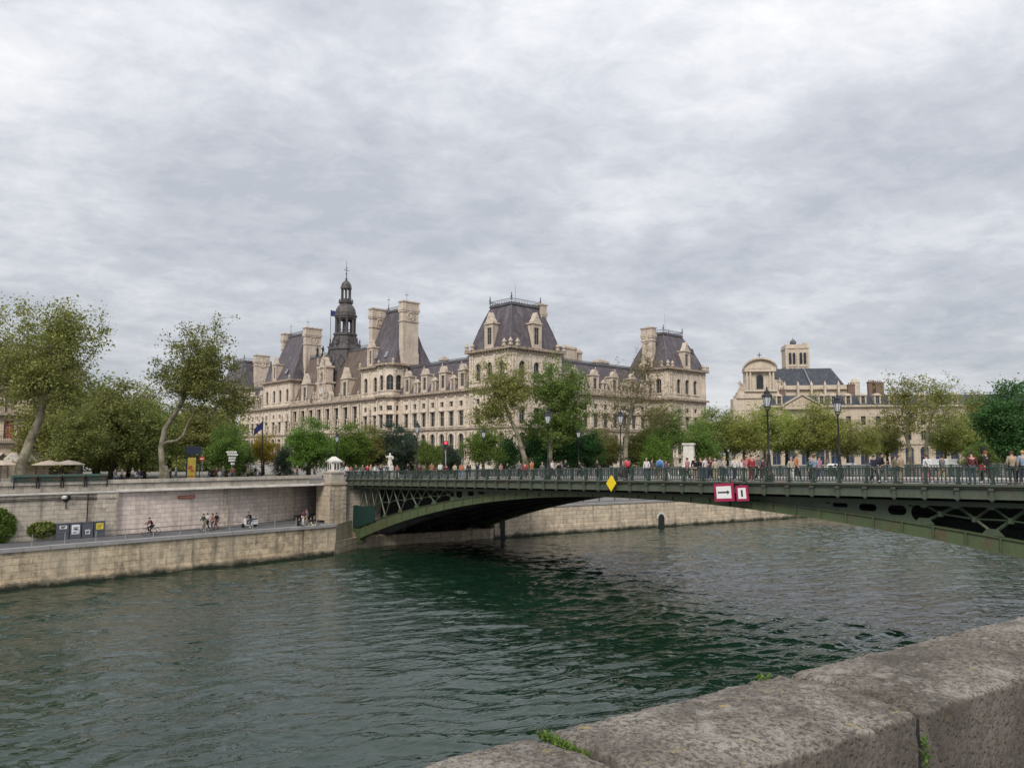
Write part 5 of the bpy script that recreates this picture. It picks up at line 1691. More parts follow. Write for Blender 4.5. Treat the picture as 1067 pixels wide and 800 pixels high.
# six reusable shapes, ten metres tall
tree_template('round', 'leaf_olive', 'bark_dark', seed=1, trunk=[(0, 0, 0), (.1, 0, 2), (0, .1, 4.5), (.1, 0, 6.5)], crown=[(0, 0, 6.3, 3.1, 3.1, 3.4, 1), (.5, -.5, 4.4, 2.8, 2.8, 1.8, .5)], n_att=150, leaves_per=100, lsize=0.20, r0=.2, spread=.5)
tree_template('dense', 'leaf_green', 'bark_dark', seed=2, trunk=[(0, 0, 0), (0, 0, 2), (0, .1, 6)], crown=[(0, 0, 6.0, 3.3, 3.3, 3.6, 1), (0, 0, 3.6, 3.1, 3.1, 2.4, .7)], n_att=190, leaves_per=120, lsize=0.21, r0=.22, spread=.5)
tree_template('plane', 'leaf_olive', 'bark_plane', seed=3, trunk=[(0, 0, 0), (.1, 0, 1.8), (.25, .1, 4), (.1, 0, 6.3)], crown=[(0, 0, 7.0, 2.6, 2.6, 2.9, 1), (.8, .4, 5.2, 2.4, 2.4, 2.0, .6), (-1.0, -.4, 5.4, 2.0, 2.0, 1.6, .4)], n_att=150, leaves_per=50, lsize=0.18, r0=.22, spread=.42, shell=.55)
tree_template('sparse', 'leaf_brown', 'bark_plane', seed=4, trunk=[(0, 0, 0), (0, .1, 3), (.1, 0, 6.6)], crown=[(0, 0, 6.8, 2.6, 2.6, 3.2, 1), (.4, .2, 4.6, 2.2, 2.2, 2.0, .4)], n_att=210, leaves_per=14, lsize=0.16, r0=.2, spread=.4, shell=.5)
tree_template('lime', 'leaf_yellow', 'bark_dark', seed=5, trunk=[(0, 0, 0), (0, 0, 2.2), (.1, .05, 6)], crown=[(0, 0, 6.2, 2.7, 2.7, 3.6, 1), (0, 0, 4.2, 2.9, 2.9, 1.8, .5)], n_att=150, leaves_per=90, lsize=0.19, r0=.17, spread=.5)
tree_template('bush', 'leaf_green', 'bark_dark', seed=6, trunk=[(0, 0, 0), (0, 0, 2), (0, 0, 5)], crown=[(0, 0, 3.8, 4.8, 4.6, 4.0, 1), (1.4, .5, 6.6, 2.6, 2.6, 3.2, .5), (-1.8, -.5, 5.6, 2.4, 2.4, 2.8, .4)], n_att=150, leaves_per=130, lsize=0.30, r0=.25, spread=.75)
tree_template('lime_b', 'leaf_yellow', 'bark_grey', seed=15, trunk=[(0, 0, 0), (0, 0, 2.2), (-.1, .05, 6)], crown=[(-.3, 0, 6.4, 2.5, 2.8, 3.4, 1), (.6, 0, 4.3, 2.7, 2.7, 1.7, .5)], n_att=140, leaves_per=84, lsize=0.19, r0=.17, spread=.5)
tree_template('plane_b', 'leaf_olive', 'bark_plane', seed=23, trunk=[(0, 0, 0), (-.15, 0, 1.8), (-.35, .1, 4), (.1, 0, 6.3)], crown=[(.2, 0, 7.2, 2.5, 2.5, 2.7, 1), (-1.2, .4, 5.6, 2.0, 2.2, 2.2, .6), (1.2, -.4, 5.0, 2.0, 2.0, 1.6, .5)], n_att=150, leaves_per=46, lsize=0.18, r0=.22, spread=.42, shell=.55)

def big_tree(name, x, Y, label, leafmat, barkmat, **k):
    p = at_depth(x, Y, GZ); e = empty(name, p, 0, label, 'tree')
    m, V, F_ = make_tree(**k)
    m.build('trunk', M[barkmat], e, True)
    o = bpy.data.objects.new('crown', np_mesh('crown', V, F_, M[leafmat])); link(o, e); return e
# px per metre at 74 m is about 10.8
big_tree('plane_tree', 20, 75, 'tallest plane tree at far left, leaning mottled trunk behind the green bookstalls', 'leaf_olive', 'bark_plane',
         seed=11, trunk=[(0, 0, 0), (.2, 0, 2.0), (.9, .2, 4.6), (1.6, .4, 6.8), (1.9, .3, 9.5), (2.2, .2, 13)],
         crown=[(2.2, .6, 14.0, 4.6, 5.0, 5.2, 1.0), (.6, .5, 10.6, 4.6, 5.0, 3.6, 1.1), (4.0, .5, 15.2, 3.0, 3.5, 3.2, .45), (-2.5, .5, 13.5, 4.5, 5, 5.2, .8), (4.6, 0, 9.2, 2.0, 2.4, 2.6, .35)],
         n_att=640, leaves_per=44, lsize=.22, r0=.42, spread=.5, shell=.55)
big_tree('plane_tree', 172, 82, 'tall plane tree with a crooked pale limb, standing alone left of the town hall', 'leaf_dark', 'bark_plane',
         seed=12, trunk=[(0, 0, 0), (-.2, 0, 1.8), (-.45, 0, 4.0), (-.15, .1, 6.0), (1.1, .1, 8.0), (1.9, .1, 9.6), (3.6, .2, 13.0)],
         crown=[(3.7, .3, 13.2, 3.7, 4.0, 4.4, 1.0), (3.9, .3, 10.4, 4.7, 4.6, 3.4, .8), (1.8, .2, 11.6, 3.2, 3.2, 3.2, .45), (7.2, .3, 8.6, 2.2, 2.6, 2.6, .3)],
         n_att=520, leaves_per=42, lsize=.215, r0=.29, spread=.45, shell=.6)
limb = [c for c in bpy.data.objects if c.get('label', '').startswith('tall plane tree with a crooked')][0]
m = MB(); m.tube([(-.42, 0, 4.2), (.3, -.2, 4.6), (1.3, -.3, 4.7), (2.0, -.4, 5.2), (2.3, -.4, 6.0), (2.5, -.4, 6.7), (3.4, -.3, 8.0)], [.15, .16, .15, .14, .12, .10, .06], 7); m.build('limb', M['bark_plane'], limb, True)
m = MB(); m.lathe([(.60, 0), (.55, 1.0), (.42, 1.7), (.30, 2.1)], 10); m.build('trunk_foot', M['bark_plane'], limb, True)

big_tree('plane_tree', 549, 118, 'large plane tree with a leaning pale trunk in front of the corner pavilion', 'leaf_olive', 'bark_plane',
         seed=13, trunk=[(0, 0, 0), (-.3, 0, 2.5), (-1.3, 0, 6.0), (-2.6, 0, 8.8), (-3.9, 0, 12), (-3.7, 0, 14.5)],
         crown=[(-4.0, 0, 13.8, 4.4, 4.4, 4.8, 1.0), (-5.5, 0, 9.4, 3.6, 3.6, 3.0, .55), (-1.5, 0, 13.0, 3.0, 3.4, 3.6, .5)],
         n_att=440, leaves_per=26, lsize=.26, r0=.34, spread=.5, shell=.6)
big_tree('plane_tree', 573, 122, 'broad plane tree with a dense green crown, just right of the leaning one', 'leaf_green', 'bark_plane',
         seed=14, trunk=[(0, 0, 0), (0, 0, 3), (.2, 0, 7), (.5, 0, 11), (.7, 0, 14)],
         crown=[(1.2, 0, 13.4, 5.8, 5.2, 4.9, 1.0), (.8, 0, 7.8, 6.2, 5.4, 4.0, .9), (3.6, 0, 10.4, 3.8, 3.6, 4.2, .4)],
         n_att=640, leaves_per=34, lsize=.27, r0=.40, spread=.5, shell=.6)
big_tree('plane_tree', 652, 132, 'half bare plane tree with brownish young leaves before the south front', 'leaf_brown', 'bark_plane',
         seed=16, trunk=[(0, 0, 0), (0, 0, 4), (.4, 0, 8), (1.4, 0, 12), (3.0, 0, 17)],
         crown=[(1.8, 0, 13.5, 5.6, 5.0, 5.0, 1.0), (3.6, 0, 18.3, 2.6, 2.6, 3.4, .35), (-2.5, 0, 10.0, 4.5, 4.0, 4.6, .6), (6.5, 0, 9.8, 4.6, 4.0, 3.8, .6)],
         n_att=640, leaves_per=11, lsize=.24, r0=.38, spread=.5, shell=.5)
big_tree('plane_tree', 947, 165, 'large pale limbed plane tree with thin foliage on the right', 'leaf_olive', 'bark_plane',
         seed=17, trunk=[(0, 0, 0), (.3, 0, 4), (-.3, 0, 7), (.2, 0, 11), (1.0, 0, 15)],
         crown=[(-.2, 0, 16.0, 5.5, 5.0, 4.8, 1.0), (1.4, 0, 11, 7.0, 6.0, 4.4, .9), (-4.5, 0, 9.5, 4.0, 4.0, 4.0, .4)],
         n_att=440, leaves_per=13, lsize=.36, r0=.42, spread=.6, shell=.55)
big_tree('plane_tree', 966, 172, 'second pale limbed plane tree on the right, slightly taller and leaning right', 'leaf_olive', 'bark_plane',
         seed=18, trunk=[(0, 0, 0), (-.3, 0, 4), (.3, 0, 7), (1.2, 0, 11), (3.0, 0, 15)],
         crown=[(3.2, 0, 15.6, 4.6, 4.6, 5.2, 1.0), (4.6, 0, 10, 5.0, 5.0, 4.0, .6)],
         n_att=330, leaves_per=13, lsize=.36, r0=.40, spread=.6, shell=.55)

# row at left behind the tall planes
LG = 'row of leafy trees across the left side of the square'
rowL = [(66, 100, 13.5, 'dense', 'leaf_olive', 'leafy tree just right of the tallest plane, above the stall umbrellas'),
        (84, 95, 9.5, 'round', 'leaf_dark', 'lower dark tree above the right end of the green bookstalls'),
        (101, 108, 14.0, 'round', 'leaf_green', 'mid green tree with a dark trunk, third tree of the left row'),
        (118, 102, 13.0, 'dense', 'leaf_dark', 'dark round tree in the middle of the left row'),
        (136, 112, 13.8, 'round', 'leaf_olive', 'olive tree with a ragged top in the left row, left of the lone plane tree'),
        (150, 104, 10.5, 'dense', 'leaf_dark', 'dark low crowned tree directly left of the lone plane tree trunk'),
        (176, 116, 11.5, 'round', 'leaf_dark', 'dark tree standing directly behind the trunk of the lone plane tree'),
        (200, 108, 11.0, 'plane', 'leaf_olive', 'thin leaved olive tree above the yellow poster column'),
        (222, 112, 11.6, 'round', 'leaf_olive', 'olive green tree right of the yellow poster column'),
        (236, 106, 7.6, 'dense', 'leaf_green', 'low green tree left of the flagpole'),
        (80, 150, 15, 'dense', 'leaf_olive', 'far tree seen between the first trunks of the left row'), (112, 155, 14, 'bush', 'leaf_green', 'far dense tree behind the middle of the left row'),
        (143, 150, 14, 'bush', 'leaf_olive', 'far dense tree behind the right part of the left row'), (168, 158, 12, 'bush', 'leaf_green', 'far green mass left of the lone plane trunk'),
        (195, 150, 11, 'bush', 'leaf_olive', 'far green mass behind the yellow poster column'), (222, 156, 11, 'bush', 'leaf_green', 'far green mass behind the direction arrows')]
for i, (x, Y, h, k, lm, lb) in enumerate(rowL): place_tree(k, x, Y, h, lb, LG, 'broadleaf_tree', 1.15, leafmat=lm)
G2 = 'shrubs and small trees of the square'
sh = [(250, 118, 5.6, 'bush', 'leaf_green', 'low green shrub directly behind the flagpole'),
      (275, 122, 7.0, 'lime', 'leaf_gold', 'golden leaved small tree just right of the flagpole', ),
      (298, 118, 5.0, 'bush', 'leaf_blue', 'bluish dark shrub right of the golden tree'),
      (322, 112, 8.6, 'dense', 'leaf_bright', 'bright green tree with a round crown before the town hall front'),
      (345, 116, 6.2, 'lime', 'leaf_bright', 'small bright tree behind the capped stone pier'),
      (366, 120, 8.2, 'dense', 'leaf_bright', 'bright green tree right of the capped stone pier'),
      (384, 124, 8.0, 'dense', 'leaf_olive', 'yellowish green tree under the corner turret'),
      (408, 126, 8.4, 'dense', 'leaf_blue', 'dark bluish tree under the turret windows'),
      (424, 130, 7.6, 'bush', 'leaf_blue', 'dark bluish shrub left of the clipped green one'),
      (448, 124, 5.8, 'bush', 'leaf_green', 'clipped green shrub below the wing with seven bays'),
      (470, 130, 5.2, 'bush', 'leaf_blue', 'small dark shrub beside the red traffic light'),
      (504, 108, 7.6, 'round', 'leaf_bright', 'small bright tree by itself below the corner pavilion'),
      (530, 124, 6.4, 'bush', 'leaf_rich', 'rich green shrub left of the leaning trunk'),
      (562, 128, 8.2, 'bush', 'leaf_rich', 'large rich green bush under the broad plane tree'),
      (592, 128, 9.2, 'dense', 'leaf_rich', 'rich green chestnut right of the second lamp'),
      (612, 130, 7.6, 'bush', 'leaf_rich', 'rich green bush left of the half bare plane'),
      (634, 136, 7.2, 'lime', 'leaf_olive', 'olive young tree left of the third lamp'),
      (628, 142, 8.0, 'dense', 'leaf_dark', 'dark tree behind the olive young one'),
      (668, 138, 8.4, 'bush', 'leaf_dark', 'dark shadowed bush right of the half bare plane trunk'),
      (686, 130, 6.8, 'bush', 'leaf_bright', 'low bright green bush left of the pale pedestal'),
      (700, 134, 11.5, 'plane', 'leaf_green', 'slender green tree with a pale trunk left of the pedestal'),
      (690, 148, 13.5, 'plane_b', 'leaf_olive', 'olive plane tree before the south east pavilion')]
for i, (x, Y, h, k, lm, lb) in enumerate(sh): place_tree(k, x, Y, h, lb, G2, 'broadleaf_tree' if k != 'bush' else 'shrub', 1.2 if k != 'bush' else .8, leafmat=lm, cat='tree' if k != 'bush' else 'shrub')
G3 = 'trees lining the quay on the right'
rt = [(728, 150, 9.0, 'dense', 'leaf_green', 'bright dense tree behind the pale pedestal'), (740, 160, 12.0, 'dense', 'leaf_dark', 'dark dense tree right of the south east pavilion'), (757, 165, 11.8, 'round', 'leaf_olive', 'olive tree at the left end of the right hand row'),
      (775, 158, 12.2, 'lime', 'leaf_yellow', 'yellow green tree with a pale stem, left of the bridge lamp under the church'), (797, 162, 13.2, 'lime_b', 'leaf_yellow', 'yellow green tree directly behind the lamp under the church front'),
      (820, 166, 12.4, 'round', 'leaf_yellow', 'round yellow green tree under the stone pediment'), (842, 160, 11.2, 'lime', 'leaf_yellow', 'yellow green tree right of the stone pediment'),
      (862, 156, 13.8, 'lime_b', 'leaf_yellow', 'tallest yellow green tree, just left of the rightmost bridge lamp'), (883, 162, 10.4, 'lime', 'leaf_olive', 'olive green tree just right of the rightmost bridge lamp'),
      (902, 166, 9.4, 'lime_b', 'leaf_yellow', 'low yellow green tree below the slate dormers'), (925, 175, 10.5, 'round', 'leaf_olive', 'olive tree left of the pale limbed planes'),
      (985, 180, 11.0, 'lime', 'leaf_yellow', 'yellow green tree under the pale limbed planes'), (1008, 178, 11.5, 'lime_b', 'leaf_yellow', 'yellow green tree left of the dark one at the right edge'),
      (1018, 190, 19.5, 'plane', 'leaf_olive', 'tall olive plane tree next to the dark tree at the right edge'), (1034, 186, 17, 'plane_b', 'leaf_olive', 'olive plane tree half hidden by the dark tree'),
      (1052, 150, 17.4, 'dense', 'leaf_rich', 'dark rich green tree at the right edge'), (1076, 160, 18, 'dense', 'leaf_rich', 'dark green tree cut by the right edge'), (1018, 140, 5.2, 'bush', 'leaf_green', 'green shrub below the dark tree at the right edge')] + [(x_, Y_, h_, k_, lm_, 'tree of the quay row beyond the right edge, %s of the five' % w_) for x_, Y_, h_, k_, lm_, w_ in ((1110, 168, 15, 'plane', 'leaf_olive', 'nearest'), (1150, 172, 16, 'round', 'leaf_green', 'second'), (1195, 180, 15, 'plane_b', 'leaf_olive', 'middle'), (1240, 186, 17, 'dense', 'leaf_olive', 'fourth'), (1290, 192, 16, 'plane', 'leaf_green', 'farthest'))]
for i, (x, Y, h, k, lm, lb) in enumerate(rt): place_tree(k, x, Y, h*(1.07 if h < 14 else 1.0), lb, G3, 'broadleaf_tree' if k != 'bush' else 'shrub', 1.15, leafmat=lm, cat='tree' if k != 'bush' else 'shrub')
# wall plants on the low quay
def wallplant(name, k, off, z, w, h, n, mat, label):
    r = np.random.RandomState(int(k*10+500)); c = U(k, off, z)
    u_ = r.rand(n)**.5; t = r.rand(n)*6.28
    a = np.cos(t)*u_*w/2; b_ = np.sin(t)*u_*h/2; dth = r.rand(n)*.5*(1-u_)
    P_ = np.array(c)[None]+a[:, None]*np.array(dq)[None]+b_[:, None]*np.array([[0, 0, 1]])-dth[:, None]*np.array(nq)[None]
    A = r.randn(n, 3); A /= np.linalg.norm(A, axis=1)[:, None]; B_ = np.cross(A, r.randn(n, 3)); B_ /= np.linalg.norm(B_, axis=1)[:, None]
    s = .16*(.6+r.rand(n))[:, None]
    V = np.stack([P_-A*s, P_+B_*s*.7, P_+A*s, P_-B_*s*.7], 1).reshape(-1, 3)
    o = bpy.data.objects.new(name, np_mesh(name, V, np.arange(n*4).reshape(n, 4), M[mat])); link(o); tag(o, label, 'plant'); return o
wallplant('ivy', -8.0, -.3, -6.2, 2.6, 3.0, 1300, 'leaf_green', 'leafy bush growing at the foot of the wall at the left edge')
wallplant('ivy', -4.6, -.15, -6.7, 2.4, 1.3, 900, 'leaf_dark', 'small dark ivy patch on the wall left of the poster bins')
# ================================================================== CHURCH, BARRACKS, LEFT HOUSE
def arc_pts(r, n, a0=0, a1=math.pi): return [(r*math.cos(a0+(a1-a0)*i/n), r*math.sin(a0+(a1-a0)*i/n)) for i in range(n+1)]
def vprism(mb, pts, y0, y1):
    """prism of an upright (x,z) outline between y0 and y1"""
    n = len(pts)
    mb.poly([(x, y0, z) for x, z in pts]); mb.poly([(x, y1, z) for x, z in pts][::-1])
    for i in range(n):
        j = (i+1) % n; mb.poly([(pts[i][0], y0, pts[i][1]), (pts[i][0], y1, pts[i][1]), (pts[j][0], y1, pts[j][1]), (pts[j][0], y0, pts[j][1])])
D0 = 300.0
def sx(px0, px1): return (px1-px0)*D0/802.0
cp0 = at_depth(794.5, D0, GZ)
ch = empty('church', cp0, R(-8), 'pale stone church with a curved pediment front, steep slate roof and square tower', 'church')
def zc(y): return (473-y)*D0/802.0*1.0 + 3.3
zt = zc
m = MB()
# lower tiers (x across the front)
m.box((-10.5, 0, 0), (10.5, 8, zc(415))); m.box((-9.3, -.6, zc(415)), (9.3, 8, zc(411)))
m.box((-8.6, 0, zc(411)), (8.4, 7, zc(408)));
top0, top1 = zc(408), zc(387)
m.box((-5.6, 1.2, top0), (5.6, 6, top1)); m.box((-6.0, -.6, top1), (6.0, 6, top1+1.0)); m.box((-6.2, -.8, top0), (6.2, .8, top0+.6))
for x in (-5.0, -3.7, 3.7, 5.0): m.lathe([(.52, top0+.6), (.45, top0+1.0), (.38, top1-.6), (.55, top1)], 10, (x, .2))
vprism(m, [(x*1.0, top1+1.0+z*.62) for x, z in arc_pts(6.1, 14)], .3, 5)
vprism(m, [(x*.7, top1+1.3+z*.40) for x, z in arc_pts(6.1, 14)], -.0, .3)
for i in range(14):
    a = arc_pts(6.5, 14); p0, p1 = a[i], a[i+1]
    m.obox((p0[0], -1.0, top1+.7+p0[1]*.64), (p1[0]-p0[0], 0, (p1[1]-p0[1])*.64), (0, 1.9, 0), (0, 0, .65))
w = m.build('front', M['church'], ch)
c = MB(); zx = zc(374.5); c.box((-.12, .6, zx), (.12, .84, zx+2.9)); c.box((-.8, .62, zx+1.7), (.8, .82, zx+2.0)); c.lathe([(.4, zx-.3), (.2, zx+.3)], 8, (0, .7)); c.build('cross', M['black'], w)
q = MB(); vprism(q, [(-1.3, zc(405)), (1.3, zc(405)), (1.3, zc(393.5))]+[(x, zc(393.5)+z) for x, z in arc_pts(1.3, 8)[1:]]+[], 1.05, 1.19); q.build('window', M['glass'], w)
q = MB()
for i in range(8):
    p0, p1 = arc_pts(1.6, 8)[i], arc_pts(1.6, 8)[i+1]; q.obox((p0[0], .95, zc(393.5)+p0[1]), (p1[0]-p0[0], 0, p1[1]-p0[1]), (0, .3, 0), (0, 0, .3))
q.box((-1.75, .95, zc(405)), (-1.4, 1.2, zc(393.5))); q.box((1.4, .95, zc(405)), (1.75, 1.2, zc(393.5))); q.build('window_surround', M['church'], w)
cst = statue_mesh('statue', M['statue'], 2.6, .8)
for (x, y, sc) in ((-7.5, 1.5, 1.3), (-6.6, 1.8, 1.0), (7.6, 1.5, 1.6), (8.8, 2, 1.2), (6.9, 2.2, 1.2)):
    o = bpy.data.objects.new('statue', cst); link(o, ch); o.location = (x, y, top0); o.scale = (sc,)*3
# scroll buttress walls beside the top tier
q = MB(); vprism(q, [(5.6, top0), (9.6, top0), (9.3, top0+1.6), (8, top0+2.4), (7, top0+4.4), (5.6, top0+5)], 1.6, 3); vprism(q, [(-5.6, top0), (-8.6, top0), (-8, top0+1.4), (-6.6, top0+2.2), (-5.6, top0+3.6)], 1.6, 3); q.build('scroll', M['church'], w)
# nave running back and right: seen side on
nb = MB()
nx0, nx1 = sx(785.5, 799), sx(785.5, 873)
ez = zc(404.5); rz_ = zc(381.5)
nb.box((nx0, 2, 0), (nx1+2.0, 22, ez)); nb.box((nx0+2, .8, ez-.6), (nx1+3.0, 2, ez+1.0))
for i in range(6):
    x = nx0+4+i*5.0; nb.box((x-.35, -.6, ez-6), (x+.35, 2, ez+.9)); nb.prism([(x-.45, -.7), (x+.45, -.7), (x+.45, .3), (x-.45, .3)], ez+.9, ez+2.6, [(x-.05, -.25), (x+.05, -.25), (x+.05, -.15), (x-.05, -.15)])
nb.lathe([(1.8, ez-4), (1.7, ez+1.6), (1.9, ez+1.8), (1.2, ez+3.0), (.1, ez+3.7)], 8, (nx1+2.6, .6))
nb.build('nave', M['church'], ch)
r = MB()
r.prism([(nx0, 2.2), (nx1, 2.2), (nx1, 21), (nx0, 21)], ez, rz_, [(nx0, 10.5), (sx(785.5, 863.5), 10.5), (sx(785.5, 863.5), 12.5), (nx0, 12.5)])
r.build('roof', M['slate_blue'], ch)
x = sx(785.5, 836); q = MB(); q.tube([(x+.9, 1.8, ez+.3), (x-.2, 9.6, rz_+.2)], .28, 4); q.build('roof_gutter', M['zinc'], ch)
# tower behind
tw0, tw1 = sx(785.5, 818.5)*1.045, sx(785.5, 841)*1.045
tb = MB(); s = tw1-tw0; zT = zc(362)*1.03
tb.box((tw0, 14, 0), (tw1, 14+s, zT)); tb.box((tw0-.35, 13.65, zT), (tw1+.35, 14.35+s, zT+.6))
tb.box((tw0-.25, 13.75, zT-7.4), (tw1+.25, 14.25+s, zT-7.0)); tb.box((tw0-.1, 13.9, zT+.6), (tw1+.1, 14.2, zT+1.7)); tb.box((tw1-.2, 14, zT+.6), (tw1+.1, 14+s, zT+1.7)); tb.box((tw0-.1, 14, zT+.6), (tw0+.2, 14+s, zT+1.7))
tb.box((tw1-1.8, 14, zT+.6), (tw1, 15.6, zT+2.3))
for xx in (tw0-.3, tw1-.5, (tw0+tw1)/2-.3): tb.box((xx, 13.6, 0), (xx+.8, 14, zT-.2))
tower = tb.build('tower', M['church'], ch); tower.location = (0, 0, 0)
q = MB()
for cx_ in ((tw0*.74+tw1*.26), (tw0*.26+tw1*.74)):
    for d in (-.75, .75):
        vprism(q, [(cx_+d-.5, zT-6.2), (cx_+d+.5, zT-6.2), (cx_+d+.5, zT-2.2)]+[(cx_+d+a, zT-2.2+b_) for a, b_ in arc_pts(.5, 6)[1:]], 13.55, 13.98)
        vprism(q, [(cx_+d-.4, zT-9.4), (cx_+d+.4, zT-9.4), (cx_+d+.4, zT-8.4)]+[(cx_+d+a, zT-8.4+b_) for a, b_ in arc_pts(.4, 6)[1:]], 13.55, 13.98)
q.build('louvre', M['glass'], tower)
q = MB(); q.lathe([(.9, zT+.6), (.9, zT+1.8), (1.3, zT+2.2), (1.25, zT+3.0), (.7, zT+3.7), (.15, zT+4.0), (.05, zT+5)], 10, (tw0+3.2, 15.5)); q.build('turret', M['lead'], tower)

# ---- long administrative building below the church
bp = at_depth(837, 232, GZ)
bk = empty('barracks', bp, R(-6), 'long pale stone building with a triangular pediment, slate roof and round arched ground floor', 'building')
K = 232/802.0
def bxp(px): return (px-837)*K
def bz(y): return (473-y)*K+3.3
m = MB(); WB_ = []
xl, xr_ = bxp(803), bxp(1075)
eav = bz(424.5)
ops = []
n = int((xr_-xl)/4.25); bays = [2.1+4.25*i for i in range(n)]
for a in bays:
    wx = xl+a
    ops += [(a-1.2, a+1.2, .1, 5.6, True), (a-.75, a+.75, 7.4, 10.2, False), (a-.7, a+.7, 12.0, 14.6, False)]
wallface(m, (xl, 0), (1, 0), (0, -1), xr_-xl, 0, eav, [o for o in ops if o[3] < eav-.5], .5, True, bk)
m.box((xl, -.35, 6.2), (xr_, .1, 6.6)); m.box((xl, -.3, 11.1), (xr_, .1, 11.4)); m.box((xl-.5, -.8, eav), (xr_+.5, .5, eav+.6))
m.box((xl, .9, 0), (xr_, 14, eav)); 
m.build('wall', M['barracks'], bk)
r = MB(); r.prism([(xl, 0), (xr_, 0), (xr_, 14), (xl, 14)], eav+.6, eav+3.9, [(xl+3.5, 4.5), (xr_-3.5, 4.5), (xr_-3.5, 9.5), (xl+3.5, 9.5)]); r.build('roof', M['slate_blue'], bk)
p = MB(); pw = bxp(855)-bxp(818); c0 = bxp(836.5)
p.box((c0-pw/2-.4, -1.6, eav-.6), (c0+pw/2+.4, .2, eav+.1)); vprism(p, [(c0-pw/2-.2, eav+.1), (c0+pw/2+.2, eav+.1), (c0, eav+3.4)], -1.1, .3)
for sg in (-1, 1):
    p.obox((c0+sg*(pw/2+.6), -1.6, eav+.1), (-sg*(pw/2+.6), 0, 3.5), (0, 2.0, 0), (0, 0, .5))
for i in range(7): p.lathe([(.3, eav+.1), (.45, eav+.6), (.3, eav+.8+1.6*(1-abs(i-3)/3.5)), (.1, eav+1.0+1.6*(1-abs(i-3)/3.5))], 6, (c0-3.6+1.2*i, -1.15))
p.build('pediment', M['barracks'], bk)
for px in (884.8, 899.6, 914, 870, 858, 815, 928, 944, 958, 972, 990):
    d = MB(); x = bxp(px); d.box((x-.95, .6, eav+.6), (x-.55, 3, eav+3.4)); d.box((x+.55, .6, eav+.6), (x+.95, 3, eav+3.4)); d.box((x-.55, .6, eav+.6), (x+.55, 3, eav+1.1)); d.box((x-.55, .95, eav+1.1), (x+.55, 3, eav+3.3)); d.box((x-1.1, .4, eav+3.4), (x+1.1, 3, eav+3.7)); d.prism([(x-1.0, .5), (x+1.0, .5), (x+1.0, 3), (x-1.0, 3)], eav+3.7, eav+4.2, [(x-.3, .9), (x+.3, .9), (x+.3, 3), (x-.3, 3)])
    o = d.build('dormer', M['barracks'], bk)
    WIN.append((Vector((x, .84, eav+1.1)), 0, 1.1, 2.2, False, o, 'b'))
for px, w_, h_ in ((894, 2.0, 8.0), (915, 2.2, 8.8), (921, 3.4, 8.6), (823, 1.6, 6.6)):
    d = MB(); x = bxp(px); d.box((x-w_/2, 5.5, eav+2), (x+w_/2, 6.8, eav+h_-1.0)); d.box((x-w_/2-.15, 5.35, eav+h_-1.0), (x+w_/2+.15, 6.95, eav+h_-.7))
    for i in range(int(w_/.5)): d.lathe([(.16, eav+h_-.7), (.13, eav+h_-.1)], 6, (x-w_/2+.3+.5*i, 6.1))
    d.build('chimney', simple('brick_stack', (.17, .115, .09), .9), bk)
WIN.sort(key=lambda w: abs(w[0].x-3)); 
near_, far_ = WIN[:100], WIN[100:]
for (q, rz, w, h, arch, par, kind) in WIN:
    glass = M['glass_blue'] if arch else M['glass']
    fm, pm = window_meshes(w, h, arch, 'blue' if arch else 'b', glass)
    o = bpy.data.objects.new('window', fm); link(o, par or bk); o.location = q; o.rotation_euler = (0, 0, rz)
    link(bpy.data.objects.new('pane', pm), o)
WIN = []
# ---- pale roof and block at far right behind the trees
rb = empty('apartment_building', at_depth(1008, 300, GZ), R(-10), 'pale long apartment roof half hidden behind the trees at the right', 'building')
m = MB(); m.box((-24, 0, 0), (110, 12, 17)); m.box((-24.5, -.5, 17), (110.5, 12.5, 17.6)); 
for i in range(35):
    for z in (3, 7, 11): m.box((-22+i*3.7, -.12, z), (-20.6+i*3.7, .0, z+2.4))
m.build('wall', M['barracks'], rb)
m = MB(); m.prism([(-24, 0), (110, 0), (110, 12), (-24, 12)], 17.6, 21.5, [(-21, 3.5), (107, 3.5), (107, 8.5), (-21, 8.5)]); m.build('roof', M['zinc'], rb)
# ---- house at the left edge
hp = at_depth(52, 101, GZ)
hs = empty('corner_house', hp, R(12), 'pale corner house with iron balconies, shutters and a cafe under awnings at the left edge', 'house')
m = MB(); ops = []
Lh = 27.0
for i in range(8):
    a = 1.7+3.3*i
    for z in (5.3, 8.7, 12.0): ops.append((a-.6, a+.6, z, z+2.3, False))
    ops.append((a-1.3, a+1.3, .15, 3.1, False))
wallface(m, (-Lh, 0), (1, 0), (0, -1), Lh, 0, 15.6, [(Lh-o[1], Lh-o[0], *o[2:]) for o in ops], .35, True, hs, 'b')
m.box((-Lh, .36, 0), (-.01, 12, 15.6)); m.box((-Lh, -.35, 4.35), (.2, .1, 4.6)); m.box((-Lh, -.25, 8.0), (.2, .1, 8.2)); m.box((-Lh, -.4, 15.5), (.3, .2, 16.0)); m.box((-.02, 0, 0), (0, 12, 15.6))
m.build('wall', stone('house_stone', (.50, .42, .335), (.26, .21, .17), stain=.35, streak=.35), hs)
r = MB(); r.prism([(-Lh, 0), (.1, 0), (.1, 12), (-Lh, 12)], 16, 18.4, [(-Lh, 2.6), (-2.2, 2.6), (-2.2, 10), (-Lh, 10)]); r.build('roof', M['zinc'], hs)
for z in (4.6, 8.2, 11.6):
    b = MB(); b.box((-Lh, -.85, z-.02), (.1, .0, z+.12)); b.box((-Lh, -.85, z+1.0), (.1, -.8, z+1.05))
    for i in range(int(Lh/.22)): b.box((-Lh+.22*i, -.84, z+.12), (-Lh+.22*i+.03, -.81, z+1.0))
    b.build('balcony', M['black'], hs)
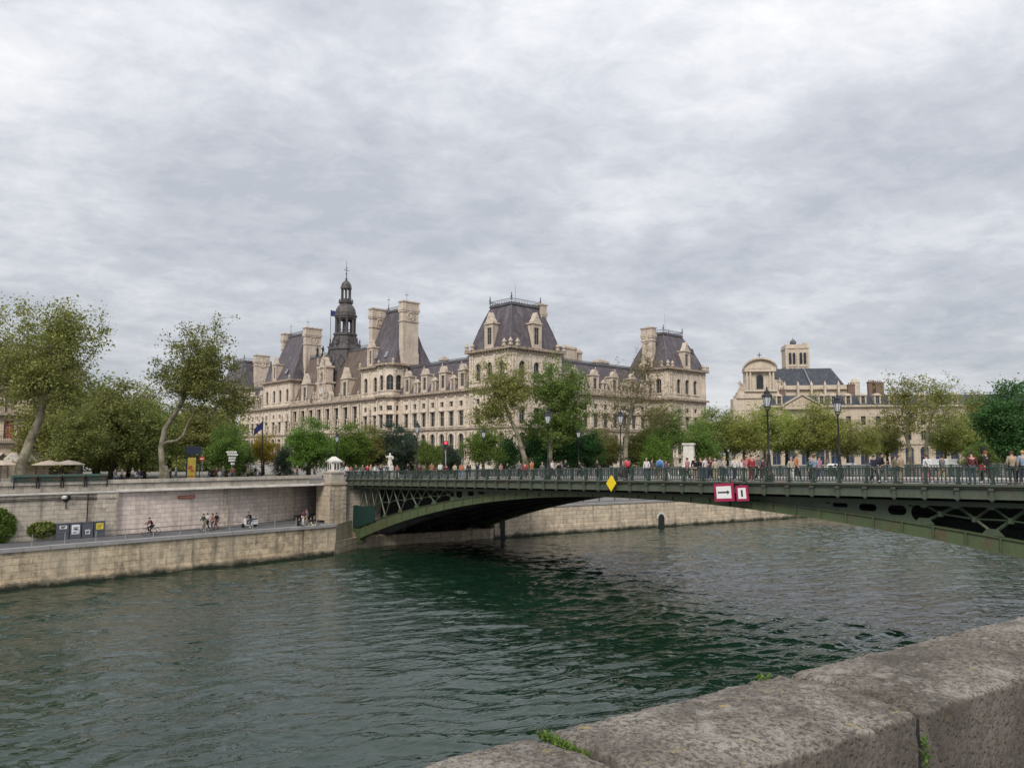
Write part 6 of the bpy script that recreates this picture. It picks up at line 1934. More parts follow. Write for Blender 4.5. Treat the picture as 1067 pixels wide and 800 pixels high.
for i in range(4):
    a = -1.7-3.3*2*i
    b = MB(); b.obox((a-2.9, -.02, 3.4), (5.8, 0, 0), (0, -2.0, -.75), (0, 0, .08)); b.box((a-2.9, -2.04, 2.35), (a+2.9, -2.0, 2.66)); b.build('awning', simple('awning_cloth', (.50, .46, .42) if i != 2 else (.3, .03, .03), .8), hs)
b = MB(); b.box((-3.4, -.9, 4.1), (-.2, -.5, 4.35)); b.build('flower_box', M['black'], hs)
fl = MB()
for i in range(70): 
    p = (rng.uniform(-3.3, -.3), rng.uniform(-.95, -.5), rng.uniform(4.35, 4.75)); fl.lathe([(.04, p[2]), (.13, p[2]+.08), (.03, p[2]+.16)], 5, p[:2])
fl.build('flowers', simple('yellow_flowers', (.7, .45, .03), .7), hs)
for i in range(2):
    b = MB(); b.box((-5.4-3.3*i, .3, 5.3), (-4.6-3.3*i, .33, 7.5)); b.build('curtain', simple('red_curtain', (.25, .02, .03), .8), hs)
for (q, rz, w, h, arch, par, kind) in WIN:
    fm, pm = window_meshes(w, h, arch, 'b'); o = bpy.data.objects.new('window', fm); link(o, par or hs); o.location = q; o.rotation_euler = (0, 0, rz); link(bpy.data.objects.new('pane', pm), o)
WIN = []
# cafe parasols
pm_ = MB(); pm_.lathe([(.03, 0), (.03, 2.4)], 6); pmm = pm_.mesh('pole', M['black'])
cm_ = MB(); cm_.lathe([(1.75, 2.1), (1.7, 2.15), (.9, 2.42), (.05, 2.62)], 8); cmm = cm_.mesh('canopy', simple('parasol_cloth', (.45, .37, .30), .8))
for x, Y, lb in ((52, 86, 'cream cafe parasol behind the second bookstall box'), (72, 88, 'cream cafe parasol behind the third bookstall box'), (2, 86, 'cream cafe parasol cut by the left edge of the photo')):
    e = empty('parasol', at_depth(x, Y, GZ), 0, lb, 'parasol', 'cafe parasols behind the bookstalls'); link(bpy.data.objects.new('pole', pmm), e); link(bpy.data.objects.new('canopy', cmm), e)

# ================================================================== STREET FURNITURE
def place_on(k, off, z): return U(k, off, z)
def k_at(x, off=0.0):
    r = ray(x); p0 = U(0, off)
    return (p0.y*r.x - p0.x*r.y)/(dq.x*r.y - dq.y*r.x)
# bookstalls: green boxes clamped on the parapet
ka, kb = k_at(14), k_at(113)
w_ = (kb-ka)/4
desc = ['leftmost green bookstall box clamped on the parapet', 'second green bookstall box from the left on the parapet', 'third green bookstall box from the left on the parapet', 'rightmost green bookstall box on the parapet']
bs = None
for i in range(4):
    pos = U(ka+w_*i, .1, -2.46)
    if bs is None:
        bs = empty('bookstall_box', pos, math.atan2(dq.y, dq.x), desc[0], 'bookstall', 'green bookstall boxes on the parapet')
        m = MB(); m.box((.05, -.35, .02), (w_-.05, .5, .42)); m.build('case', M['box_green'], bs)
        m = MB(); m.prism([(.02, -.4), (w_-.02, -.4), (w_-.02, .55), (.02, .55)], .425, .62, [(.06, -.2), (w_-.06, -.2), (w_-.06, .5), (.06, .5)]); m.box((.02, -.4, .40), (w_-.02, -.36, .46)); m.build('lid', M['box_green'], bs)
        m = MB()
        for a in (.1, w_-.1): m.box((a-.05, -.42, -.6), (a+.05, -.36, .45))
        m.build('bracket', M['black'], bs)
    else:
        c = dup(bs); c.location = pos; c['label'] = desc[i]
# poster bins on the low quay
kb0 = k_at(60); 
bcol = [((.75, .75, .72), 'white'), ((.78, .80, .82), 'paler white'), ((.70, .72, .74), 'grey white'), ((.72, .60, .06), 'yellow')]
pd = ['leftmost grey board with a white poster against the quay wall', 'second grey board from the left, its white poster the largest', 'third grey board from the left, with a small low white poster', 'rightmost grey board with a yellow poster']
for i in range(4):
    e = empty('poster_board', U(kb0+.55+1.02*i, -.75, ZQ), math.atan2(dq.y, dq.x), pd[i], 'poster board', 'row of four poster boards')
    m = MB(); m.box((-.46, -.05, 0), (.46, .35, 1.38)); m.box((-.49, -.07, 1.38), (.49, .37, 1.45)); m.build('case', simple('board_grey', (.09, .095, .12), .6), e)
    z0, z1, wd_ = ((.95, 1.25, .3), (.42, 1.25, .33), (.35, .75, .2), (.72, 1.28, .3))[i]
    m = MB(); m.box((-wd_, -.075, z0), (wd_, -.052, z1)); o = m.build('poster', simple('poster_%d' % i, bcol[i][0], .6), e)
    m = MB()
    for k in range(3): m.box((-wd_*.7, -.085, z0+(z1-z0)*(.2+.25*k)), (wd_*(.3+.2*k), -.0755, z0+(z1-z0)*(.2+.25*k)+.05))
    if i == 1: m.lathe([(.16, .9), (.16, .95)], 8, (0, -.09))
    m.build('print', M['black'], o)
# red sign plate and camera housing on the wall
p = U(k_at(196, .4), .42, -4.35); e = empty('wall_plate', p, math.atan2(dq.y, dq.x), 'small rust red plate with faint writing on the pink tunnel wall', 'sign')
m = MB(); m.box((-.85, -.05, -.16), (.85, 0, .16)); m.build('plate', simple('rust_red', (.26, .07, .045), .7), e)
m = MB()
for i in range(9): m.box((-.7+.16*i, -.06, -.06), (-.62+.16*i, -.051, .06))
m.build('lettering', simple('faint_white', (.45, .3, .26), .7), e)
p = U(k_at(70.5), -.25, -4.05); e = empty('wall_lamp', p, 0, 'dark floodlight with a pale glass fixed to the quay wall above the ivy', 'lamp')
m = MB(); m.box((-.25, -.2, -.1), (.25, .25, .28)); m.lathe([(.1, -.3), (.3, -.12)], 8); m.tube([(0, 0, 0), (-.1, .2, -.9)], .05, 5); m.build('housing', M['black'], e)
m = MB(); m.lathe([(.2, .02), (.26, .2), (.1, .3)], 8, (0, -.28)); m.build('glass', M['white_stone'], e)

# lamp posts
def lamp_post(name, loc, H_, label, group, parts=True):
    e = empty(name, loc, R(-50), label, 'street lamp', group)
    m = MB(); k = H_/6.0
    m.lathe([(.26*k, 0), (.26*k, .5), (.19*k, .62), (.22*k, .8), (.14*k, 1.0), (.10*k, 1.6), (.13*k, 1.7), (.065*k, 1.9), (.05*k, H_-1.5*k), (.12*k, H_-1.42*k), (.06*k, H_-1.3*k)], 10)
    m.tube([(-.35*k, 0, H_-1.75*k), (.35*k, 0, H_-1.75*k)], .03*k, 5)
    for sx_ in (-1, 1): m.tube([(0, 0, H_-1.5*k), (sx_*.2*k, 0, H_-1.25*k), (sx_*.22*k, 0, H_-1.0*k)], .03*k, 5)
    m.build('post', M['black'], e, True)
    m = MB(); z = H_-1.15*k
    m.lathe([(.15*k, z), (.30*k, z+.62*k)], 8); m.build('lantern_glass', M['lampglass'], e)
    m = MB()
    for i in range(8):
        t = math.pi/4*i; m.tube([(.155*k*math.cos(t), .155*k*math.sin(t), z), (.31*k*math.cos(t), .31*k*math.sin(t), z+.62*k)], .018*k, 4)
    m.lathe([(.10*k, z-.08*k), (.17*k, z-.05*k), (.17*k, z)], 8)
    m.lathe([(.36*k, z+.62*k), (.36*k, z+.68*k), (.26*k, z+.80*k), (.20*k, z+.84*k), (.20*k, z+.95*k), (.10*k, z+1.05*k), (.05*k, z+1.1*k), (.06*k, z+1.2*k), (.01, z+1.3*k)], 10)
    m.build('lantern_cap', M['black'], e)
    return e
M['lampglass'] = simple('lantern_glass', (.55, .57, .60), .15, var=.08)
LGp = 'black lanterns on the bridge and the quay'
for x, off, top, lb in ((801, 2.2, 405, 'tallest looking black bridge lantern, standing below the church front'), (874.5, 15.5, 412.5, 'rightmost black bridge lantern, below the slate dormers'),
                        (571, 2.2, 427, 'black bridge lantern in front of the broad plane tree'), (647, 15.5, 427.5, 'black bridge lantern in front of the half bare plane tree'),
                        (434.5, 2.2, 439.5, 'black bridge lantern before the wing of the town hall'), (504, 15.5, 446, 'small black bridge lantern beside the bright little tree')):
    p, t = deck_pt(x, off)
    r = ray(x, top); zt_ = r.z*p.y/r.y
    lamp_post('street_lamp', p, zt_-p.z, lb, LGp)
for x, Y, top, lb in ((351, 104, 451, 'small street lantern behind the capped stone pier'), (419.5, 125, 455, 'street lantern below the turret, partly behind bushes'), (603, 118, 446, 'plain street lantern between the rich green trees'), (759, 150, 466, 'small street lantern at the left end of the right hand trees')):
    p = at_depth(x, Y, GZ); r = ray(x, top); lamp_post('street_lamp', p, r.z*Y/r.y-GZ, lb, LGp)

# flags
def flag(name, x, Y, zb, top, label, wdt, hgt, lean=.0):
    p = at_depth(x, Y, zb); r = ray(x, top); H_ = r.z*Y/r.y-zb
    e = empty(name, p, 0, label, 'flag'); m = MB(); m.lathe([(.12, 0), (.10, H_*.6), (.06, H_), (.12, H_+.1), (.02, H_+.3)], 6); m.build('pole', M['black'], e)
    V = []; F_ = []; n = 10
    for i in range(n+1):
        for j in range(6):
            u_ = i/n; v_ = j/5
            V.append((-u_*wdt, .12*math.sin(u_*7+v_), H_-.1-v_*hgt*(1-.25*u_)-u_*hgt*1.15))
    for i in range(n):
        for j in range(5): a = i*6+j; F_.append((a, a+1, a+7, a+6))
    m = MB(); m.v = V; m.f = F_; m.m = [0]*len(F_)
    m.build('cloth', simple('flag_blue', (.008, .012, .09), .8), e); return e
flag('flag', 273, 112, GZ, 437, 'dark blue flag drooping on a tall pole left of the bright trees', 1.3, 1.2)
rfp = empty('flag', (0, 0, 0), 0, 'small dark blue flag flying beside the dark clock spire', 'flag')
Mx = Matrix.Translation(hall.location) @ Matrix.Rotation(OA, 4, 'Z')
pf = Mx @ Vector((7.2, 92.5, 34.2)); rfp.location = pf
m = MB(); m.tube([(0, 0, 0), (0, 0, 15)], .08, 5); m.build('pole', M['black'], rfp)
m = MB()
for i in range(6):
    a, b_ = i*.32, (i+1)*.32
    m.poly([(a, .15*math.sin(a*3), 14.9-a*.2), (b_, .15*math.sin(b_*3), 14.9-b_*.2-.1), (b_, .15*math.sin(b_*3), 13.0-b_*.15), (a, .15*math.sin(a*3), 12.9-a*.2)])
m.build('cloth', simple('flag_blue2', (.01, .03, .12), .8), rfp)

# poster column, dark signboard, pedestrian signs
p = at_depth(200.5, 92, GZ); e = empty('poster_column', p, R(10), 'tall yellow poster column under a dark blue board behind the parapet', 'poster column')
m = MB(); m.box((-.5, -.15, .3), (.5, .15, 3.0)); m.box((-.58, -.2, 3.0), (.58, .2, 3.1)); m.box((-.58, -.2, 0), (.58, .2, .3)); m.build('case', M['black'], e)
m = MB(); m.box((-.46, -.17, .4), (.46, -.155, 2.9)); o = m.build('poster', simple('poster_yellow', (.45, .34, .05), .5), e)
m = MB(); m.box((-.36, -.185, 1.5), (.1, -.172, 1.95)); m.box((-.1, -.186, 1.2), (.3, -.176, 1.45)); m.box((-.36, -.185, .6), (.36, -.172, .75)); m.build('print', simple('poster_print', (.35, .07, .04), .5), o)
m = MB(); m.box((-.7, -.15, 3.3), (.95, .15, 4.2)); m.box((-.66, 0, 0), (-.55, .1, 4.2)); m.box((.8, .02, 0), (.9, .12, 4.2)); m.build('upper_board', simple('board_navy', (.012, .02, .05), .5), e)
p = at_depth(211, 92, GZ); e = empty('round_sign', p, 0, 'round red road sign on a post right of the yellow poster column', 'road sign')
m = MB(); m.lathe([(.04, 0), (.04, 3.2)], 6); m.build('post', M['concrete'], e)
m = MB(); m.prism([(.30*math.cos(i*math.pi/8), .30*math.sin(i*math.pi/8)) for i in range(16)], 0, .04); m.v = [(a, -.06-c, 2.75+b_) for a, b_, c in m.v]; m.build('disc', simple('sign_red', (.45, .03, .03), .5), e)
m = MB(); m.box((-.2, -.11, 2.7), (.2, -.101, 2.8)); m.build('bar', M['white'], e)
p = at_depth(242, 96, GZ); e = empty('direction_sign', p, 0, 'post with stacked white direction arrows before the dark shrubs', 'direction sign'); e.scale = (.7, .7, .8)
m = MB(); m.lathe([(.05, 0), (.05, 4.6)], 6); m.build('post', M['concrete'], e)
for k, (z, a, b_) in enumerate(((4.3, -.9, .8), (3.9, -.8, .9), (3.4, -.5, .7), (3.0, -.6, .5), (2.5, -.1, .5))):
    m = MB(); vprism(m, [(a, z), (b_, z), (b_+.18, z+.13), (b_, z+.26), (a, z+.26)] if k % 2 else [(a, z), (b_, z), (b_, z+.26), (a, z+.26), (a-.18, z+.13)], -.08, -.05); o = m.build('arrow_plate', M['white'], e)
    m = MB()
    for i in range(4): m.box((a+.15+.3*i, -.09, z+.09), (a+.35+.3*i, -.081, z+.17))
    m.build('lettering', M['black'], o)
for x, Y, h_, lit, lb in ((464.5, 112, 5.2, True, 'traffic signal showing red before the town hall wing'), (481.5, 116, 3.9, False, 'dark signal head seen from behind near the corner pavilion'), (1024, 135, 4.6, False, 'dark signal post near the green shrub at the right')):
    p = at_depth(x, Y, GZ); e = empty('traffic_light', p, 0, lb, 'traffic light'); m = MB(); m.lathe([(.09, 0), (.07, h_)], 6); m.build('post', M['concrete'], e)
    m = MB(); m.box((-.28, -.2, h_-1.2), (.28, .2, h_)); m.build('head', M['black'], e)
    if lit:
        lm = bpy.data.materials.new('red_signal'); lm.use_nodes = True; b_ = lm.node_tree.nodes['Principled BSDF']; b_.inputs['Base Color'].default_value = (.5, .01, .02, 1); b_.inputs['Emission Color'].default_value = (1, .05, .1, 1); b_.inputs['Emission Strength'].default_value = 1.5
    else: lm = M['glass']
    m = MB(); m.prism([(.2*math.cos(i*math.pi/6), .2*math.sin(i*math.pi/6)) for i in range(12)], 0, .03); m.v = [(a, -.21-c, h_-.28+b2) for a, b2, c in m.v]; m.build('lens', lm, e)
# pale pedestal (its rider is hidden by the trees)
p = at_depth(718, 128, GZ); e = empty('stone_pedestal', p, R(-20), 'tall pale stone pedestal with sloping sides among the trees', 'pedestal')
m = MB(); m.prism([(-1.7, -1.7), (1.7, -1.7), (1.7, 1.7), (-1.7, 1.7)], 0, .5); m.prism([(-1.3, -1.3), (1.3, -1.3), (1.3, 1.3), (-1.3, 1.3)], .5, 1.4, [(-1.0, -1.0), (1.0, -1.0), (1.0, 1.0), (-1.0, 1.0)]); m.prism([(-.95, -.95), (.95, -.95), (.95, .95), (-.95, .95)], 1.4, 4.8, [(-.8, -.8), (.8, -.8), (.8, .8), (-.8, .8)]); m.prism([(-1.0, -1.0), (1.0, -1.0), (1.0, 1.0), (-1.0, 1.0)], 4.8, 5.1); m.build('block', M['white_stone'], e)
p = at_depth(406.5, 108, GZ); e = empty('garden_statue', p, 0, 'small white statue on a plinth below the corner turret', 'statue')
m = MB(); m.box((-.5, -.5, 0), (.5, .5, 1.6)); m.build('plinth', M['white_stone'], e)
o = bpy.data.objects.new('figure', statue_mesh('figure', M['white_stone'], 1.7, .1)); link(o, e); o.location = (0, 0, 1.6); o.scale = (1.3, 1.3, 1)

# vehicles on the far road
def car(x, Y, rz, colr, label, van=False, cat='car'):
    p = at_depth(x, Y, GZ+.02); e = empty('parked_van' if van else 'passing_car', p, rz, label, 'van' if van else cat)
    L, W_c, H_c = (5.2, 1.95, 2.3) if van else (4.3, 1.78, 1.46)
    if van: prof = [(-2.6, .35), (2.6, .35), (2.6, 1.0), (2.35, 1.2), (1.6, 2.15), (1.3, 2.3), (-2.5, 2.3), (-2.6, 2.1)]
    else: prof = [(-2.15, .32), (2.1, .32), (2.15, .62), (1.95, .82), (1.1, .95), (.45, 1.40), (-.9, 1.46), (-1.65, 1.05), (-2.1, .98), (-2.2, .6)]
    bm = bmesh.new(); vs0 = [bm.verts.new((a, -W_c/2, z)) for a, z in prof]; vs1 = [bm.verts.new((a, W_c/2, z)) for a, z in prof]
    for v, (a, z) in zip(vs0+vs1, prof+prof):
        if z > .98: v.co.y *= .82
    bm.faces.new(vs0); bm.faces.new(vs1[::-1])
    for i in range(len(prof)): j = (i+1) % len(prof); bm.faces.new([vs0[i], vs1[i], vs1[j], vs0[j]])
    bmesh.ops.recalc_face_normals(bm, faces=bm.faces); bmesh.ops.bevel(bm, geom=bm.edges[:], offset=.07, segments=2, affect='EDGES')
    me = bpy.data.meshes.new('body'); bm.to_mesh(me); bm.free(); me.materials.append(simple('car_paint', colr, .3, var=.03)); link(bpy.data.objects.new('body', me), e)
    g_ = MB()
    for sg in (-1, 1):
        y0 = sg*(W_c/2*.90); y1 = sg*(W_c/2*.835)
        pts = [(-1.45, 1.03), (.92, 1.0), (.42, 1.33), (-.85, 1.38)] if not van else [(1.0, 1.25), (2.1, 1.2), (1.5, 2.0), (1.0, 2.05)]
        g_.poly([(a, y0 if z < 1.1 else y1, z) for a, z in pts])
    g_.build('window', M['glass'], e)
    wm = MB(); wm.lathe([(.32, -.1), (.33, -.08), (.33, .08), (.32, .1)], 14); wme = wm.mesh('wheel', M['black'])
    for a in (-1.35, 1.35):
        for sg in (-1, 1):
            o = bpy.data.objects.new('wheel', wme); link(o, e); o.location = (a, sg*(W_c/2-.08), .33); o.rotation_euler = (math.pi/2, 0, 0)
cars = [(869, 150, 33, (.7, .7, .7), 'white car on the quay road below the pale arches', False), (887, 158, 33, (.55, .56, .58), 'silver car just right of the rightmost lantern', False), (973, 152, 33, (.75, .75, .75), 'white van near the pale limbed planes', True),
        (990, 158, 33, (.6, .6, .6), 'grey white van behind the white van', True), (905, 160, 33, (.05, .05, .06), 'black car on the quay road', False), (935, 150, 33, (.35, .36, .38), 'grey car left of the pale limbed planes', False)]
for x, Y, a, c_, lb, vn in cars: car(x, Y, R(a), c_, lb, vn)
# ================================================================== PEOPLE
def skin_mesh(name, pts, edges, radii, root, mat, sub=1):
    me = bpy.data.meshes.new(name); me.from_pydata(pts, edges, [])
    o = bpy.data.objects.new(name, me); col.objects.link(o)
    md = o.modifiers.new('skin', 'SKIN'); md.use_smooth_shade = True
    if not me.skin_vertices:
        return None
    for i, r in enumerate(radii):
        sv = me.skin_vertices[0].data[i]; sv.radius = (r, r) if not isinstance(r, tuple) else r; sv.use_root = (i == root)
    o.modifiers.new('sub', 'SUBSURF').levels = sub
    dg = bpy.context.evaluated_depsgraph_get(); ev = o.evaluated_get(dg)
    out = bpy.data.meshes.new_from_object(ev, depsgraph=dg); out.name = name
    out.materials.clear(); out.materials.append(mat)
    out.polygons.foreach_set('use_smooth', [True]*len(out.polygons))
    bpy.data.objects.remove(o); bpy.data.meshes.remove(me)
    return out

M['skin'] = simple('skin', (.50, .31, .22), .55, var=.06)
CM = {}
def cloth(c):
    k = tuple(round(x, 3) for x in c)
    if k not in CM: CM[k] = simple('cloth', c, .85, var=.15, scale=9)
    return CM[k]
HAIRC = {'dark': (.02, .014, .01), 'brown': (.07, .035, .018), 'blond': (.38, .26, .12), 'grey': (.30, .29, .28), 'red': (.22, .06, .02)}

def pose_pts(kind):
    """joints of a 1.7 m person facing -y; returns dict"""
    J = dict(pelvis=(0, 0, .92), waist=(0, 0, 1.08), chest=(0, .01, 1.30), neck=(0, .0, 1.45), head=(0, -.02, 1.585), crown=(0, -.01, 1.66), nose=(0, -.115, 1.575), chin=(0, -.055, 1.50))
    def arm(s, sh, el, wr, ha): J[f'sh{s}'], J[f'el{s}'], J[f'wr{s}'], J[f'ha{s}'] = sh, el, wr, ha
    def leg(s, hp, kn, an, to): J[f'hp{s}'], J[f'kn{s}'], J[f'an{s}'], J[f'to{s}'] = hp, kn, an, to
    if kind == 'stand':
        arm('L', (-.18, 0, 1.39), (-.24, .03, 1.12), (-.23, -.04, .88), (-.22, -.07, .78)); arm('R', (.18, 0, 1.39), (.25, .03, 1.12), (.20, -.10, .93), (.15, -.17, .90))
        leg('L', (-.09, 0, .88), (-.10, -.01, .48), (-.10, .02, .08), (-.12, -.14, .035)); leg('R', (.09, 0, .88), (.11, -.02, .48), (.13, .02, .08), (.16, -.13, .035))
    elif kind == 'walk':
        arm('L', (-.18, 0, 1.39), (-.23, -.10, 1.14), (-.22, -.26, .96), (-.21, -.33, .90)); arm('R', (.18, 0, 1.39), (.23, .14, 1.15), (.23, .16, .92), (.23, .14, .82))
        leg('L', (-.09, 0, .88), (-.09, .03, .48), (-.09, .27, .14), (-.09, .18, .035)); leg('R', (.09, 0, .88), (.09, -.20, .50), (.09, -.26, .09), (.09, -.42, .06))
    elif kind == 'walk2':
        arm('L', (-.18, 0, 1.39), (-.23, .12, 1.14), (-.21, .10, .91), (-.2, .07, .81)); arm('R', (.18, 0, 1.39), (.22, -.03, 1.12), (.12, -.22, 1.14), (.06, -.28, 1.17))
        leg('L', (-.09, 0, .88), (-.09, -.16, .49), (-.09, -.14, .08), (-.09, -.31, .035)); leg('R', (.09, 0, .88), (.09, .04, .48), (.09, .20, .13), (.09, .1, .035))
    elif kind == 'lean':
        for k_ in ('waist', 'chest', 'neck', 'head', 'crown', 'nose', 'chin'):
            x, y, z = J[k_]; J[k_] = (x, y-(z-.92)*.32, z-(z-.92)*.05)
        arm('L', (-.18, -.14, 1.36), (-.24, -.24, 1.09), (-.14, -.45, 1.03), (-.06, -.50, 1.03)); arm('R', (.18, -.14, 1.36), (.24, -.24, 1.09), (.14, -.45, 1.03), (.06, -.50, 1.04))
        leg('L', (-.09, 0, .88), (-.10, -.03, .48), (-.10, .0, .08), (-.12, -.16, .035)); leg('R', (.09, 0, .88), (.09, .03, .47), (.10, .13, .08), (.13, -.02, .035))
    elif kind == 'sit':
        for k_ in ('pelvis', 'waist', 'chest', 'neck', 'head', 'crown', 'nose', 'chin'):
            x, y, z = J[k_]; J[k_] = (x, y-(z-.92)*.12, z-.80)
        arm('L', (-.18, -.05, .59), (-.25, -.12, .34), (-.16, -.32, .34), (-.1, -.39, .36)); arm('R', (.18, -.05, .59), (.26, .10, .36), (.27, .24, .14), (.27, .28, .05))
        leg('L', (-.09, 0, .10), (-.14, -.38, .36), (-.13, -.60, .06), (-.13, -.74, .035)); leg('R', (.09, 0, .10), (.12, -.42, .12), (.13, -.80, .07), (.15, -.86, .14))
    elif kind == 'cycle':
        for k_ in ('pelvis', 'waist', 'chest', 'neck', 'head', 'crown', 'nose', 'chin'):
            x, y, z = J[k_]; J[k_] = (x, y+.10-(z-.92)*.45, z+.06-(z-.92)*.10)
        arm('L', (-.18, -.10, 1.38), (-.25, -.30, 1.16), (-.24, -.52, 1.06), (-.23, -.60, 1.04)); arm('R', (.18, -.10, 1.38), (.25, -.30, 1.16), (.24, -.52, 1.06), (.23, -.60, 1.04))
        leg('L', (-.09, .08, .92), (-.11, -.28, .74), (-.12, -.16, .34), (-.12, -.30, .27)); leg('R', (.09, .08, .92), (.11, -.16, .52), (.12, .0, .16), (.12, -.14, .10))
    return J
POSES = {}
def build_pose(kind):
    J = pose_pts(kind); V = lambda k: Vector(J[k])
    names = list(J.keys()); idx = {k: i for i, k in enumerate(names)}
    rad = dict(pelvis=(.125, .095), waist=(.105, .085), chest=(.135, .10), neck=.05, head=.082, crown=.062, nose=.014, chin=.04, sh=.062, el=.042, wr=.030, ha=.032, hp=.09, kn=.058, an=.038, to=.036)
    R_ = [rad.get(k, rad.get(k[:2])) for k in names]
    E = [('pelvis', 'waist'), ('waist', 'chest'), ('chest', 'neck'), ('neck', 'head'), ('head', 'crown'), ('head', 'nose'), ('neck', 'chin')]
    for s in 'LR': E += [('chest', 'sh'+s), ('sh'+s, 'el'+s), ('el'+s, 'wr'+s), ('wr'+s, 'ha'+s), ('pelvis', 'hp'+s), ('hp'+s, 'kn'+s), ('kn'+s, 'an'+s), ('an'+s, 'to'+s)]
    pts = [tuple(J[k]) for k in names]; ed = [(idx[a], idx[b]) for a, b in E]
    # short thumb and fingers leaving the palm
    for s in 'LR':
        h = V('ha'+s); w = V('wr'+s); d = (h-w).normalized(); sd = d.cross(Vector((0, 1, 0)))
        sd = sd.normalized() if sd.length > .1 else Vector((1, 0, 0))
        hi = idx['ha'+s]
        for off, ln, rr in ((-.022, .075, .009), (0, .085, .009), (.022, .075, .009)):
            pts.append(tuple(h+sd*off+d*.03)); R_.append(rr); pts.append(tuple(h+sd*off*1.3+d*ln)); R_.append(rr*.9)
            ed += [(hi, len(pts)-2), (len(pts)-2, len(pts)-1)]
        pts.append(tuple(w+d*.04+sd*.055)); R_.append(.011); ed.append((idx['wr'+s], len(pts)-1))
    body = skin_mesh('body', pts, ed, R_, idx['pelvis'], M['skin'])
    # jacket
    def sub(keys, edges, rr, nm, extra=()):
        ks = list(keys); ii = {k: i for i, k in enumerate(ks)}
        return skin_mesh(nm, [tuple(J[k]) if k in J else tuple(dict(extra)[k]) for k in ks], [(ii[a], ii[b]) for a, b in edges], rr, 0, cloth((.1, .1, .1)))
    cuff = {f'cf{s}': tuple(V('el'+s).lerp(V('wr'+s), .9)) for s in 'LR'}
    nb = tuple(V('neck').lerp(V('chest'), .25)); hem = tuple(V('pelvis')+Vector((0, 0, -.04)) if kind != 'sit' else V('pelvis')+Vector((0, 0, .03)))
    ex = dict(cuff); ex['nb'] = nb; ex['hem'] = hem
    ks = ['waist', 'hem', 'chest', 'nb', 'shL', 'elL', 'cfL', 'shR', 'elR', 'cfR']
    jacket = sub(ks, [('waist', 'hem'), ('waist', 'chest'), ('chest', 'nb'), ('chest', 'shL'), ('shL', 'elL'), ('elL', 'cfL'), ('chest', 'shR'), ('shR', 'elR'), ('elR', 'cfR')],
                 [(.130, .11), (.155, .125), (.165, .125), .075, .082, .060, .048, .082, .060, .048], 'jacket', ex.items())
    an = {f'ak{s}': tuple(V('kn'+s).lerp(V('an'+s), .9)) for s in 'LR'}
    trousers = sub(['pelvis', 'hpL', 'knL', 'akL', 'hpR', 'knR', 'akR'], [('pelvis', 'hpL'), ('hpL', 'knL'), ('knL', 'akL'), ('pelvis', 'hpR'), ('hpR', 'knR'), ('knR', 'akR')],
                   [(.145, .115), .107, .078, .062, .107, .078, .062], 'trousers', an.items())
    h = V('head')
    def hair(long_):
        m = MB(); n = 10
        up = (V('crown')-V('neck')).normalized()
        for i in range(6):
            ph = math.pi/2-i*math.pi/9
            for k in range(n):
                t = 2*math.pi*k/n; rr = .108*math.cos(ph)
                front = max(0, -math.sin(t))
                z = .112*math.sin(ph)+front*.055*(i/5)
                m.v.append((h.x+rr*math.cos(t)*.88, h.y+.012+rr*math.sin(t), h.z+.02+z))
        for i in range(5):
            for k in range(n): k2 = (k+1) % n; m.f.append((i*n+k, (i+1)*n+k, (i+1)*n+k2, i*n+k2)); m.m.append(0)
        m.f.append(tuple(range(n))); m.m.append(0)
        if long_: m.tube([(h.x, h.y+.06, h.z+.04), (h.x, h.y+.09, h.z-.08), (h.x, h.y+.10, h.z-.24)], [.075, .09, .06], 8)
        return m.mesh('hair', cloth(HAIRC['dark']), True)
    sh = MB()
    for s in 'LR':
        a = V('an'+s); t = V('to'+s); d = (t-a); d.z = 0; d = d.normalized() if d.length > .01 else Vector((0, -1, 0))
        sh.tube([a-d*.05+Vector((0, 0, -.03)), a+Vector((0, 0, -.02)), t+Vector((0, 0, .005)), t+d*.06+Vector((0, 0, .002))], [.035, .05, .043, .03], 7)
    shoes = sh.mesh('shoes', cloth((.03, .03, .03)), True)
    sk = MB(); p = V('pelvis'); sk.lathe([(.30, .42), (.16, 1.02)], 12); skirt = sk.mesh('skirt', cloth((.1, .1, .1)), True)
    POSES[kind] = dict(body=body, jacket=jacket, trousers=trousers, hair=hair(False), hairlong=hair(True), shoes=shoes, skirt=skirt)
for k_ in ('stand', 'walk', 'walk2', 'lean', 'sit', 'cycle'): build_pose(k_)
bp_ = MB(); bp_.lathe([(.10, 1.02), (.15, 1.06), (.16, 1.25), (.13, 1.40), (.05, 1.43)], 10, (0, .17)); 
PACK = bp_.mesh('backpack', cloth((.02, .02, .02)), True)
bg_ = MB(); bg_.box((.22, -.12, .72), (.30, .14, .96)); bg_.tube([(.26, -.1, .95), (.2, .0, 1.15), (.16, 0, 1.42)], .012, 4); BAG = bg_.mesh('bag', cloth((.02, .02, .02)))
def setmat(o, c):
    o.material_slots[0].link = 'OBJECT'; o.material_slots[0].material = cloth(c)
PN = 0
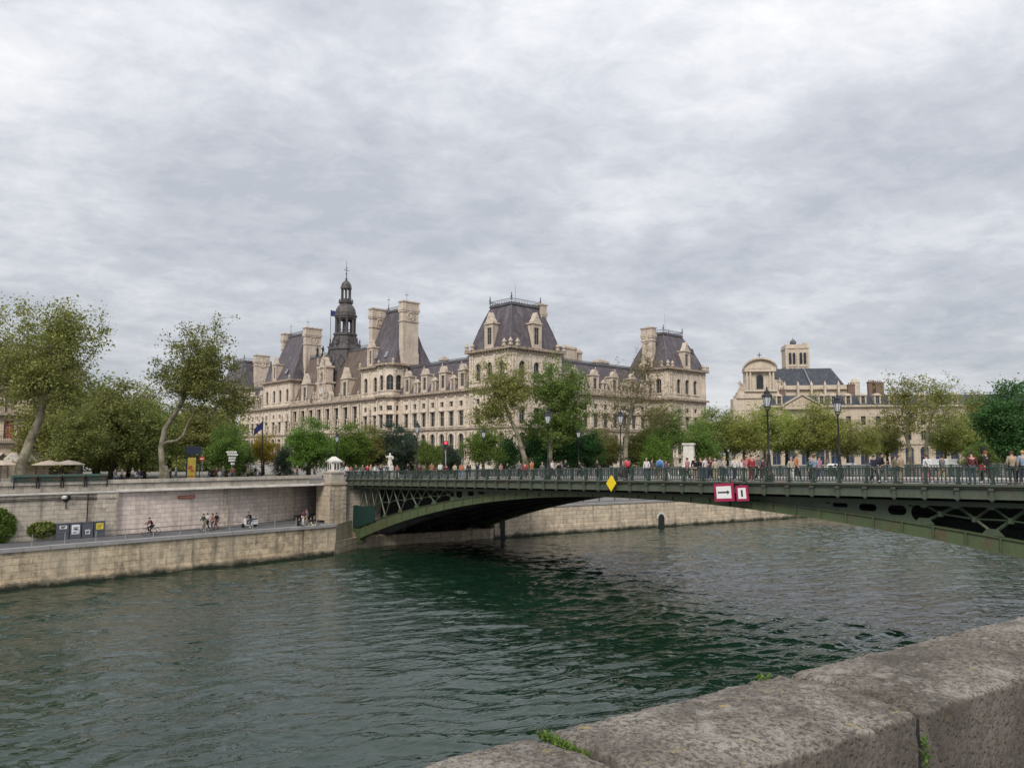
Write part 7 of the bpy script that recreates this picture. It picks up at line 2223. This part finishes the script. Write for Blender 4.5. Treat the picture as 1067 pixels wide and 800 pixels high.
def person(loc, rz, pose, top, low, hair='dark', label='', group=None, long_=False, pack=None, bag=None, skirt=False, h=1.68):
    global PN
    e = empty('person', loc, rz, label, 'person', group); s = h/1.7; e.scale = (s, s, s)
    P_ = POSES[pose]
    for nm, me, c in (('body', P_['body'], None), ('jacket', P_['jacket'], top), ('skirt' if skirt else 'trousers', P_['skirt'] if skirt else P_['trousers'], low), ('hair', P_['hairlong'] if long_ else P_['hair'], HAIRC[hair]), ('shoes', P_['shoes'], (.04, .04, .045) if PN % 3 else (.6, .6, .58))):
        if me is None: continue
        o = bpy.data.objects.new(nm, me); link(o, e)
        if c is not None: setmat(o, c)
    if pack: o = bpy.data.objects.new('backpack', PACK); link(o, e); setmat(o, pack)
    if bag: o = bpy.data.objects.new('bag', BAG); link(o, e); setmat(o, bag)
    PN += 1
    return e
C_ = {k_: tuple((.8*a_+.2*(sum(v_)/3))*(.9 if min(v_) > .5 else .62) for a_ in v_) for k_, v_ in dict(black=(.015, .015, .018), white=(.62, .60, .57), beige=(.48, .37, .23), navy=(.015, .022, .06), blue=(.04, .11, .30), jeans=(.06, .10, .20), red=(.5, .02, .03), pink=(.62, .22, .26), orange=(.75, .20, .03), maroon=(.16, .025, .035),
          grey=(.18, .18, .19), green=(.03, .09, .05), lblue=(.28, .42, .6), khaki=(.2, .17, .10), purple=(.2, .08, .22), mustard=(.5, .32, .05), cream=(.6, .52, .38), teal=(.03, .12, .12), salmon=(.5, .16, .13)).items()}
ALONG = math.atan2(bd.y, bd.x)+math.pi/2                       # walking towards the near bank when facing -y is rotated
GP = 'people crossing the bridge'
# x, off, pose, dir(+1 towards right, -1 towards left, 0 towards camera, 2 away), top, low, hair, extras, label
PB = [
 (361.5, 1.6, 'stand', 0, 'white', 'jeans', 'brown', {}, 'person in white at the far left end of the bridge, right beside the stone pier'),
 (366, 2.2, 'walk', 1, 'salmon', 'grey', 'dark', {}, 'person in a salmon top near the left end of the bridge'),
 (371, 1.4, 'stand', 0, 'green', 'jeans', 'dark', {}, 'person in a dark green coat at the left end of the bridge'),
 (378, 2.6, 'walk2', 1, 'grey', 'black', 'grey', {}, 'person in grey walking, third group from the left bridge end'),
 (383, 3.2, 'stand', 2, 'red', 'navy', 'dark', {}, 'person in red with back turned, near the left bridge end'),
 (386.5, 3.4, 'walk', -1, 'cream', 'jeans', 'blond', {'long_': True}, 'blond person in cream just right of the red coat'),
 (391, 1.6, 'walk', 1, 'white', 'jeans', 'dark', {'bag': (.25, .18, .1)}, 'person in white and jeans with a tan bag near the left end'),
 (397, 3.0, 'walk2', -1, 'navy', 'black', 'grey', {}, 'person in navy above the lattice at left'),
 (404, 1.8, 'stand', 0, 'teal', 'grey', 'dark', {}, 'person in dark teal beside the one all in white'),
 (407.5, 1.5, 'stand', 0, 'white', 'white', 'blond', {}, 'person dressed all in white near the left end'),
 (414, 1.6, 'walk', 1, 'salmon', 'white', 'brown', {'long_': True}, 'person in salmon jacket and white trousers'),
 (425, 2.8, 'walk2', 1, 'black', 'jeans', 'dark', {}, 'person in black left of the first bridge lantern'),
 (437, 3.0, 'stand', 0, 'maroon', 'black', 'dark', {}, 'person in maroon right of the first bridge lantern'),
 (442, 3.2, 'walk', -1, 'khaki', 'jeans', 'brown', {}, 'person in khaki following the maroon coat'),
 (450, 1.8, 'walk2', 1, 'salmon', 'grey', 'dark', {'bag': (.3, .02, .02)}, 'person in salmon with a red bag above the ovals of the web'),
 (459, 2.4, 'walk', 1, 'white', 'navy', 'dark', {}, 'person in white and navy left of the red signal'),
 (465, 3.3, 'walk2', -1, 'maroon', 'jeans', 'brown', {}, 'person in maroon directly under the red signal'),
 (474, 3.4, 'stand', 2, 'cream', 'black', 'dark', {}, 'person in cream left of the orange jacket'),
 (481, 1.7, 'walk', 1, 'orange', 'lblue', 'brown', {}, 'person in orange jacket and pale blue trousers'),
 (488.5, 3.6, 'stand', 2, 'black', 'black', 'dark', {}, 'person all in black just right of the orange jacket'),
 (497.5, 3.4, 'walk', -1, 'navy', 'jeans', 'grey', {}, 'grey haired person in navy left of the small tree lantern'),
 (522, 3.0, 'walk', 1, 'pink', 'grey', 'brown', {'long_': True}, 'long haired person in pink left of the leaning trunk'),
 (528.5, 3.2, 'walk2', 1, 'black', 'jeans', 'dark', {}, 'person in black next to the one in pink'),
 (541, 2.0, 'stand', 0, 'grey', 'black', 'dark', {'h': 1.74}, 'tall person in grey by the foot of the leaning trunk'),
 (547, 2.8, 'stand', 2, 'red', 'black', 'dark', {}, 'person in a red top at the foot of the leaning trunk'),
 (554, 2.6, 'walk', -1, 'orange', 'beige', 'brown', {}, 'person in orange and beige right of the leaning trunk'),
 (565, 3.0, 'stand', 0, 'grey', 'grey', 'grey', {}, 'grey haired person in grey left of the second lantern'),
 (575.5, 2.6, 'walk', 1, 'white', 'navy', 'dark', {}, 'person in white just right of the second lantern'),
 (583, 1.9, 'walk2', 1, 'black', 'black', 'dark', {'pack': (.02, .02, .02)}, 'person in black with a black backpack right of the second lantern'),
 (589, 2.3, 'walk2', 1, 'navy', 'jeans', 'brown', {}, 'person in navy beside the black backpack'),
 (604, 1.6, 'walk', -1, 'black', 'black', 'dark', {}, 'person in black left of the yellow diamond board'),
 (622, 1.8, 'walk2', 1, 'black', 'navy', 'dark', {}, 'person in black and navy directly left of the yellow diamond'),
 (652.5, 1.0, 'stand', 2, 'salmon', 'black', 'dark', {'pack': (.55, .05, .08), 'h': 1.75}, 'tall person with a red backpack right of the yellow diamond'),
 (656, 1.5, 'walk', -1, 'black', 'black', 'dark', {}, 'person in black close behind the red backpack'),
 (673.5, 2.4, 'stand', 0, 'white', 'jeans', 'grey', {}, 'white haired person in white between the backpacks'),
 (679, 3.4, 'walk', 1, 'purple', 'grey', 'dark', {}, 'person in purple left of the blue backpack'),
 (687.5, 1.2, 'stand', 2, 'lblue', 'khaki', 'brown', {'pack': (.05, .16, .42), 'h': 1.75}, 'person with a bright blue backpack'),
 (693.5, 1.7, 'walk', 1, 'purple', 'white', 'dark', {}, 'person in purple top and white trousers'),
 (716, 1.5, 'walk', -1, 'pink', 'black', 'brown', {'bag': (.3, .05, .1)}, 'person in pink with a small red bag, left of the dark group'),
 (724, 2.0, 'stand', 0, 'black', 'beige', 'dark', {'h': 1.72}, 'person in black coat and beige trousers in the group'),
 (729.5, 2.2, 'stand', -1, 'black', 'jeans', 'dark', {'h': 1.75}, 'taller person in black and jeans in the middle of the group'),
 (734.5, 1.6, 'walk2', 1, 'white', 'jeans', 'dark', {}, 'person in white and jeans at the right of the dark group'),
 (739.5, 3.2, 'stand', 0, 'maroon', 'black', 'brown', {'h': 1.76}, 'tall person in maroon behind the group'),
 (745, 1.8, 'stand', 2, 'cream', 'beige', 'grey', {}, 'grey haired person in a pale coat above the arrow board'),
 (754.5, 1.6, 'walk', 1, 'cream', 'jeans', 'blond', {'skirt': False}, 'blond person in cream above the arrow board'),
 (765, 1.7, 'walk2', -1, 'white', 'navy', 'brown', {}, 'person in white and navy between the two crimson boards'),
 (773.5, 1.9, 'walk', 1, 'white', 'white', 'red', {'long_': True}, 'red haired person all in white above the bar board'),
 (777.5, 2.6, 'stand', 0, 'pink', 'cream', 'brown', {'long_': True}, 'long haired person in pale pink beside the red haired one'),
 (782.5, 1.5, 'stand', 2, 'red', 'maroon', 'brown', {'h': 1.78}, 'tall person in a bright red shirt above the bar board'),
 (790, 3.0, 'walk', 1, 'grey', 'black', 'dark', {}, 'person in grey between the red shirt and the tall lantern'),
 (794.5, 1.8, 'walk', 1, 'maroon', 'maroon', 'dark', {}, 'person all in maroon just left of the tall lantern'),
 (824, 1.5, 'stand', 0, 'cream', 'white', 'grey', {}, 'white haired person in cream right of the tall lantern'),
 (829, 1.4, 'walk', 1, 'orange', 'black', 'dark', {'h': 1.72}, 'person in an orange vest and black trousers'),
 (848, 1.5, 'walk2', -1, 'lblue', 'jeans', 'brown', {}, 'person in pale blue and jeans right of the orange vest'),
 (853, 1.7, 'walk', 1, 'pink', 'jeans', 'dark', {'bag': (.02, .02, .02)}, 'person in pink with a black bag'),
 (843.5, 2.8, 'stand', 0, 'teal', 'black', 'grey', {}, 'grey haired person in teal behind the pale blue top'),
 (910, 1.5, 'walk', 1, 'navy', 'black', 'dark', {}, 'person in navy at the left of the dark trio right of the rightmost lantern'),
 (918.5, 1.6, 'walk2', 1, 'black', 'grey', 'dark', {'pack': (.02, .02, .03), 'h': 1.76}, 'tall person in black with a dark backpack, right of the rightmost lantern'),
 (932, 2.8, 'stand', 0, 'khaki', 'grey', 'brown', {}, 'person in khaki partly behind the beige coat'),
 (937.5, 1.4, 'stand', 2, 'beige', 'beige', 'blond', {'bag': (.02, .02, .02)}, 'person in a long beige coat with a black bag'),
 (965, 1.8, 'walk', -1, 'white', 'pink', 'brown', {}, 'person in white above the third oval of the web'),
 (981, 1.7, 'walk', -1, 'grey', 'beige', 'dark', {}, 'person in grey and beige above the first lattice node'),
 (1012, 1.2, 'stand', 2, 'maroon', 'jeans', 'dark', {'h': 1.72}, 'person in a maroon jacket and blue jeans near the right edge'),
 (1027, 1.5, 'walk', -1, 'black', 'black', 'red', {'bag': (.35, .02, .04)}, 'red haired person in black with a red bag near the right edge'),
 (1054, 1.2, 'stand', 2, 'beige', 'navy', 'brown', {}, 'person in a beige top at the right edge group'),
 (1060, 1.9, 'stand', 0, 'navy', 'black', 'dark', {}, 'person in navy in the middle of the right edge group'),
 (1065.5, 1.3, 'stand', 2, 'lblue', 'navy', 'blond', {}, 'blond person in pale blue cut by the right edge'),
]
for (x, off, pose, dr, tp_, lw_, hr, ex, lb) in PB:
    off = off+rng.uniform(-.1, .9); p, t = deck_pt(x, off)
    base = math.atan2(bd.y, bd.x)+math.pi/2           # rotation so that -y faces along +bd
    rz = {1: base, -1: base+math.pi, 0: math.atan2(p.x, -p.y)*-1*-1 if False else 0.0, 2: math.pi}[dr] + rng.uniform(-.6, .6)
    ex = dict(ex); h_ = ex.pop('h', rng.uniform(1.50, 1.74))
    person(p, rz, pose, C_[tp_], C_[lw_], hr, lb, GP, h=h_, **ex)
# people behind the parapet on the upper quay
GQ = 'people on the upper quay behind the parapet'
PQ = [(121, 79, 'grey', 'person in grey left of the dark trunks behind the parapet'), (128, 84, 'cream', 'person in cream between the dark trunks behind the parapet'), (139, 84, 'white', 'person in white behind the parapet, left of the lone plane tree'),
      (146, 80, 'navy', 'person in navy behind the parapet, left of the lone plane tree'), (178, 86, 'black', 'person in black just right of the lone plane trunk'), (184, 88, 'lblue', 'person in pale blue right of the lone plane trunk'),
      (219, 92, 'black', 'person in black right of the round red sign'), (226, 93, 'maroon', 'person in maroon right of the round red sign'), (233, 94, 'grey', 'person in grey under the direction arrows'), (243, 93, 'salmon', 'person in salmon right of the direction arrows'),
      (259, 93, 'beige', 'person in beige left of the flagpole'), (267, 95, 'black', 'person in black left of the flagpole foot'), (271.5, 96, 'white', 'person in white at the flagpole foot'), (292, 98, 'navy', 'person in navy right of the flagpole'),
      (310, 99, 'red', 'person in red behind the long coping'), (328, 101, 'khaki', 'person in khaki left of the capped stone pier')]
for i, (x, Y, c_, lb) in enumerate(PQ):
    Yq = max(Y, 1.02*(U(k_at(x, 2.0), 2.0).y)); p = at_depth(x, Yq, GZ+.13)
    person(p, rng.uniform(0, 6.28), ('walk', 'stand', 'walk2')[i % 3], C_[c_], C_[('jeans', 'black', 'grey')[i % 3]], ('dark', 'brown', 'grey')[i % 3], lb, GQ)
# low quay: walkers, cyclist, scooter, sitters
def low(x, off): k = k_at(x, off); return U(k, off, ZQ)
qa = math.atan2(dq.y, dq.x)
GL = 'people on the low quay road'
for x, off, pose, f_, a, b_, hr, lb, ex in (
  (214.5, -2.3, 'walk', -1, 'green', 'cream', 'brown', 'person in green jacket leading the group of walkers on the low quay', {}),
  (218.5, -1.9, 'walk2', -1, 'white', 'green', 'dark', 'person in white and green in the walking group on the low quay', {}),
  (223.5, -2.4, 'stand', -1, 'salmon', 'grey', 'brown', 'person in salmon in the middle of the walking group on the low quay', {'long_': True}),
  (228, -2.0, 'walk', -1, 'black', 'salmon', 'dark', 'person in black at the back of the walking group on the low quay', {}),
  (317.5, -3.9, 'stand', 1, 'maroon', 'white', 'dark', 'person standing in maroon and white near the pier on the low quay', {'long_': True}),
  (321, -4.1, 'stand', -1, 'grey', 'beige', 'brown', 'person standing in grey and beige near the pier on the low quay', {}),
  (313, -4.6, 'sit', 0, 'black', 'navy', 'dark', 'person in black sitting left of the standing pair on the low quay', {}),
  (325, -4.7, 'sit', 0, 'navy', 'cream', 'dark', 'person in navy sitting on the quay edge right of the standing pair', {}),
  (328.5, -4.5, 'sit', 0, 'black', 'grey', 'grey', 'person in black and grey sitting closest to the stone pier', {})):
    rz = qa+math.pi/2+(0 if f_ == 1 else math.pi if f_ == -1 else math.pi*1.5)
    person(low(x, off), rz, pose, C_[a], C_[b_], hr, lb, GL, h=1.72, **ex)
def bicycle(loc, rz, label, scooter=False):
    e = empty('scooter' if scooter else 'bicycle', loc, rz, label, 'scooter' if scooter else 'bicycle')
    m = MB()
    if not scooter:
        for (a, b_) in (((0, -.38, .80), (0, .18, .86)), ((0, -.38, .80), (0, .05, .30)), ((0, .05, .30), (0, .20, .95)), ((0, .05, .30), (0, .52, .34)), ((0, .52, .34), (0, .18, .84)), ((0, -.38, .80), (0, -.55, .34)), ((0, -.38, .80), (0, -.35, 1.02))): m.tube([a, b_], .022, 5)
        m.build('frame', M['black'], e)
        h = MB(); h.tube([(-.26, -.52, 1.02), (-.2, -.38, 1.04), (.2, -.38, 1.04), (.26, -.52, 1.02)], .018, 5); h.build('handlebar', M['black'], e)
        s = MB(); s.prism([(-.03, .02), (.03, .02), (.09, .30), (-.09, .30)], .94, 1.0); s.build('saddle', M['black'], e)
        for y in (-.55, .52):
            w = MB(); n = 18
            for i in range(n):
                t0 = 2*math.pi*i/n; t1 = 2*math.pi*(i+1)/n
                w.tube([(0, y+.33*math.cos(t0), .345+.33*math.sin(t0)), (0, y+.33*math.cos(t1), .345+.33*math.sin(t1))], .02, 4, False)
                if i % 3 == 0: w.tube([(0, y, .345), (0, y+.32*math.cos(t0), .345+.32*math.sin(t0))], .006, 3)
            w.build('wheel', M['black'], e)
    else:
        m.tube([(0, -.75, .25), (0, -.62, .95), (0, -.58, 1.05)], .05, 6); m.box((-.17, -.6, .22), (.17, .1, .32)); m.prism([(-.16, .0), (.16, .0), (.18, .75), (-.18, .75)], .32, .78, [(-.12, .0), (.12, .0), (.14, .85), (-.14, .85)])
        m.build('body', simple('scooter_paint', (.5, .5, .52), .4), e)
        s = MB(); s.box((-.13, .0, .79), (.13, .7, .88)); s.build('saddle', M['black'], e)
        s = MB(); s.prism([(-.2, -.66), (.2, -.66), (.2, -.58), (-.2, -.58)], .3, .9); s.build('leg_shield', M['white'], e)
        h = MB(); h.tube([(-.3, -.55, 1.06), (.3, -.55, 1.06)], .025, 5); h.build('handlebar', M['black'], e)
        for y in (-.78, .55):
            w = MB(); w.lathe([(.22, -.05), (.24, 0), (.22, .05)], 14); w.v = [(c, y+a, .24+b_) for a, b_, c in w.v]; w.build('wheel', M['black'], e)
p = low(161, -2.9); bicycle(p, qa-math.pi/2, 'bicycle ridden on the low quay road below the lintel')
person(p, qa-math.pi/2, 'cycle', C_['maroon'], C_['black'], 'dark', 'cyclist in maroon riding left on the low quay road', GL, h=1.7)
p = low(263, -2.2); bicycle(p, qa-math.pi/2, 'pale motor scooter ridden on the low quay road', True)
person(p+Vector((0, 0, -.08)), qa-math.pi/2, 'cycle', C_['black'], C_['jeans'], 'dark', 'rider in black on the pale scooter', GL, h=1.7)

# ================================================================== SKY AND LIGHT
SUN_EL, SUN_AZ = R(42), R(196)                    # azimuth from +Y clockwise: behind and to the left
world = bpy.data.worlds.new('World'); scene.world = world; world.use_nodes = True
nt = world.node_tree; nt.nodes.clear(); g = NT(nt)
wo_ = g.n('ShaderNodeOutputWorld'); bgn = g.n('ShaderNodeBackground'); g.l(bgn.outputs[0], wo_.inputs[0])
sky = g.n('ShaderNodeTexSky'); sky.sky_type = 'NISHITA'; sky.sun_disc = False; sky.sun_elevation = SUN_EL; sky.sun_rotation = SUN_AZ
sky.air_density = 1.0; sky.dust_density = 1.0
tc = g.n('ShaderNodeTexCoord'); sp = g.n('ShaderNodeSeparateXYZ'); g.l(tc.outputs['Generated'], sp.inputs[0])
den = g.math('ADD', g.math('MAXIMUM', sp.outputs[2], 0.0), .22)
cx_ = g.math('DIVIDE', sp.outputs[0], den); cy_ = g.math('DIVIDE', sp.outputs[1], den)
cb = g.n('ShaderNodeCombineXYZ'); g.l(cx_, cb.inputs[0]); g.l(cy_, cb.inputs[1])
mp = g.n('ShaderNodeMapping'); mp.inputs['Rotation'].default_value = (0, 0, R(-24)); mp.inputs['Scale'].default_value = (1.0, 1.15, 1); mp.inputs['Location'].default_value = (1.3, .4, 0); g.l(cb.outputs[0], mp.inputs[0])
a1 = g.noise(mp.outputs[0], 1.5, 10, .60, .2); a2 = g.noise(mp.outputs[0], .5, 3, .5, .2); a3 = g.noise(mp.outputs[0], 8.5, 9, .68, .35)
f = g.math('ADD', g.math('MULTIPLY', a1, .50), g.math('ADD', g.math('MULTIPLY', a2, .32), g.math('MULTIPLY', a3, .22)))
k = 9.0
cl = g.ramp(f, [(.42, (.405, .425, .468)), (.50, (.50, .515, .552)), (.57, (.61, .62, .65)), (.66, (.755, .752, .755))])
clm = g.mix(1.0, cl, (1, 1, 1), 'MULTIPLY')
vm = g.n('ShaderNodeVectorMath', operation='SCALE'); g.l(clm, vm.inputs[0]); vm.inputs['Scale'].default_value = k
el_ = g.n('ShaderNodeMapRange'); g.l(sp.outputs[2], el_.inputs[0]); el_.inputs[1].default_value = 0; el_.inputs[2].default_value = 1; el_.inputs[3].default_value = 8.0; el_.inputs[4].default_value = 14.5
g.l(el_.outputs[0], vm.inputs['Scale'])
mixn = g.mix(.93, sky.outputs[0], vm.outputs[0])
g.l(mixn, bgn.inputs[0]); bgn.inputs[1].default_value = .1
sl = bpy.data.lights.new('sun', 'SUN'); sl.energy = 2.0; sl.angle = R(22); sl.color = (1.0, .93, .84)
so = bpy.data.objects.new('sun', sl); link(so)
dv = Vector((math.sin(SUN_AZ)*math.cos(SUN_EL), math.cos(SUN_AZ)*math.cos(SUN_EL), math.sin(SUN_EL)))
so.rotation_euler = dv.to_track_quat('Z', 'Y').to_euler()
scene.view_settings.view_transform = 'Standard'; scene.view_settings.look = 'None'
scene.view_settings.exposure = 0.40; scene.view_settings.gamma = 1.0
scene.render.engine = 'CYCLES'
scene.cycles.max_bounces = 6; scene.cycles.transparent_max_bounces = 4
